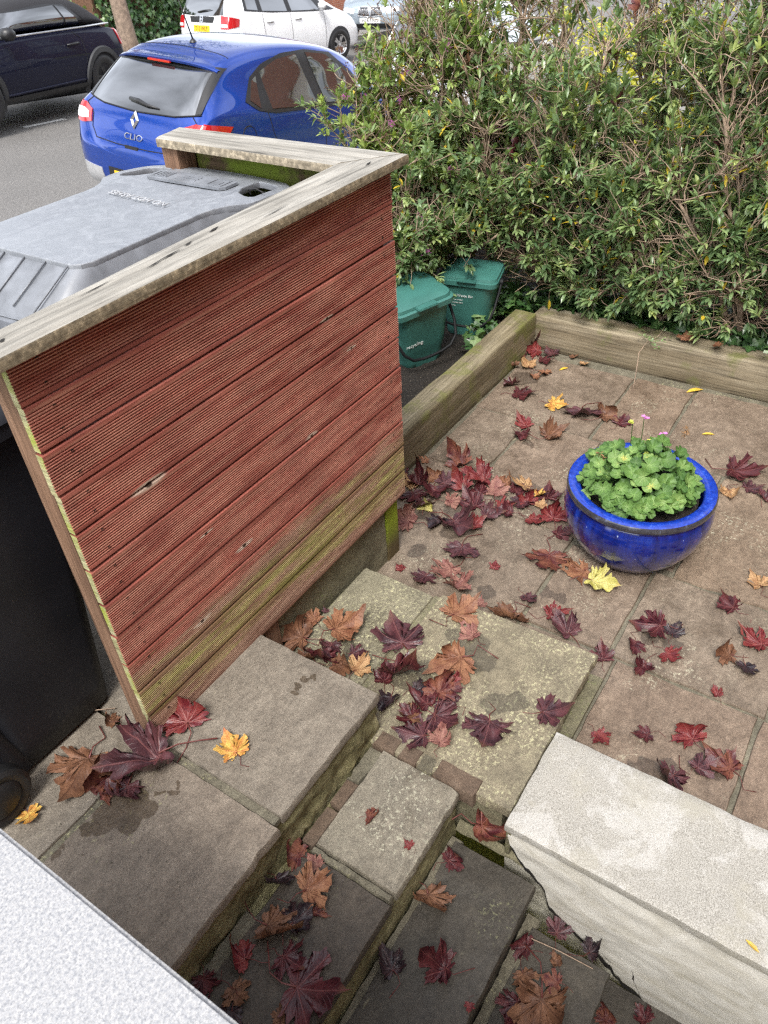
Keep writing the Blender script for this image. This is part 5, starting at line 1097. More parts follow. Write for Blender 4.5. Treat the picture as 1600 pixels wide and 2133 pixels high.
# --- the silver saloon facing the camera
ST = [(0.00, 0.36, 0.55, 0.5, 0.6, 0.62, 0.6, 0.68, 0.5), (0.1, 0.26, 0.78, 0.55, 0.82, 0.82, 0.78, 0.92, 0.62), (0.5, 0.22, 0.86, 0.6, 0.90, 0.92, 0.84, 1.04, 0.66), (0.9, 0.2, 0.86, 0.6, 0.91, 0.94, 0.85, 1.2, 0.62), (1.5, 0.2, 0.86, 0.6, 0.91, 0.94, 0.85, 1.43, 0.60), (2.2, 0.2, 0.86, 0.6, 0.91, 0.93, 0.85, 1.44, 0.6), (2.8, 0.2, 0.86, 0.6, 0.91, 0.92, 0.85, 1.25, 0.62), (3.3, 0.2, 0.86, 0.6, 0.91, 0.9, 0.84, 1.02, 0.66), (3.9, 0.2, 0.86, 0.58, 0.9, 0.86, 0.82, 0.95, 0.64), (4.4, 0.2, 0.84, 0.55, 0.86, 0.78, 0.78, 0.86, 0.6), (4.66, 0.22, 0.72, 0.5, 0.76, 0.68, 0.70, 0.76, 0.56), (4.78, 0.3, 0.55, 0.45, 0.58, 0.58, 0.55, 0.64, 0.45)]
t = Car('parked_car', 'silver blue saloon facing the camera beyond the white hatchback', (21.75, 12.15, -1.28), (0, R(-2), R(196)), ST, M['silver_paint'])
for s_ in (-1, 1):
    k = t.patch('kidney_grille', 'F', [(s_ * 0.02, 0.50), (s_ * 0.30, 0.52)], [(s_ * 0.02, 0.68), (s_ * 0.27, 0.68)], M['seam'], 0.012, 10, 6)
    for q in range(8): t.line('grille_bar', 'F', [(s_ * (0.045 + 0.032 * q), 0.515), (s_ * (0.042 + 0.030 * q), 0.672)], M['chrome'], 0.006, 0.016, k, 4)
    t.line('grille_surround', 'F', [(s_ * 0.02, 0.50), (s_ * 0.30, 0.52), (s_ * 0.27, 0.685), (s_ * 0.02, 0.685), (s_ * 0.02, 0.50)], M['chrome'], 0.012, 0.012, k, 5)
    t.patch('headlight', 'F', [(s_ * 0.40, 0.56), (s_ * 0.70, 0.60)], [(s_ * 0.40, 0.66), (s_ * 0.68, 0.68)], M['whitelamp'], 0.012, 8, 5)
    sd = 'L' if s_ > 0 else 'R'
    t.patch('side_glass', sd, [(0.9, 1.0), (2.9, 0.98)], [(1.3, 1.34), (2.3, 1.36)], M['glass'], 0.008, 20, 8)
t.patch('windscreen', 'F', [(-0.62, 1.03), (0.62, 1.03)], [(-0.5, 1.34), (0.5, 1.34)], M['glass'], 0.008, 14, 8)
t.patch('air_intake', 'F', [(-0.5, 0.27), (0.5, 0.27)], [(-0.5, 0.36), (0.5, 0.36)], M['trim'], 0.01, 12, 4)
t.plate('H16 USO', 0, 0.425, M['plate_w'], 'F')
for (x, y) in ((0.85, -0.88), (0.85, 0.88), (3.9, -0.88), (3.9, 0.88)): t.wheel(x, y, 0.33, arch=0.375)
# ------------------------------------------------------------------ plants
def leaf_quads(mb, p, d, up, L, W, t, curl=0.25, fold=0.25):
    """a folded, slightly arching leaf: 2 x 3 quads"""
    d = d.normalized(); s = d.cross(up)
    s = s.normalized() if s.length > 1e-4 else d.orthogonal().normalized()
    u = s.cross(d); vs = []
    for f, wf in ((0.0, 0.12), (0.3, 0.85), (0.68, 0.9), (1.0, 0.04)):
        c = p + d * (L * f) - u * (curl * L * f * f)
        for k in (-1, 0, 1): vs.append(c + s * (k * W * 0.5 * wf) + u * (abs(k) * W * 0.5 * wf * fold))
    mb.add(vs, [(r * 3 + k, r * 3 + k + 1, (r + 1) * 3 + k + 1, (r + 1) * 3 + k) for r in range(3) for k in (0, 1)])
    if mb.c is None: mb.c = []
    mb.c += [t] * 12
def walk(rnd, p, d, L, n, bend, lift=0.0):
    pts = [p.copy()]; d = d.normalized()
    for i in range(n):
        d = (d + Vector((rnd.gauss(0, bend), rnd.gauss(0, bend), rnd.gauss(0, bend) + lift))).normalized(); p = p + d * (L / n); pts.append(p.copy())
    return pts
UPV = Vector((0, 0, 1))
def rosette(mb, rnd, p, d, n, L, W, tlo, thi):
    d = d.normalized(); a0 = rnd.uniform(0, 6.28); o = d.orthogonal().normalized(); q = d.cross(o); ty = rnd.random() < 0.02
    base = rnd.uniform(tlo, thi)
    for k in range(n):
        a = a0 + (k // 2) * 1.571 + (k % 2) * 3.1416 + rnd.gauss(0, .15); sp = rnd.uniform(0.5, 1.15) * (0.35 + 0.65 * k / n) if k > 1 else rnd.uniform(.2, .5)
        dir_ = d * (1.15 - sp * .7) + (o * cos(a) + q * sin(a)) * sp
        t = 0.98 if ((ty and k > n - 3) or rnd.random() < 0.008) else min(0.93, max(0, base + rnd.gauss(0, .10)))
        l = L * rnd.uniform(.65, 1.1) * (0.75 + .25 * k / n)
        leaf_quads(mb, p - d * (0.010 * k / 2), dir_, UPV if abs(dir_.normalized().z) < .9 else o, l, W * rnd.uniform(.8, 1.15), t, rnd.uniform(.05, .35), .25)
def shrub(label, root, mains, seed, mat, L=0.084, W=0.0215, box=None, dens=1.0, seeds=0, pink=0, tl=(0.1, 0.8), ntw=(6, 9), thick=0.015):
    """mains: list of lists of points (a stem's course); twigs and rosettes of narrow leaves grow from the outer part"""
    rnd = random.Random(seed); root = Vector(root); t = thing('hedge_shrub', label, 'shrub', root, None, 'shrubs of the hedge')
    ms, mt, ml = MB(), MB(), MB(); spikes = []
    def clump(e): return 1.0 if nz3(e.x * 2.6, e.y * 2.6, e.z * 2.6 + 4) > -.16 else .25
    def inside(p): return box is None or (box[0] <= p.x <= box[1] and box[2] <= p.y <= box[3] and box[4] <= p.z <= box[5] + 0.12 * nz3(p.x * 3, p.y * 3, 1))
    def twig(p, d, L_, lvl):
        pts = walk(rnd, p, d, L_, 5, 0.22, 0.05)
        if not inside(pts[-1]): return
        mt.tube(pts, [0.0055 - 0.0028 * i / 5 for i in range(6)] if lvl == 0 else [0.0028 - .0012 * i / 5 for i in range(6)], 4, cap=False)
        if lvl == 0:
            for _ in range(rnd.randint(*ntw)):
                i = rnd.randint(1, 5); dd = (pts[i] - pts[i - 1]).normalized() + Vector((rnd.gauss(0, .75), rnd.gauss(0, .75), rnd.gauss(.25, .5))); twig(pts[i], dd, rnd.uniform(.08, .22), 1)
        e = pts[-1]; dd = pts[-1] - pts[-2]
        hi = 0.12 * max(-.3, min(1, (e.z - 0.3)))
        up_ = clump(e) * .95 * max(.4, 1 - .6 * max(0, e.z - .5))
        if rnd.random() < dens * up_ * 1.15: rosette(ml, rnd, e, dd, rnd.randint(6, 9), L, W, tl[0] + hi, tl[1] + hi)
        if rnd.random() < dens * .5 * up_: rosette(ml, rnd, pts[3], dd, rnd.randint(3, 5), L, W, tl[0] + hi, tl[1] + hi)
        if seeds and rnd.random() < seeds and e.z > 0.3:
            mm = mt
            for _ in range(14):
                q = e + dd.normalized() * rnd.uniform(-.005, .05) + Vector((rnd.gauss(0, .008), rnd.gauss(0, .008), rnd.gauss(0, .008))); r_ = rnd.uniform(.003, .006)
                mm.add([q + Vector((r_, 0, 0)), q + Vector((-r_, 0, r_)), q + Vector((0, r_, -r_)), q + Vector((0, -r_, 0))], [(0, 1, 2), (0, 2, 3), (0, 3, 1), (1, 3, 2)], 1)
        if pink and rnd.random() < pink:
            mpk = MB(); spikes.append(mpk)
            for _ in range(18):
                q = e + dd.normalized() * rnd.uniform(0, .04) + Vector((rnd.gauss(0, .01), rnd.gauss(0, .01), rnd.gauss(0, .01))); r_ = .006
                mpk.add([q + Vector((r_, 0, 0)), q + Vector((-r_, 0, r_)), q + Vector((0, r_, -r_)), q + Vector((0, -r_, 0))], [(0, 1, 2), (0, 2, 3), (0, 3, 1), (1, 3, 2)])
    for mp in mains:
        P = [Vector(q) for q in mp]; fine = []
        for a, b in zip(P, P[1:]):
            for k in range(5):
                f = k / 5; q = a.lerp(b, f); fine.append(q + 0.03 * Vector((nz3(q.x * 5, q.y * 5, q.z * 5 + seed), nz3(q.x * 5, q.y * 5, q.z * 5 + seed + 9), 0.5 * nz3(q.x * 5, q.y * 5, q.z * 5 + seed + 17))))
        fine.append(P[-1]); n = len(fine)
        ms.tube(fine, [thick * (1 - 0.75 * i / n) + .002 for i in range(n)], 7, cap=True)
        for i in range(max(2, int(n * .25)), n):
            for _ in range(2 if i < n * .6 else 3):
                d = (fine[i] - fine[i - 1]).normalized() * .5 + Vector((rnd.gauss(0, .7), rnd.gauss(0, .7), rnd.gauss(.25, .5)))
                twig(fine[i], d, rnd.uniform(.2, .5), 0)
    ms.build('stem', M['stem'], t, True); mt.build('twigs', [M['twig'], M['seed']], t, True)
    if ml.v: ml.build('foliage', mat, t, False)
    for q in spikes: q.build('flower', M['pink'], t)
    return t
HB = (3.55, 4.66, -3.4, 2.3, -0.34, 1.75)
def fan(rx, ry, tops, z0=-0.44):
    out = []
    for (x, y, z, mx_, my) in tops:
        if z > .8: z = z * 1.16
        out.append([(rx, ry, z0), ((rx * .6 + x * .4) + mx_, (ry * .6 + y * .4) + my, z0 + (z - z0) * .4), ((rx * .25 + x * .75) + mx_ * .6, (ry * .25 + y * .75) + my * .6, z0 + (z - z0) * .75), (x, y, z)])
    return out
shrub('leafy hedge shrub with arching bare stems rising behind the green caddies', (4.05, 0.45, -.44), fan(4.08, 0.40, [(4.05, 1.5, 0.55, 0, .12), (4.2, 1.25, 0.95, .05, .05), (3.95, 0.95, 0.7, -.05, .1), (4.3, 0.6, 1.05, 0, 0), (4.0, 0.2, 0.9, -.1, 0), (4.4, 1.6, 1.15, 0, 0.1)]), 11, M['hebe'], box=HB, dens=.85)
shrub('dense dark green hedge shrub in the middle of the hedge', (4.12, -0.25, -.44), fan(4.15, -0.25, [(4.0, 0.15, 0.5, -.05, .05), (4.35, 0.1, 1.1, 0, .05), (3.92, -0.2, 0.35, -.1, 0), (4.1, -.45, 0.85, 0, -.05), (4.4, -.6, 1.2, 0, 0), (3.95, -0.6, 0.3, -.05, -.1), (4.0, 0.0, 0.1, -.1, 0), (3.82, -.1, -.08, 0, 0), (3.84, -.45, -.1, 0, 0), (3.86, .25, -.05, 0, 0)]), 12, M['hebe'], box=HB, dens=1.0)
shrub('hedge shrub with tall pale stems standing behind the seedling weed', (4.15, -0.85, -.44), fan(4.15, -0.85, [(4.1, -0.6, 0.95, 0, .1), (4.4, -0.95, 1.3, 0, 0), (3.95, -1.0, 0.45, -.05, 0), (4.0, -0.75, 0.15, -.1, .05), (4.2, -1.35, 1.0, 0, -.1), (3.84, -.75, -.08, 0, 0), (3.84, -1.05, -.05, 0, 0)]), 13, M['hebe'], box=HB, dens=.95)
shrub('hedge shrub at the open end of the hedge with glossy low leaves', (4.1, -1.6, -.44), fan(4.1, -1.55, [(3.95, -1.2, 0.2, -.05, .05), (4.0, -1.5, 0.5, -.05, 0), (4.3, -1.4, 1.2, 0, 0), (4.2, -1.9, 0.9, 0, -.1), (3.9, -1.45, -0.05, -.1, 0), (3.95, -1.9, 0.2, -.1, 0)]), 14, M['hebe'], box=HB, dens=1.0)
shrub('bright green hedge shrub with brown seed heads beside the blue hatchback', (4.0, 1.5, -.44), fan(4.0, 1.5, [(3.58, 1.6, 0.58, -.05, .05), (3.9, 1.62, 0.8, 0, .03), (4.15, 1.55, 1.0, 0, 0), (3.65, 1.4, 0.45, -.05, 0), (4.0, 1.2, 0.85, 0, 0), (3.4, 1.38, 0.38, -.1, 0), (4.35, 1.6, 1.15, 0, 0)]), 15, M['hebe_light'], L=.072, box=(3.15, 4.7, .9, 1.95, -.3, 1.45), dens=.95, seeds=.35, pink=.012, tl=(.15, .85))
shrub('airy hedge shrub with small pink flower spikes at its top', (4.35, 1.05, -.44), fan(4.35, 1.05, [(4.3, 1.3, 1.25, 0, 0), (4.5, 0.9, 1.35, 0, 0), (4.15, 0.75, 1.15, -.1, 0), (4.6, 1.45, 1.45, 0, 0)]), 16, M['hebe_light'], L=.068, box=HB, dens=.9, seeds=.3, pink=.02, tl=(.05, .7))
shrub('airy hedge shrub of thin twigs in front of the golden bush', (4.42, -0.2, -.44), fan(4.42, -0.2, [(4.4, 0.3, 1.35, 0, 0), (4.55, -0.3, 1.4, 0, 0), (4.3, -0.1, 1.1, 0, 0), (4.45, -0.75, 1.4, 0, 0)]), 17, M['hebe'], box=HB, dens=.85, tl=(.2, .85))
shrub('low hedge shrub spilling against the red screen end with one pink flower', (3.75, 1.25, -.45), fan(3.75, 1.25, [(3.3, 1.15, 0.25, -.05, 0), (3.5, 1.3, 0.45, 0, 0), (3.7, 1.05, 0.2, 0, 0), (3.35, 1.3, 0.05, -.05, 0), (3.85, 1.2, 0.5, 0, 0), (3.55, 1.1, -0.05, 0, 0), (3.12, 1.03, 0.06, 0, 0), (3.45, .85, .10, 0, .05), (3.0, 1.12, .08, 0, 0), (3.6, .62, .12, 0, .05)]), 18, M['hebe'], L=.068, box=(2.85, 4.2, .55, 1.75, -.1, .75), dens=.95, pink=.01, seeds=.08)
shrub('upper hedge shrub with many bare tan twigs behind the tall pale stems', (4.3, -1.2, -.44), fan(4.3, -1.2, [(4.25, -.9, 1.2, 0, 0), (4.5, -1.3, 1.45, 0, 0), (4.1, -1.25, .75, 0, 0), (4.4, -1.8, 1.4, 0, 0)]), 19, M['hebe'], box=HB, dens=.75, tl=(.2, .85))
shrub('middle hedge shrub with pale tangled branches above the corner of the sleepers', (4.0, 0.15, -.44), fan(4.0, 0.12, [(3.85, 0.55, .25, -.05, .1), (3.9, 0.35, .6, -.05, 0), (3.8, 0.05, .15, -.1, 0), (4.1, 0.75, .75, 0, .1), (3.95, 0.75, 0.1, -.05, .1)]), 20, M['hebe'], box=HB, dens=.55)

shrub('old hedge shrub with bare arching grey brown branches above the corner of the sleepers', (3.95, 0.12, -.44), [[(3.98, .10, -.44), (3.87, .24, -.22), (3.84, .45, -.06), (3.82, .67, .15), (3.85, .86, .37), (3.95, 1.0, .6)], [(3.96, .06, -.44), (3.88, .16, -.2), (3.84, .36, -.21), (3.82, .56, -.11), (3.82, .82, -.04)], [(3.98, .02, -.44), (3.92, .2, -.1), (3.9, .32, .2), (4.0, .45, .6)], [(3.97, .1, -.44), (3.9, .35, -.15), (3.9, .75, .05), (3.9, 1.1, .2)]], 21, M['hebe'], box=HB, dens=.4, ntw=(2, 4), thick=.021)
shrub('hedge shrub whose tall pale stems stand clear of the leaves at the front', (3.93, -0.8, -.44), [[(3.95, -.85, -.44), (3.86, -.76, .16), (3.85, -.65, .36), (3.85, -.57, .62), (3.9, -.48, .92)], [(3.95, -.8, -.44), (3.86, -.64, .03), (3.85, -.46, .25), (3.88, -.26, .49)], [(3.94, -.42, -.44), (3.86, -.33, -.27), (3.85, -.25, -.04), (3.87, -.17, .2)], [(3.95, -.35, -.44), (3.85, -.5, -.2), (3.87, -.62, 0), (3.9, -.7, .2)]], 22, M['hebe'], box=HB, dens=.4, ntw=(2, 4), thick=.017)
# ivy over the soil behind the long sleeper and round the caddies
def ivy_leaf(mb, p, yaw, pitch, roll, s, t):
    pts = [(0, 0), (.28, -.22), (.52, -.05), (.42, .16), (.60, .42), (.30, .46), (.0, 1.0), (-.30, .46), (-.60, .42), (-.42, .16), (-.52, -.05), (-.28, -.22)]
    Mx = Matrix.Rotation(yaw, 3, 'Z') @ Matrix.Rotation(pitch, 3, 'X') @ Matrix.Rotation(roll, 3, 'Y')
    vs = [p + Mx @ Vector((0, .22 * s, 0.05 * s))] + [p + Mx @ Vector((x * s, y * s, -.10 * s * (x * x + (y - .2) ** 2) * 1.4)) for x, y in pts]; n = len(pts)
    mb.add(vs, [(0, 1 + i, 1 + (i + 1) % n) for i in range(n)])
    if mb.c is None: mb.c = []
    mb.c += [min(1, t + .25)] + [t] * n
rnd = random.Random(5); mb = MB()
for i in range(2300):
    y = rnd.uniform(-3.0, 0.75); x = 3.77 + abs(rnd.gauss(0, .28)); z = -.43 + rnd.uniform(0, .10) + max(0, .22 * nz3(x * 3, y * 2.2, 7)) * rnd.random() + max(0, (x - 4.2)) * .4 * rnd.random()
    if y > .38: x = 3.62 + abs(rnd.gauss(0, .25))
    ivy_leaf(mb, Vector((x, y, z)), rnd.uniform(0, 6.28), rnd.gauss(-.5, .45), rnd.gauss(.35, .4), rnd.uniform(.04, .082), min(.92, max(0, rnd.gauss(.45, .22))))
for i in range(36):
    ivy_leaf(mb, Vector((rnd.uniform(3.05, 3.6), rnd.uniform(.49, .62), -.40 + rnd.uniform(0, .10))), rnd.uniform(0, 6.28), rnd.gauss(-.4, .35), rnd.gauss(.4, .3), rnd.uniform(.045, .08), min(.95, max(.3, rnd.gauss(.62, .2))))
stuff(mb.build('ivy', M['ivy']), 'dark green ivy carpeting the soil behind the long sleeper', 'ivy')

# geranium in the blue pot
ger = thing('geranium', 'bushy green geranium with a few pink flowers growing in the blue pot', 'plant', PC + Vector((0, 0, .30)))
def ger_leaf(mb, p, nrm, yaw, s, rnd, t):
    nrm = nrm.normalized(); a = nrm.orthogonal().normalized(); b = nrm.cross(a); rot = Matrix.Rotation(yaw, 3, nrm); a = rot @ a; b = rot @ b
    n = 44; vs = [p]; ph = rnd.uniform(0, 6)
    for r in (.35, .7, 1.0):
        for k in range(n):
            th = -pi + 2 * pi * (k + .5) / n; lob = 1 + .045 * cos(th * 7) * r + .035 * cos(th * 19) * r
            gap = 1 - .75 * math.exp(-((abs(th) - pi) / .22) ** 2)
            rr = s * r * lob * gap * (0.92 + .08 * cos(th)); hgt = s * (.30 * r * r * .7 + .08 * r * cos(th * 7 + .5) + .11 * r * cos(2 * th + ph))
            vs.append(p + a * (rr * cos(th)) + b * (rr * sin(th)) + nrm * hgt)
    mb.add(vs, [(0, 1 + k, 1 + (k + 1) % n) for k in range(n - 1)] + [(1 + r * n + k, 1 + (r + 1) * n + k, 1 + (r + 1) * n + k + 1, 1 + r * n + k + 1) for r in (0, 1) for k in range(n - 1)])
    if mb.c is None: mb.c = []
    mb.c += [min(1, t + .3)] + [min(1, t + .1 + .1 * cos((-pi + 2 * pi * (k + .5) / n) * 7)) for k in range(n)] + [t] * n + [max(0, t - .12)] * n
rnd = random.Random(8); mb = MB(); mst = MB(); base = PC + Vector((0, 0, .30))
for i in range(190):
    f = (i + .5) / 135; r = .24 * math.sqrt(min(f, .97)); a = i * 2.39996 + rnd.gauss(0, .2)
    if i >= 135: r = rnd.uniform(.17, .235); a = rnd.gauss(3.9, .9)
    cxx, cyy = r * cos(a) * 1.0, r * sin(a) + .012
    h = .062 + .175 * (1 - (r / .25) ** 2) * rnd.uniform(.55, 1.08) + .02 * rnd.random()
    if i % 4 == 0: h *= .55
    if i >= 135: h = rnd.uniform(.06, .105)
    p = base + Vector((cxx - .01, cyy, h)); nrm = Vector((cxx * 2.2 + rnd.gauss(0, .22) - .25, cyy * 2.2 + rnd.gauss(0, .22) - .15, .75))
    ger_leaf(mb, p, nrm, rnd.uniform(0, 6.28), rnd.uniform(.022, .042), rnd, min(.9, max(.05, rnd.gauss(.34 + 1.3 * (h - .12), .2))))
    mst.tube([base + Vector((cxx * .25, cyy * .25, 0)), base + Vector((cxx * .6, cyy * .6, h * .6)), p], .0022, 5)
mb.build('foliage', M['ger'], ger, True); mst.build('stalks', M['ger'], ger, True)
def blossom(px, py, z, n, pinkish=True):
    p = at(px, py, z); mb = MB(); mst = MB()
    for k in range(n):
        c = p + Vector((rnd.gauss(0, .008), rnd.gauss(0, .008), rnd.gauss(0, .006)))
        for j in range(5):
            a = 2 * pi * j / 5 + k; u = Vector((cos(a), sin(a), .3)) * .011; s_ = Vector((-sin(a), cos(a), 0)) * .005
            mb.add([c, c + u * .6 - s_, c + u, c + u * .6 + s_], [(0, 1, 2, 3)])
    f = mb.build('flower', M['pink' if pinkish else 'bud'], ger); q = Vector((p.x * .85 + PC.x * .15, p.y * .85 + PC.y * .15, ZP + .36))
    mst.tube([q, q.lerp(p, .6) + Vector((.004, 0, 0)), p], .0017, 5); mst.build('flower_stalk', M['ger'], f)
blossom(1342, 872, -.04, 3); blossom(1383, 905, -.06, 3); blossom(1350, 920, -.06, 4, False); blossom(1322, 938, -.08, 3, False); blossom(1347, 948, -.09, 3, False); blossom(1318, 880, -.03, 3, False)
mb = MB()
for (px, py, z) in ((1250, 945, -.10), (1255, 955, -.12), (1390, 1020, -.16), (1430, 895, -.10), (1428, 905, -.1)):
    c = at(px, py, z)
    for k in range(10):
        d = Vector((rnd.gauss(0, 1), rnd.gauss(0, 1), rnd.gauss(0, 1))).normalized(); leaf_quads(mb, c + d * .003, d, UPV, rnd.uniform(.012, .024), .006, .5, .5)
mb.c = None; mb.build('withered_leaves', M['dry'], ger)
# small lacy weed seedlings in the pot
wd_ = thing('weed_seedling', 'pale lacy weed seedlings at the front edge of the blue pot', 'weed', PC + Vector((-.15, -.12, .31)))
mb = MB()
for (px, py, z) in ((1370, 1048, -.17), (1412, 1042, -.17), (1425, 1010, -.16)):
    c = at(px, py, z)
    for k in range(7):
        a = 2 * pi * k / 7; d = Vector((cos(a), sin(a), .25))
        for j in (-.5, 0, .5): leaf_quads(mb, c + d * .008, Vector((cos(a + j), sin(a + j), .2)), UPV, .020, .009, .85, .2)
mb.build('leaves', M['ger'], wd_)
# the seedling by the long sleeper
sd_ = thing('weed_seedling', 'spindly rose seedling leaning against the long sleeper', 'weed', at(1318, 812, ZP))
a = at(1318, 815, ZP); mb = MB(); st_ = [a, at(1326, 770, ZP + .09) , at(1331, 735, ZP + .165), at(1345, 715, ZP + .20), at(1372, 700, ZP + .235), at(1385, 680, ZP + .27)]
mb.tube(st_, [.003, .0028, .0025, .002, .0016, .0012], 6); mb.build('stem', M['twig'], sd_, True)
mb = MB(); c = st_[-2]
for (px, py) in ((1345, 690), (1360, 682), (1352, 705), (1372, 676), (1385, 690), (1365, 722), (1372, 728), (1378, 712), (1392, 705), (1340, 700), (1358, 712), (1388, 672)):
    p = at(px, py, ZP + .235 + rnd.uniform(-.02, .03))
    for k in (-1, 0, 1): leaf_quads(mb, p + Vector((0, .008 * k, 0)), Vector((rnd.gauss(0, .4), k * .8 + rnd.gauss(0, .3), .5)), UPV, .024, .014, .35 + rnd.random() * .3, .2)
mb.build('leaves', M['hebe'], sd_)

# ------------------------------------------------------------------ beyond the garden
def leafy(name, label, cat, c, r, n, L, W, mat, seed, trunk=None, group=None, blob=.5, flatleaf=False, tl=(.1, .9)):
    rnd = random.Random(seed); c = Vector(c); t = thing(name, label, cat, (c.x, c.y, c.z - r[2]) if trunk is None else trunk[0], None, group); mb = MB(); cl = [(Vector((rnd.gauss(0, .45) * r[0], rnd.gauss(0, .45) * r[1], rnd.gauss(0, .45) * r[2])), rnd.uniform(.2, blob), rnd.uniform(-.2, .2)) for _ in range(max(8, n // 120))]
    for i in range(n):
        o, s, tt = rnd.choice(cl); v = Vector((rnd.gauss(0, 1), rnd.gauss(0, 1), rnd.gauss(0, 1))).normalized() * (rnd.random() ** .4) * s
        p = c + o + Vector((v.x * r[0], v.y * r[1], v.z * r[2])) * 1.0
        if p.z < c.z - r[2]: p.z = c.z - r[2] + rnd.random() * .2
        leaf_quads(mb, p, Vector((rnd.gauss(0, 1), rnd.gauss(0, 1), rnd.gauss(-.1, .7))), UPV, L * rnd.uniform(.6, 1.2), W * rnd.uniform(.7, 1.2), min(1, max(0, rnd.uniform(*tl) + tt)))
    return t, mb
t, mb = leafy('golden_bush', 'golden yellow leaved bush behind the hedge in the next garden', 'bush', (7.2, 0.9, 0.15), (.9, 1.0, .75), 4200, .07, .04, M['gold'], 31); mb.build('foliage', M['gold'], t)
mb = MB(); mb.tube([(7.2, .9, -.7), (7.2, .9, .1)], .03, 6); mb.build('stem', M['stem'], t)
# street tree
tb = Vector((11.4, 12.75, road_z(11.4, 12.75) + .11)); t, mb = leafy('street_tree', 'street tree with a rough brown trunk on the far pavement', 'tree', tb + Vector((.3, .2, 5.6)), (2.2, 2.2, 1.5), 5200, .13, .09, M['tree_leaf'], 32, trunk=(tb,))
mb.build('crown', M['tree_leaf'], t); mb = MB(); pts = [tb + Vector((-.02 * k - .03 * (k > 3), .01 * k, .45 * k)) for k in range(11)]
mb.tube(pts, [.21, .175, .16, .15, .145, .14, .135, .125, .11, .09, .07], 14)
for k in range(7):
    a = k * .9; mb.tube([pts[6 + k % 4], pts[6 + k % 4] + Vector((cos(a) * .7, sin(a) * .7, .5)), pts[6 + k % 4] + Vector((cos(a) * 1.5, sin(a) * 1.5, 1.3))], [.06, .04, .02], 6)
mb.build('trunk', M['bark'], t, True)
# two more trees along the far pavement, outside the photograph but mirrored in the cars' glass and paint
for (tx, ty, rz, lb) in ((-1.5, 12.6, 70, 'leafy street tree further up the far pavement'), (-9.5, 12.2, 200, 'leafy street tree at the top of the far pavement')):
    r = t.copy(); C.objects.link(r); r.location = (tx, ty, road_z(tx, ty) + .11); r.rotation_euler = (0, 0, R(rz)); r['label'] = lb; r['group'] = 'street trees'
    for ch in list(t.children): c2 = ch.copy(); C.objects.link(c2); c2.parent = r
# ivy covered boundary hedge on the far side, and a leafy shrub beside it
gh = thing('ivy_hedge', 'clipped ivy covered hedge behind the street tree', 'hedge', (14, 14.3, -1.1)); rnd = random.Random(6); mb = MB()
for i in range(5200):
    x = rnd.uniform(11.6, 18.5); fr_ = rnd.random(); z = -1.25 + 1.95 * rnd.random(); y = 13.75 + .1 * (x - 12) + .12 * nz3(x * 2, z * 2, 1) + rnd.uniform(-.05, .1)
    if fr_ > .72: z = .70 + .1 * nz3(x * 2, 0, 5); y = 13.75 + .1 * (x - 12) + rnd.uniform(0, .9)
    ivy_leaf(mb, Vector((x, y, z)), rnd.gauss(3.14, .6), rnd.gauss(-1.2, .4) if fr_ <= .72 else rnd.gauss(-.2, .4), rnd.gauss(0, .4), rnd.uniform(.07, .12), min(.95, max(0, rnd.gauss(.5, .25))))
mb.build('foliage', M['ivy'], gh); mb = MB(); mb.box(11.6, 18.5, 13.9, 14.7, -1.4, .58); mb.v = [(v[0], v[1] + .1 * (v[0] - 12), v[2]) for v in mb.v]; mb.build('stems', M['seed'], gh)
t, mb = leafy('roadside_shrub', 'loose green shrub behind the soft top car', 'shrub', (9.7, 14.4, .1), (1.6, .8, 1.1), 3000, .11, .07, M['hebe_light'], 33, blob=.45); mb.build('foliage', M['hebe_light'], t)
mb = MB(); mb.tube([(9.7, 14.4, -.9), (9.7, 14.4, .3)], .05, 6); mb.build('stem', M['stem'], t)
bw = thing('garden_wall', 'red brick garden wall beyond the parked cars', 'wall', (24, 15.5, -1.6)); mb = MB(); mb.box(19.0, 34, 15.9, 16.2, -2.4, 1.0); mb.build('wall', M['brick'], bw); mb = MB(); mb.box(18.95, 34, 15.86, 16.24, 1.0, 1.08); mb.build('coping', M['kerb'], bw)
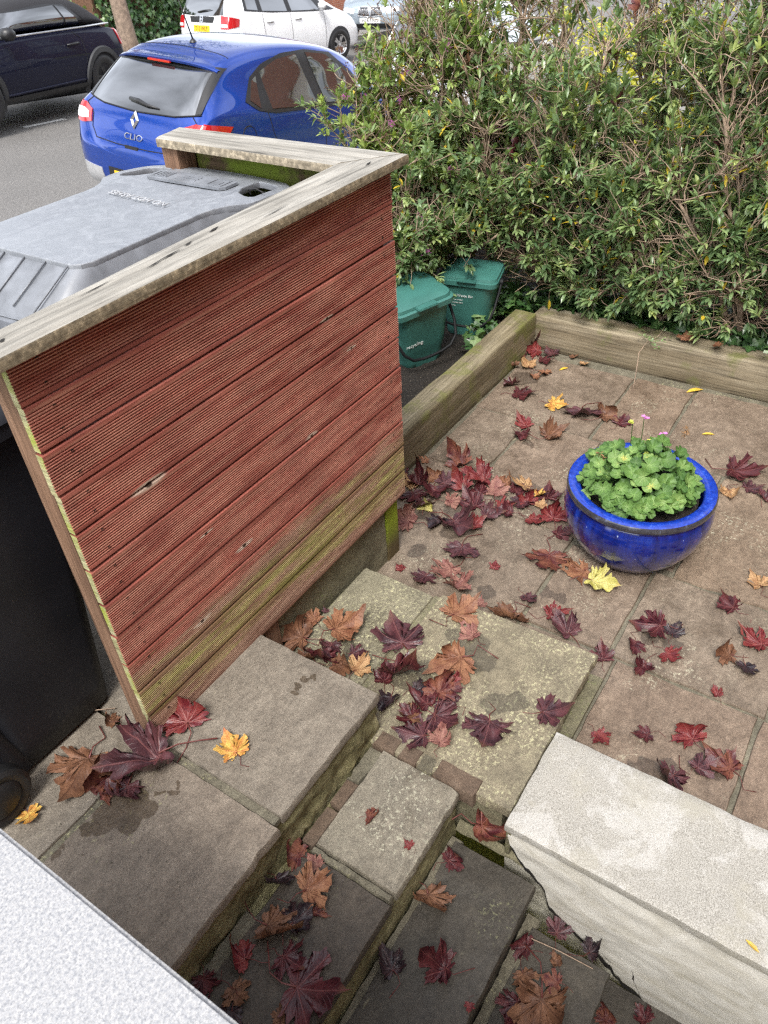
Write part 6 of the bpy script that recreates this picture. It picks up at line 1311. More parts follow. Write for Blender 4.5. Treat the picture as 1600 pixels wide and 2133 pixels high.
# ------------------------------------------------------------------ fallen maple leaves, each one a thing
def leaf_mat(name, c1, c2, cv, rough=0.28, edge=(0.10, 0.05, 0.025), spec=0.45):
    t = NT(name); u, v, _ = t.sep(t.co('UV')); v2 = t.math('SUBTRACT', v, 0.02)
    ang = t.math('ARCTAN2', u, v2); r = t.math('SQRT', t.math('ADD', t.math('MULTIPLY', u, u), t.math('MULTIPLY', v2, v2)))
    m = t.math('PINGPONG', t.math('ADD', ang, 0.92 * 8 + 0.0), 0.46)   # distance in angle from the nearest main vein
    main = t.rng(t.math('MULTIPLY', m, r), 0.016, 0.004)
    sec = t.math('PINGPONG', t.math('ADD', t.math('MULTIPLY', r, 9.0), t.math('MULTIPLY', m, -7.0)), 0.5); secm = t.rng(sec, 0.07, 0.0)
    oi = t.n('ObjectInfo').outputs['Random']
    off = t.n('CombineXYZ', {0: t.math('MULTIPLY', oi, 37.0), 1: t.math('MULTIPLY', oi, 91.0), 2: 0.0}).outputs[0]
    uv = t.n('VectorMath', {0: t.co('UV'), 1: off}, operation='ADD').outputs[0]
    f = t.noise(3.2, 5, 0.6, uv, 0.5); g = t.noise(26, 4, 0.65, uv); sp = t.noise(55, 2, 0.5, uv)
    c = t.mix(t.rng(f, 0.36, 0.62), c1, c2); c = t.mix(0.45, c, t.ramp(g, [(0.3, 0.6), (0.7, 1.3)]), 'MULTIPLY')
    c = t.mix(t.math('MULTIPLY', t.rng(g, 0.66, 0.72), 0.6), c, (0.02, 0.012, 0.01))
    c = t.mix(t.math('MULTIPLY', t.rng(t.math('ADD', r, t.math('MULTIPLY', f, 0.5)), 0.86, 1.12), 0.8), c, edge)
    c = t.mix(t.math('MULTIPLY', secm, 0.28), c, cv); c = t.mix(t.math('MULTIPLY', main, 0.75), c, cv)
    h = t.math('ADD', t.math('ADD', t.math('MULTIPLY', main, -0.9), t.math('MULTIPLY', secm, -0.4)), t.math('MULTIPLY', g, 0.6))
    t.bump(h, 0.5, 0.004); t.set(col=c, rough=t.rng(f, 0.3, 0.7, rough, rough + .2), spec=spec)
    return t.m
LM = {
 'maroon': leaf_mat('maroon_leaf', (0.040, 0.008, 0.012), (0.085, 0.016, 0.019), (0.16, 0.05, 0.048)),
 'crimson': leaf_mat('crimson_leaf', (0.105, 0.011, 0.016), (0.18, 0.028, 0.025), (0.25, 0.08, 0.07)),
 'purple': leaf_mat('purple_leaf', (0.038, 0.015, 0.020), (0.092, 0.030, 0.035), (0.16, 0.06, 0.06), 0.3),
 'black': leaf_mat('blackened_leaf', (0.014, 0.010, 0.014), (0.042, 0.024, 0.028), (0.07, 0.03, 0.03), 0.22, (0.012, 0.01, 0.01)),
 'pink': leaf_mat('faded_pink_leaf', (0.185, 0.07, 0.058), (0.29, 0.145, 0.108), (0.16, 0.055, 0.05), 0.55, (0.22, 0.06, 0.05)),
 'brown': leaf_mat('brown_leaf', (0.10, 0.042, 0.022), (0.19, 0.088, 0.045), (0.09, 0.038, 0.02), 0.48),
 'rust': leaf_mat('rusty_orange_leaf', (0.165, 0.064, 0.032), (0.275, 0.13, 0.066), (0.15, 0.055, 0.03), 0.48),
 'mixed': leaf_mat('maroon_and_brown_leaf', (0.065, 0.011, 0.015), (0.17, 0.058, 0.032), (0.17, 0.05, 0.036), 0.4),
 'tan': leaf_mat('tan_leaf', (0.29, 0.15, 0.065), (0.42, 0.26, 0.125), (0.2, 0.09, 0.04), 0.55),
 'yellow': leaf_mat('yellow_leaf', (0.44, 0.19, 0.035), (0.58, 0.39, 0.09), (0.50, 0.16, 0.06), 0.5, (0.30, 0.03, 0.03)),
 'olive': leaf_mat('olive_yellow_leaf', (0.36, 0.33, 0.07), (0.52, 0.47, 0.16), (0.55, 0.50, 0.22), 0.5, (0.36, 0.22, 0.05)),
}
LM_ST = flat('leaf_stalk', (0.13, 0.035, 0.03), 0.5)
HALF = [(0.0, -0.02), (.09, -.10), (.21, -.12), (.29, -.05), (.43, -.09), (.36, .02), (.46, .06), (.35, .13), (.27, .16), (.40, .20), (.47, .17), (.50, .27), (.62, .33), (.49, .37), (.45, .47), (.34, .41), (.19, .38), (.23, .50), (.32, .53), (.21, .62), (.19, .72), (.08, .77), (0, .95)]
def maple(seed, kind, size_var=0.1):
    """flat outline -> radial mesh, then bent: kind = flat, cup, roll, fold, crumple"""
    rnd = random.Random(seed); out = []
    full = HALF + [(-x, y) for x, y in reversed(HALF[1:-1])]
    full = [(x * (1 + rnd.gauss(0, .07)) + rnd.gauss(0, .012), y * (1 + rnd.gauss(0, .05)) + rnd.gauss(0, .012)) for x, y in full]
    pts = []
    for i in range(len(full)):
        a, b = Vector(full[i] + (0,)), Vector(full[(i + 1) % len(full)] + (0,)); pts += [a, a.lerp(b, .5) + Vector((rnd.gauss(0, .014), rnd.gauss(0, .014), 0))]
    c = Vector((0, .06, 0)); n = len(pts); rings = (.16, .34, .52, .70, .86, 1.0); flatv = [c] + [c.lerp(p, f) for f in rings for p in pts]
    ax = rnd.uniform(0, pi); bd = {'flat': .25, 'cup': .9, 'roll': 2.6, 'fold': 1.9, 'crumple': 1.4}[kind]; sgn = 1 if rnd.random() < .75 else -1
    ph = rnd.uniform(0, 6); vs = []
    for i, p in enumerate(flatv):
        q = p - c; r = q.length; th = math.atan2(q.x, q.y)
        z = .035 * cos(th * 7.8 + .0) * min(1, r * 2) + .03 * nz3(p.x * 3, p.y * 3, seed) + .014 * nz3(p.x * 9, p.y * 9, seed)
        if kind == 'cup': z += .42 * r * r + .06 * r * cos(2 * th + ph)
        elif kind == 'flat': z += .20 * r * r * (1 + 1.0 * cos(2 * th + ph)) + .16 * r * r * cos(5 * th + 2 * ph) + .16 * max(0, r - .4) + .06 * nz3(p.x * 2.2, p.y * 2.2, seed + 8)
        elif kind == 'crumple': z += .24 * r * r + .16 * nz3(p.x * 3.2, p.y * 3.2, seed + 5) + .22 * max(0, cos(2 * th + ph)) * r * r
        co = Vector((q.x, q.y, z))
        if kind in ('roll', 'fold', 'crumple'):
            d = Vector((cos(ax), sin(ax), 0)); s = co.dot(d); o_ = .10 if kind == 'roll' else .0
            e = s - o_
            if e > 0:
                k = bd * (1.0 if kind != 'fold' else 1.0) ; a = min(k * e / .55, 3.0); rad = .55 / k
                co = co - d * e + d * (rad * sin(a)) + Vector((0, 0, rad * (1 - cos(a)))) - (Vector((0, 0, 1)) * cos(a) + d * sin(a)) * 0
            if kind == 'crumple' and s < -.1:
                e = -s - .1; a = min(1.1 * e / .5, 2.0); rad = .5 / 1.1; co = co + d * e - d * rad * sin(a) + Vector((0, 0, rad * (1 - cos(a))))
        vs.append(co)
    mz = min(v.z for v in vs); vs = [Vector((v.x, v.y, v.z - mz * .75)) for v in vs]
    fs = [(0, 1 + k, 1 + (k + 1) % n) for k in range(n)] + [(1 + r * n + k, 1 + (r + 1) * n + k, 1 + (r + 1) * n + (k + 1) % n, 1 + r * n + (k + 1) % n) for r in range(len(rings) - 1) for k in range(n)]
    # torn rims
    R_ = len(rings); base_ = n
    for _ in range(rnd.choice((0, 1, 2, 3))):
        k0 = rnd.randrange(n); wd_ = rnd.randint(2, 6); dp_ = rnd.choice((1, 1, 2)); bad = set()
        for q in range(wd_):
            for r in range(R_ - 1 - dp_, R_ - 1): bad.add(base_ + r * n + (k0 + q) % n)
        keepf = [f for i_, f in enumerate(fs) if i_ not in bad]; fs = fs if len(keepf) < len(fs) - 14 else keepf
    me = bpy.data.meshes.new('maple_leaf'); me.from_pydata([tuple(v) for v in vs], [], fs); me.materials.append(None)
    uvl = me.uv_layers.new(name='UVMap')
    for l in me.loops: uvl.data[l.index].uv = (flatv[l.vertex_index].x, flatv[l.vertex_index].y - .04)
    me.polygons.foreach_set('use_smooth', [True] * len(me.polygons)); me.update()
    L = rnd.uniform(.5, .85); mb = MB(); sp = [Vector((0, -.01, .02 - mz * .75)), Vector((rnd.gauss(0, .05), -L * .35, .05)), Vector((rnd.gauss(0, .14), -L * .7, .03)), Vector((rnd.gauss(0, .22), -L, .02))]
    mb.tube(sp, [.016, .011, .010, .013], 5); ms = bpy.data.meshes.new('stalk'); ms.from_pydata(mb.v, [], mb.f); ms.materials.append(LM_ST); ms.polygons.foreach_set('use_smooth', [True] * len(ms.polygons))
    return me, ms
LIB = {k: [maple(s * 17 + i * 101 + 3, k) for i in range(6)] for s, k in enumerate(('flat', 'cup', 'roll', 'fold', 'crumple'))}
KIND = {'f': 'flat', 'c': 'cup', 'r': 'roll', 'o': 'fold', 'k': 'crumple'}
nleaf = 0
def put_leaf(px, py, z, spx, col, kind, rot, label, tilt=(0, 0), stalk=True, dz=0.0, pos=None):
    """a leaf spx photograph pixels across; rot = where its tip points, in degrees from +X"""
    global nleaf
    p = pos if pos is not None else at(px, py, z); dep = -(CAMR.inverted() @ (p - CAMP)).z
    size = spx * dep / FPX * 0.93
    if kind == 'f' and spx < 140: kind = 'fcfkfkffcf'[(nleaf * 7) % 10]      # few lie quite flat
    me, ms = LIB[KIND[kind]][nleaf % 6]
    o = bpy.data.objects.new('maple_leaf', me); C.objects.link(o); o.material_slots[0].link = 'OBJECT'; o.material_slots[0].material = LM[col]
    o.location = p + Vector((0, 0, .003 + dz)); rr = random.Random(nleaf + 50)
    if tilt == (0, 0): tilt = (rr.uniform(-7, 7), rr.uniform(-7, 7))
    o.rotation_euler = (Matrix.Rotation(R(rot - 90), 3, 'Z') @ Matrix.Rotation(R(tilt[0]), 3, 'X') @ Matrix.Rotation(R(tilt[1]), 3, 'Y')).to_euler(); o.scale = (size * rr.uniform(.80, 1.08), size * rr.uniform(.88, 1.05), size * rr.uniform(.75, 1.15))
    tag(o, label, 'leaf', 'fallen maple leaves')
    if stalk:
        s = bpy.data.objects.new('stalk', ms); C.objects.link(s); s.parent = o
    nleaf += 1
    return o
Lf = put_leaf
# on the landing
Lf(188, 1585, ZA, 150, 'brown', 'f', 200, 'large rusty brown leaf lying against the foot of the black bin'); 
Lf(60, 1693, ZA, 66, 'yellow', 'c', 250, 'yellow and orange leaf beside the black bin wheel', (10, 8))
Lf(232, 1622, ZA, 105, 'mixed', 'o', 160, 'curled maroon leaf with an orange underside among the leaves by the bin', dz=.01)
Lf(335, 1585, ZA, 165, 'purple', 'k', 150, 'big dark purple crumpled leaf at the foot of the timber screen', dz=.012)
Lf(392, 1512, ZA, 118, 'crimson', 'o', 60, 'long red leaf leaning on the bottom board of the timber screen', (14, 6), dz=.012)
Lf(268, 1640, ZA, 110, 'purple', 'r', 185, 'narrow dark maroon leaf above the wet stain on the landing')
Lf(492, 1570, ZA, 78, 'yellow', 'f', 65, 'small yellow leaf with red edges alone on the landing slab')
Lf(238, 1505, ZA, 50, 'brown', 'r', 100, 'small brown leaf tucked between the bin and the screen post')
# on the tread below the landing
z = ZB - .006
Lf(622, 1785, z, 75, 'mixed', 'r', 100, 'brown tipped curled leaf at the top of the pile below the landing edge')
Lf(640, 1862, z, 92, 'rust', 'c', 330, 'orange tan leaf topmost on the pile below the landing edge', dz=.02)
Lf(560, 1935, z, 120, 'brown', 'o', 280, 'rolled brown leaf with a maroon half against the mossy riser', dz=.015)
Lf(612, 1925, z, 75, 'black', 'k', 340, 'blackened curled leaf beneath the orange tan leaf', dz=.006)
Lf(592, 1995, z, 80, 'maroon', 'f', 270, 'maroon leaf partly under the rolled brown leaf')
Lf(620, 2062, z, 150, 'maroon', 'f', 290, 'very large dark red leaf spread on the dark tread', dz=.008)
Lf(424, 2040, z, 72, 'maroon', 'c', 230, 'maroon leaf touching the granite coping edge on the dark tread')
Lf(486, 2062, z, 66, 'brown', 'c', 260, 'tan brown cupped leaf on the dark tread beside the granite coping')
Lf(484, 2108, z, 72, 'black', 'k', 210, 'black wet leaf under the tan brown cupped leaf')
Lf(512, 2000, z, 78, 'crimson', 'o', 110, 'deep red pointed leaf left of the rolled brown leaf')
Lf(662, 1805, z, 40, 'pink', 'c', 80, 'small pinkish brown leaf lying alone near the mortar joint')
Lf(585, 2128, z, 52, 'brown', 'o', 30, 'brown leaf at the very bottom of the dark tread')
Lf(578, 1838, z, 72, 'black', 'o', 250, 'dark purple black leaf hanging on the pile by the riser', dz=.01)
Lf(655, 1902, z, 42, 'mixed', 'r', 290, 'small maroon leaf sticking out under the orange tan leaf')
# on the square slab
Lf(768, 1703, ZB, 42, 'mixed', 'r', 300, 'small dark brown leaf alone on the square grey slab')
Lf(856, 1764, ZB, 26, 'crimson', 'c', 80, 'tiny orange red scrap of leaf near the slab corner')
# lower treads
Lf(818, 2022, ZD, 88, 'black', 'k', 60, 'black leaf with a brown folded edge on the second tread')
Lf(928, 2020, ZD, 102, 'maroon', 'f', 100, 'shiny dark crimson leaf lying wet on the second tread')
Lf(893, 1868, ZD, 105, 'brown', 'o', 235, 'long brown leaf with a dark curved stalk on the second tread', dz=.008)
Lf(935, 1795, ZD, 66, 'maroon', 'o', 320, 'maroon leaf beneath the square slab riser')
Lf(1000, 1728, ZD + .05, 118, 'mixed', 'k', 300, 'big maroon leaf with brown curled edges by the white wall end', (-25, 10), dz=.02)
Lf(978, 2092, ZD, 28, 'crimson', 'c', 200, 'tiny red leaf on the edge of the second tread')
Lf(1097, 1975, ZE, 62, 'maroon', 'o', 100, 'dark maroon leaf at the inner corner of the third tread')
Lf(1090, 2030, ZE, 60, 'brown', 'f', 230, 'small golden brown leaf with a red stalk on the third tread')
Lf(1161, 2010, ZE, 32, 'brown', 'k', 45, 'tiny curled brown leaf in the middle of the third tread')
Lf(1160, 1945, ZE, 66, 'purple', 'f', 10, 'dull purple brown leaf flat against the foot of the white wall')
Lf(1228, 1985, ZE, 70, 'black', 'o', 330, 'slaty dark leaf at the foot of the cracked white wall')
Lf(1128, 2085, ZE, 165, 'brown', 'k', 200, 'largest brown leaf spread over the third tread', dz=.008)
Lf(1078, 2090, ZE, 84, 'maroon', 'f', 180, 'maroon leaf beside the largest brown leaf on the third tread')
Lf(1160, 2055, ZE, 48, 'mixed', 'c', 100, 'red brown curled leaf resting on the largest brown leaf', dz=.022)
Lf(1262, 2128, ZF, 56, 'mixed', 'o', 20, 'reddish brown leaf on the lowest visible tread')
Lf(1345, 2128, ZF, 50, 'maroon', 'k', 60, 'dark red leaf in the lowest corner by the white wall')
# on the step by the patio
z = ZB
Lf(657, 1298, z, 55, 'rust', 'c', 80, 'small orange brown leaf under the timber screen edge', (10, 0), dz=.01)
Lf(700, 1325, z, 98, 'rust', 'f', 330, 'bright orange brown leaf in the corner pile below the screen', dz=.03)
Lf(632, 1335, z, 92, 'brown', 'o', 110, 'cupped brown leaf in the corner pile against the screen post', dz=.012)
Lf(672, 1368, z, 80, 'maroon', 'k', 200, 'dark maroon leaf in the corner pile under the bright orange one')
Lf(700, 1392, z, 85, 'brown', 'r', 290, 'brown rolled leaf in the corner pile along the landing edge', dz=.01)
Lf(742, 1400, z, 58, 'tan', 'c', 350, 'pale tan leaf at the end of the corner pile', dz=.008)
Lf(735, 1362, z, 52, 'purple', 'f', 300, 'small purple leaf between the tan and orange ones of the corner pile')
Lf(680, 1276, z, 18, 'purple', 'c', 60, 'tiny dark leaf on the small lichen slab')
Lf(838, 1345, z, 125, 'purple', 'f', 50, 'broad dark purple leaf with ragged edges on the step by the patio')
Lf(826, 1402, z, 112, 'maroon', 'k', 240, 'large red brown folded leaf on top of the broad purple leaf', dz=.015)
Lf(946, 1284, z, 88, 'rust', 'f', 340, 'flat orange brown leaf on the lichen slab near the patio edge')
Lf(962, 1375, z, 104, 'rust', 'r', 150, 'curled orange leaf beside the wet mark on the lichen slab', dz=.008)
Lf(985, 1328, z, 58, 'pink', 'f', 70, 'small leaf half pink half purple sitting on the wet mark')
Lf(915, 1452, z, 92, 'mixed', 'o', 20, 'red leaf raised over a dark one in the middle of the lichen slab', dz=.018)
Lf(908, 1492, z, 92, 'purple', 'f', 260, 'dark violet leaf beneath the raised red leaf')
Lf(944, 1432, z, 44, 'crimson', 'f', 70, 'small red leaf touching the raised red leaf', dz=.02)
Lf(845, 1484, z, 62, 'brown', 'k', 250, 'curled brown leaf at the corner of the landing slab')
Lf(882, 1535, z, 85, 'purple', 'f', 110, 'mauve leaf lying over the worn edging bricks')
Lf(915, 1553, z, 62, 'pink', 'k', 20, 'pinkish brown crumpled leaf over the end of the edging bricks', dz=.012)
Lf(865, 1440, z, 50, 'black', 'f', 300, 'black sodden leaf under the red leaves of the lichen slab')
Lf(1020, 1508, z, 108, 'purple', 'f', 195, 'flat mauve leaf with clear veins beside the slate coloured puddle')
Lf(1132, 1485, z, 84, 'purple', 'c', 300, 'dark violet leaf near the slab corner by the white coping')
# on the patio
z = ZP
Lf(852, 1090, z, 78, 'pink', 'o', 100, 'pale pinkish brown leaf beside the green foot of the screen')
Lf(860, 1030, z, 62, 'maroon', 'f', 220, 'maroon leaf just past the end of the timber screen')
Lf(885, 1062, z, 46, 'olive', 'r', 10, 'rolled olive green leaf near the end of the screen')
Lf(945, 1088, z, 108, 'purple', 'f', 240, 'large dark wine leaf in the drift of leaves on the patio')
Lf(985, 1102, z, 48, 'crimson', 'k', 330, 'small bright red leaf on the tip of the large wine leaf', dz=.012)
Lf(962, 1142, z, 84, 'purple', 'f', 200, 'mauve leaf below the large wine leaf')
Lf(940, 1186, z, 86, 'pink', 'c', 160, 'faded salmon leaf, upper of a pair near the step edge')
Lf(948, 1222, z, 72, 'pink', 'f', 250, 'faded salmon leaf, lower of a pair near the step edge')
Lf(887, 1200, z, 54, 'purple', 'c', 180, 'dull mauve leaf close to the back edge of the small lichen slab')
Lf(838, 1187, z, 26, 'crimson', 'f', 80, 'tiny red leaf at the foot of the green screen post')
Lf(1030, 1185, z, 28, 'crimson', 'f', 20, 'tiny red leaf beside the salmon pair')
Lf(962, 972, z, 66, 'mixed', 'k', 60, 'folded brown and maroon leaf near the sleeper')
Lf(890, 962, z, 28, 'rust', 'f', 100, 'tiny orange leaf by the near end of the mossy sleeper')
Lf(1010, 1002, z, 78, 'crimson', 'f', 110, 'rosy red leaf at the top of the leaf drift')
Lf(1050, 1008, z, 48, 'rust', 'r', 340, 'small orange brown curled leaf beside the rosy red one')
Lf(1100, 1015, z, 66, 'tan', 'c', 120, 'upright tan leaf with a pink stalk on the patio', (18, 0))
Lf(1040, 1056, z, 52, 'crimson', 'f', 300, 'bright crimson leaf in the middle of the patio drift')
Lf(990, 1056, z, 66, 'maroon', 'c', 60, 'maroon leaf between the wine leaf and the crimson one')
Lf(1085, 1042, z, 56, 'purple', 'f', 210, 'violet leaf behind the blue pot side of the drift')
Lf(1140, 1040, z, 66, 'maroon', 'f', 20, 'maroon leaf close against the blue pot')
Lf(1118, 1035, z, 36, 'yellow', 'k', 300, 'bright orange scrap of leaf beside the pot leaf', dz=.012)
Lf(1152, 1085, z, 72, 'crimson', 'o', 30, 'crimson leaf resting against the belly of the blue pot', dz=.01)
Lf(1105, 1082, z, 46, 'crimson', 'f', 260, 'small red leaf just short of the blue pot')
Lf(1124, 1060, z, 28, 'tan', 'c', 0, 'tiny tan scrap between the red leaves by the pot', dz=.01)
Lf(1162, 1116, z, 46, 'maroon', 'f', 320, 'pointed dark red leaf at the foot of the blue pot')
Lf(1144, 1158, z, 90, 'mixed', 'c', 200, 'brown cupped leaf across the patio joint in front of the pot')
Lf(1217, 1192, z, 74, 'rust', 'f', 130, 'orange brown leaf under the olive leaf in front of the pot')
Lf(1232, 1216, z, 70, 'olive', 'f', 275, 'yellow green leaf lying in front of the pot', dz=.014)
Lf(1096, 1243, z, 46, 'purple', 'c', 240, 'small violet leaf on the long patio joint')
Lf(1068, 1280, z, 92, 'brown', 'r', 170, 'brown rolled leaf along the edge of the lichen step')
Lf(1145, 1284, z, 62, 'crimson', 'k', 310, 'crimson crumpled leaf beside the brown rolled one')
Lf(1183, 1322, z, 88, 'purple', 'k', 60, 'dusky purple leaf behind the corner of the lichen step')
Lf(1256, 1374, z, 50, 'maroon', 'f', 30, 'dark red leaf touching the lichen step corner')
Lf(1000, 1262, z, 30, 'pink', 'c', 20, 'tiny salmon leaf tucked at the step edge')
Lf(1375, 1308, z, 90, 'maroon', 'f', 110, 'dark wet maroon leaf on the patio nearest below the pot')
Lf(1322, 1340, z, 52, 'maroon', 'o', 190, 'narrow dark red leaf beside the dark wet maroon one')
Lf(1388, 1362, z, 56, 'crimson', 'c', 250, 'red leaf below the dark wet maroon one')
Lf(1342, 1387, z, 62, 'maroon', 'f', 170, 'maroon leaf lowest of the four below the pot')
Lf(1400, 1322, z, 50, 'black', 'f', 0, 'black leaf stuck wet to the patio under the maroon one')
Lf(1527, 1268, z, 58, 'maroon', 'f', 60, 'single maroon leaf on the bare slab beyond the wet leaves')
Lf(1520, 1366, z, 72, 'brown', 'o', 110, 'brown folded leaf with a stalk in the pair by the photo edge')
Lf(1552, 1388, z, 58, 'black', 'f', 200, 'black wrinkled leaf under the brown folded one')
Lf(1586, 1345, z, 76, 'crimson', 'f', 70, 'glossy red leaf at the edge of the photo beside the brown folded one')
Lf(1494, 1450, z, 30, 'crimson', 'k', 40, 'tiny crimson leaf alone on the pale slab')
Lf(1246, 1530, z, 54, 'crimson', 'f', 240, 'crimson leaf beside the end of the white coping')
Lf(1350, 1530, z, 54, 'maroon', 'c', 130, 'maroon leaf on the dark slab beyond the white coping')
Lf(1442, 1542, z, 78, 'crimson', 'o', 60, 'large red leaf with a turned tip on the dark slab')
Lf(1402, 1618, z, 88, 'purple', 'f', 160, 'mauve leaf lying in a wet patch by the white coping')
Lf(1452, 1604, z, 66, 'purple', 'f', 320, 'dark violet leaf overlapping the mauve one in the wet patch', dz=.006)
Lf(1520, 1606, z, 90, 'mixed', 'f', 70, 'red and orange leaf with a long straight stalk by the white coping')
Lf(1405, 1540, z, 20, 'brown', 'c', 0, 'tiny brown scrap near the large red leaf')
Lf(1526, 982, z, 90, 'maroon', 'f', 280, 'dark maroon leaf with a tall stalk beyond the pot')
Lf(1518, 1024, z, 48, 'tan', 'k', 200, 'golden tan curled leaf touching the pot side')
Lf(1592, 1042, z, 50, 'maroon', 'f', 330, 'maroon leaf at the photo edge beyond the pot')
Lf(1556, 1018, z, 50, 'purple', 'c', 300, 'dark violet leaf under the maroon leaf beyond the pot')
Lf(1582, 1222, z, 52, 'tan', 'f', 40, 'pale orange leaf at the photo edge on the pinkish slab')
Lf(1078, 822, z, 64, 'maroon', 'f', 290, 'maroon leaf on the far patio below the corner pile')
Lf(1070, 800, z, 44, 'maroon', 'k', 160, 'small dark leaf above the far maroon one')
Lf(1147, 842, z, 56, 'yellow', 'f', 270, 'yellow orange leaf on the far patio slab')
Lf(1212, 858, z, 76, 'purple', 'f', 200, 'long dark violet leaf on the far patio')
Lf(1255, 870, z, 56, 'brown', 'r', 330, 'brown rolled leaf touching the long violet one')
Lf(1290, 884, z, 44, 'maroon', 'f', 350, 'maroon leaf just behind the geranium')
Lf(1096, 888, z, 50, 'crimson', 'c', 60, 'red leaf in the middle of the far patio')
Lf(1085, 904, z, 46, 'maroon', 'f', 220, 'dark maroon leaf under the middle red one')
Lf(1140, 912, z, 68, 'brown', 'k', 330, 'brown crumpled leaf with maroon streaks on the far patio')
Lf(862, 1008, z, 52, 'tan', 'c', 130, 'light brown leaf beside the end of the screen and sleeper')
Lf(905, 1000, z, 44, 'rust', 'o', 60, 'coppery curled leaf in the near drift by the sleeper')
Lf(905, 1022, z, 76, 'maroon', 'f', 200, 'deep red leaf flat in the near drift by the sleeper')
Lf(935, 1045, z, 56, 'pink', 'f', 300, 'faded rose leaf in the near drift')
Lf(843, 990, z, 48, 'maroon', 'k', 110, 'dark leaf half behind the screen end')
Lf(1030, 1030, z, 60, 'pink', 'c', 20, 'dusty pink leaf above the bright crimson one')
# pile in the corner of the sleepers
rr = random.Random(77); names = ['wine red', 'brown', 'dark maroon', 'rusty', 'crimson', 'tan', 'purple', 'russet']
for i, (px, py, s, c, k, lb) in enumerate([(1098, 722, 50, 'maroon', 'k', 'wine red leaf deepest in the corner where the sleepers meet'), (1120, 735, 46, 'crimson', 'o', 'crimson leaf standing up in the pile where the sleepers meet'), (1085, 745, 48, 'maroon', 'c', 'dark maroon leaf against the mossy sleeper in the corner pile'),
    (1128, 755, 40, 'maroon', 'f', 'dusky red leaf at the foot of the long sleeper in the corner pile'), (1100, 768, 44, 'tan', 'k', 'tan torn leaf on the front of the corner pile'), (1070, 765, 40, 'brown', 'r', 'brown rolled leaf at the front of the corner pile by the mossy sleeper'),
    (1135, 775, 38, 'rust', 'c', 'rusty oval leaf on the near side of the corner pile'), (1112, 783, 30, 'rust', 'k', 'small rusty scrap in front of the corner pile'), (1150, 740, 38, 'purple', 'f', 'purple leaf along the long sleeper by the corner pile'), (1092, 705, 36, 'crimson', 'k', 'bright red leaf at the back of the corner pile'),
    (1218, 757, 26, 'tan', 'c', 'tiny orange leaf at the foot of the long sleeper'), (1190, 745, 22, 'brown', 'c', 'tiny brown scrap at the foot of the long sleeper')]):
    Lf(px, py, ZP, s, c, k, rr.uniform(0, 360), lb, dz=.012 * (i < 6))
for i, (px, py, s, c, k) in enumerate([(870, 1012, 60, 'maroon', 'k'), (925, 1010, 56, 'purple', 'f'), (1000, 1030, 58, 'maroon', 'o'), (1070, 1022, 54, 'maroon', 'f'), (915, 1085, 58, 'black', 'k'), (1010, 1078, 56, 'purple', 'k'), (968, 1022, 60, 'crimson', 'k'), (1062, 1072, 50, 'maroon', 'k'), (1100, 1052, 50, 'crimson', 'o'), (870, 1055, 56, 'purple', 'k')]):
    Lf(px, py, ZP, s, c, k, rr.uniform(0, 360), 'dark wet leaf packed among the brighter ones in the drift past the screen end', dz=.004)['group'] = 'leaves packed in the drift'
for i, (px, py, s, c, k) in enumerate([(815, 1455, 70, 'black', 'k'), (890, 1470, 72, 'maroon', 'k'), (940, 1465, 62, 'purple', 'o'), (800, 1420, 66, 'maroon', 'k'), (860, 1500, 60, 'maroon', 'f'), (690, 1345, 60, 'purple', 'k'), (650, 1370, 62, 'brown', 'k')]):
    Lf(px, py, ZB, s, c, k, rr.uniform(0, 360), 'sodden dark leaf pressed under others on the lichen slabs', dz=.0)['group'] = 'leaves pressed under others'
# caught in the hedge and on the bin
for px, py, xx, s, c, k, lb in ((1283, 138, 4.0, 62, 'brown', 'r', 'brown dry leaf caught high in the hedge'), (1285, 228, 3.95, 62, 'maroon', 'o', 'maroon leaf caught in the middle of the hedge'), (1075, 322, 3.85, 56, 'maroon', 'o', 'dark red leaf caught in the hedge above the caddies'), (1495, 316, 3.95, 50, 'maroon', 'k', 'dark red leaf caught in the far part of the hedge'), (1585, 330, 3.95, 50, 'maroon', 'k', 'blackish red leaf caught in the hedge at the photo edge'), (975, 150, 3.95, 50, 'brown', 'k', 'brown crumpled leaf caught in the hedge top'), (1330, 25, 4.1, 52, 'mixed', 'o', 'red brown leaf caught at the very top of the hedge')):
    d = CAMR @ Vector(((px - 800) / FPX, -(py - 1066.5) / FPX, -1.0)); q = CAMP + d * ((xx - CAMP.x) / d.x)
    Lf(px, py, 0, s, c, k, 270, lb, (70, 15), False, 0, q)
q = at(22, 624, ZL - .15); Lf(0, 0, 0, 60, 'rust', 'o', 20, 'rust coloured leaf caught behind the grey bin lid', (5, 5), False, .004, q)
q = at(556, 386, ZL - .14); Lf(0, 0, 0, 40, 'rust', 'k', 80, 'dry leaf seen through the hand hole of the grey lid', (5, 5), False, .004, q)
q = at(1430, 712, -.36); Lf(0, 0, 0, 44, 'rust', 'r', 20, 'orange brown leaf lying in the ivy on the long sleeper', (5, 5), False, .01, q)
q = at(1490, 722, -.36); Lf(0, 0, 0, 28, 'rust', 'c', 250, 'small orange leaf hanging over the long sleeper', (5, 5), False, .01, q)
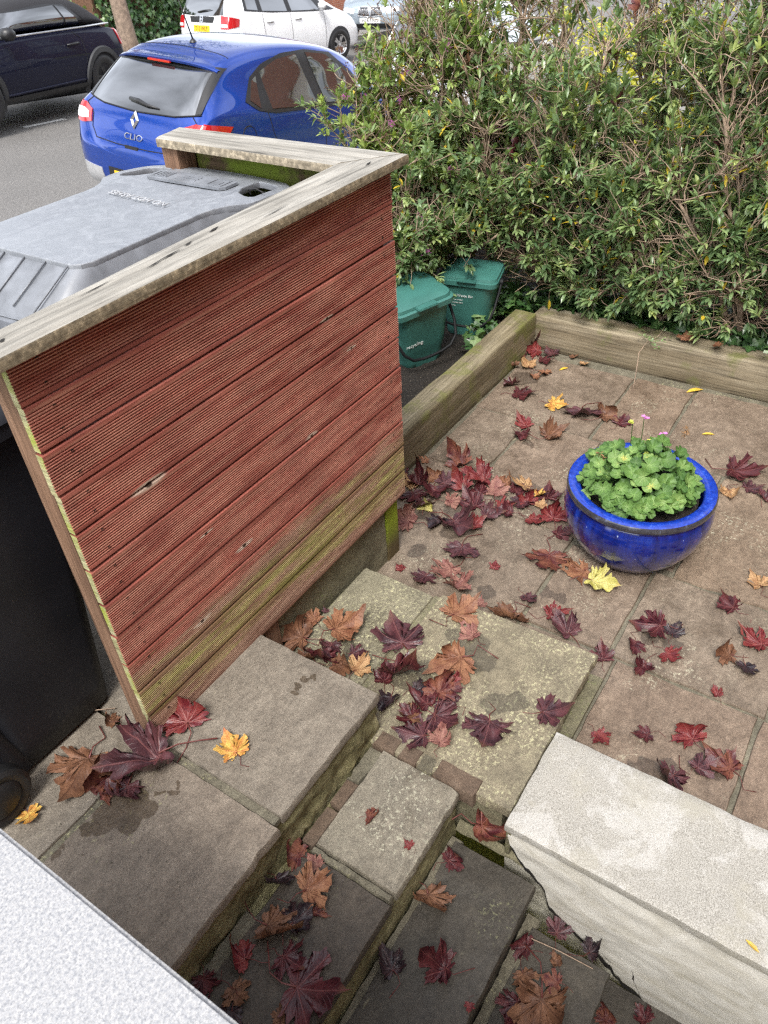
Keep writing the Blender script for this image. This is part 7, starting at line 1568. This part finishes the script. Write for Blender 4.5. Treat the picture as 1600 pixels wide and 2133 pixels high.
# long narrow dead leaves
def sliver(px, py, z, spx, rot, label, mat):
    p = at(px, py, z); dep = -(CAMR.inverted() @ (p - CAMP)).z; mb = MB(); leaf_quads(mb, Vector((0, 0, .002)), Vector((cos(R(rot)), sin(R(rot)), .05)), UPV, spx * dep / FPX, spx * dep / FPX * .32, .5, .1, .5); mb.c = None
    o = mb.build('narrow_leaf', mat); o.location = p; tag(o, label, 'leaf')
M['yl'] = flat('yellowed_leaf', (0.55, 0.36, 0.04), 0.5, sc=60, var=.3)
sliver(1553, 1958, -.402, 32, 250, 'small narrow yellow leaf lying on the white coping', M['yl'])
sliver(1462, 905, ZP, 26, 300, 'narrow yellow leaf on the patio behind the pot', M['yl'])
sliver(1430, 818, ZP, 40, 320, 'narrow amber leaf at the foot of the long sleeper', M['yl'])
sliver(1165, 772, ZP, 24, 330, 'narrow yellow leaf near the corner pile', M['yl'])
# dry stalk and grit
tw = MB(); a, b = at(1107, 1955, ZE + .012), at(1235, 2018, ZE + .012); tw.tube([a, a.lerp(b, .5) + Vector((0, .01, .006)), b], [.0018, .0022, .0016], 5); tag(tw.build('dry_stalk', M['twig']), 'long pale dry stalk lying across the third tread', 'stalk')
tw = MB(); a, b = at(190, 1480, ZA + .015), at(240, 1475, ZA + .01); tw.tube([a, b], .002, 5); tag(tw.build('dry_stalk', M['twig']), 'short straw stalk between the bin and the screen post', 'stalk')
gr = MB(); rr = random.Random(3)
for i in range(260):
    zz, (x0, x1, y0, y1) = rr.choice([(ZP + .002, (1.3, 3.5, -1.6, .3)), (ZB + .002, (.5, 1.15, -1.0, 0)), (ZA + .003, (-.5, .5, -.5, .2)), (ZB - .005, (-.6, .4, -.85, -.52)), (ZP + .002, (1.25, 2.2, -1.6, .3))])
    x, y, r_ = rr.uniform(x0, x1), rr.uniform(y0, y1), rr.uniform(.0008, .003)
    gr.add([(x + r_ * cos(a) * rr.uniform(.7, 1.2), y + r_ * sin(a) * rr.uniform(.7, 1.2), zz) for a in (0, 1.3, 2.5, 3.8, 5)] + [(x, y, zz + r_ * .9)], [(k, (k + 1) % 5, 5) for k in range(5)])
stuff(gr.build('grit', M['mortar']), 'scattered crumbs of grit and dirt on the paving', 'grit')
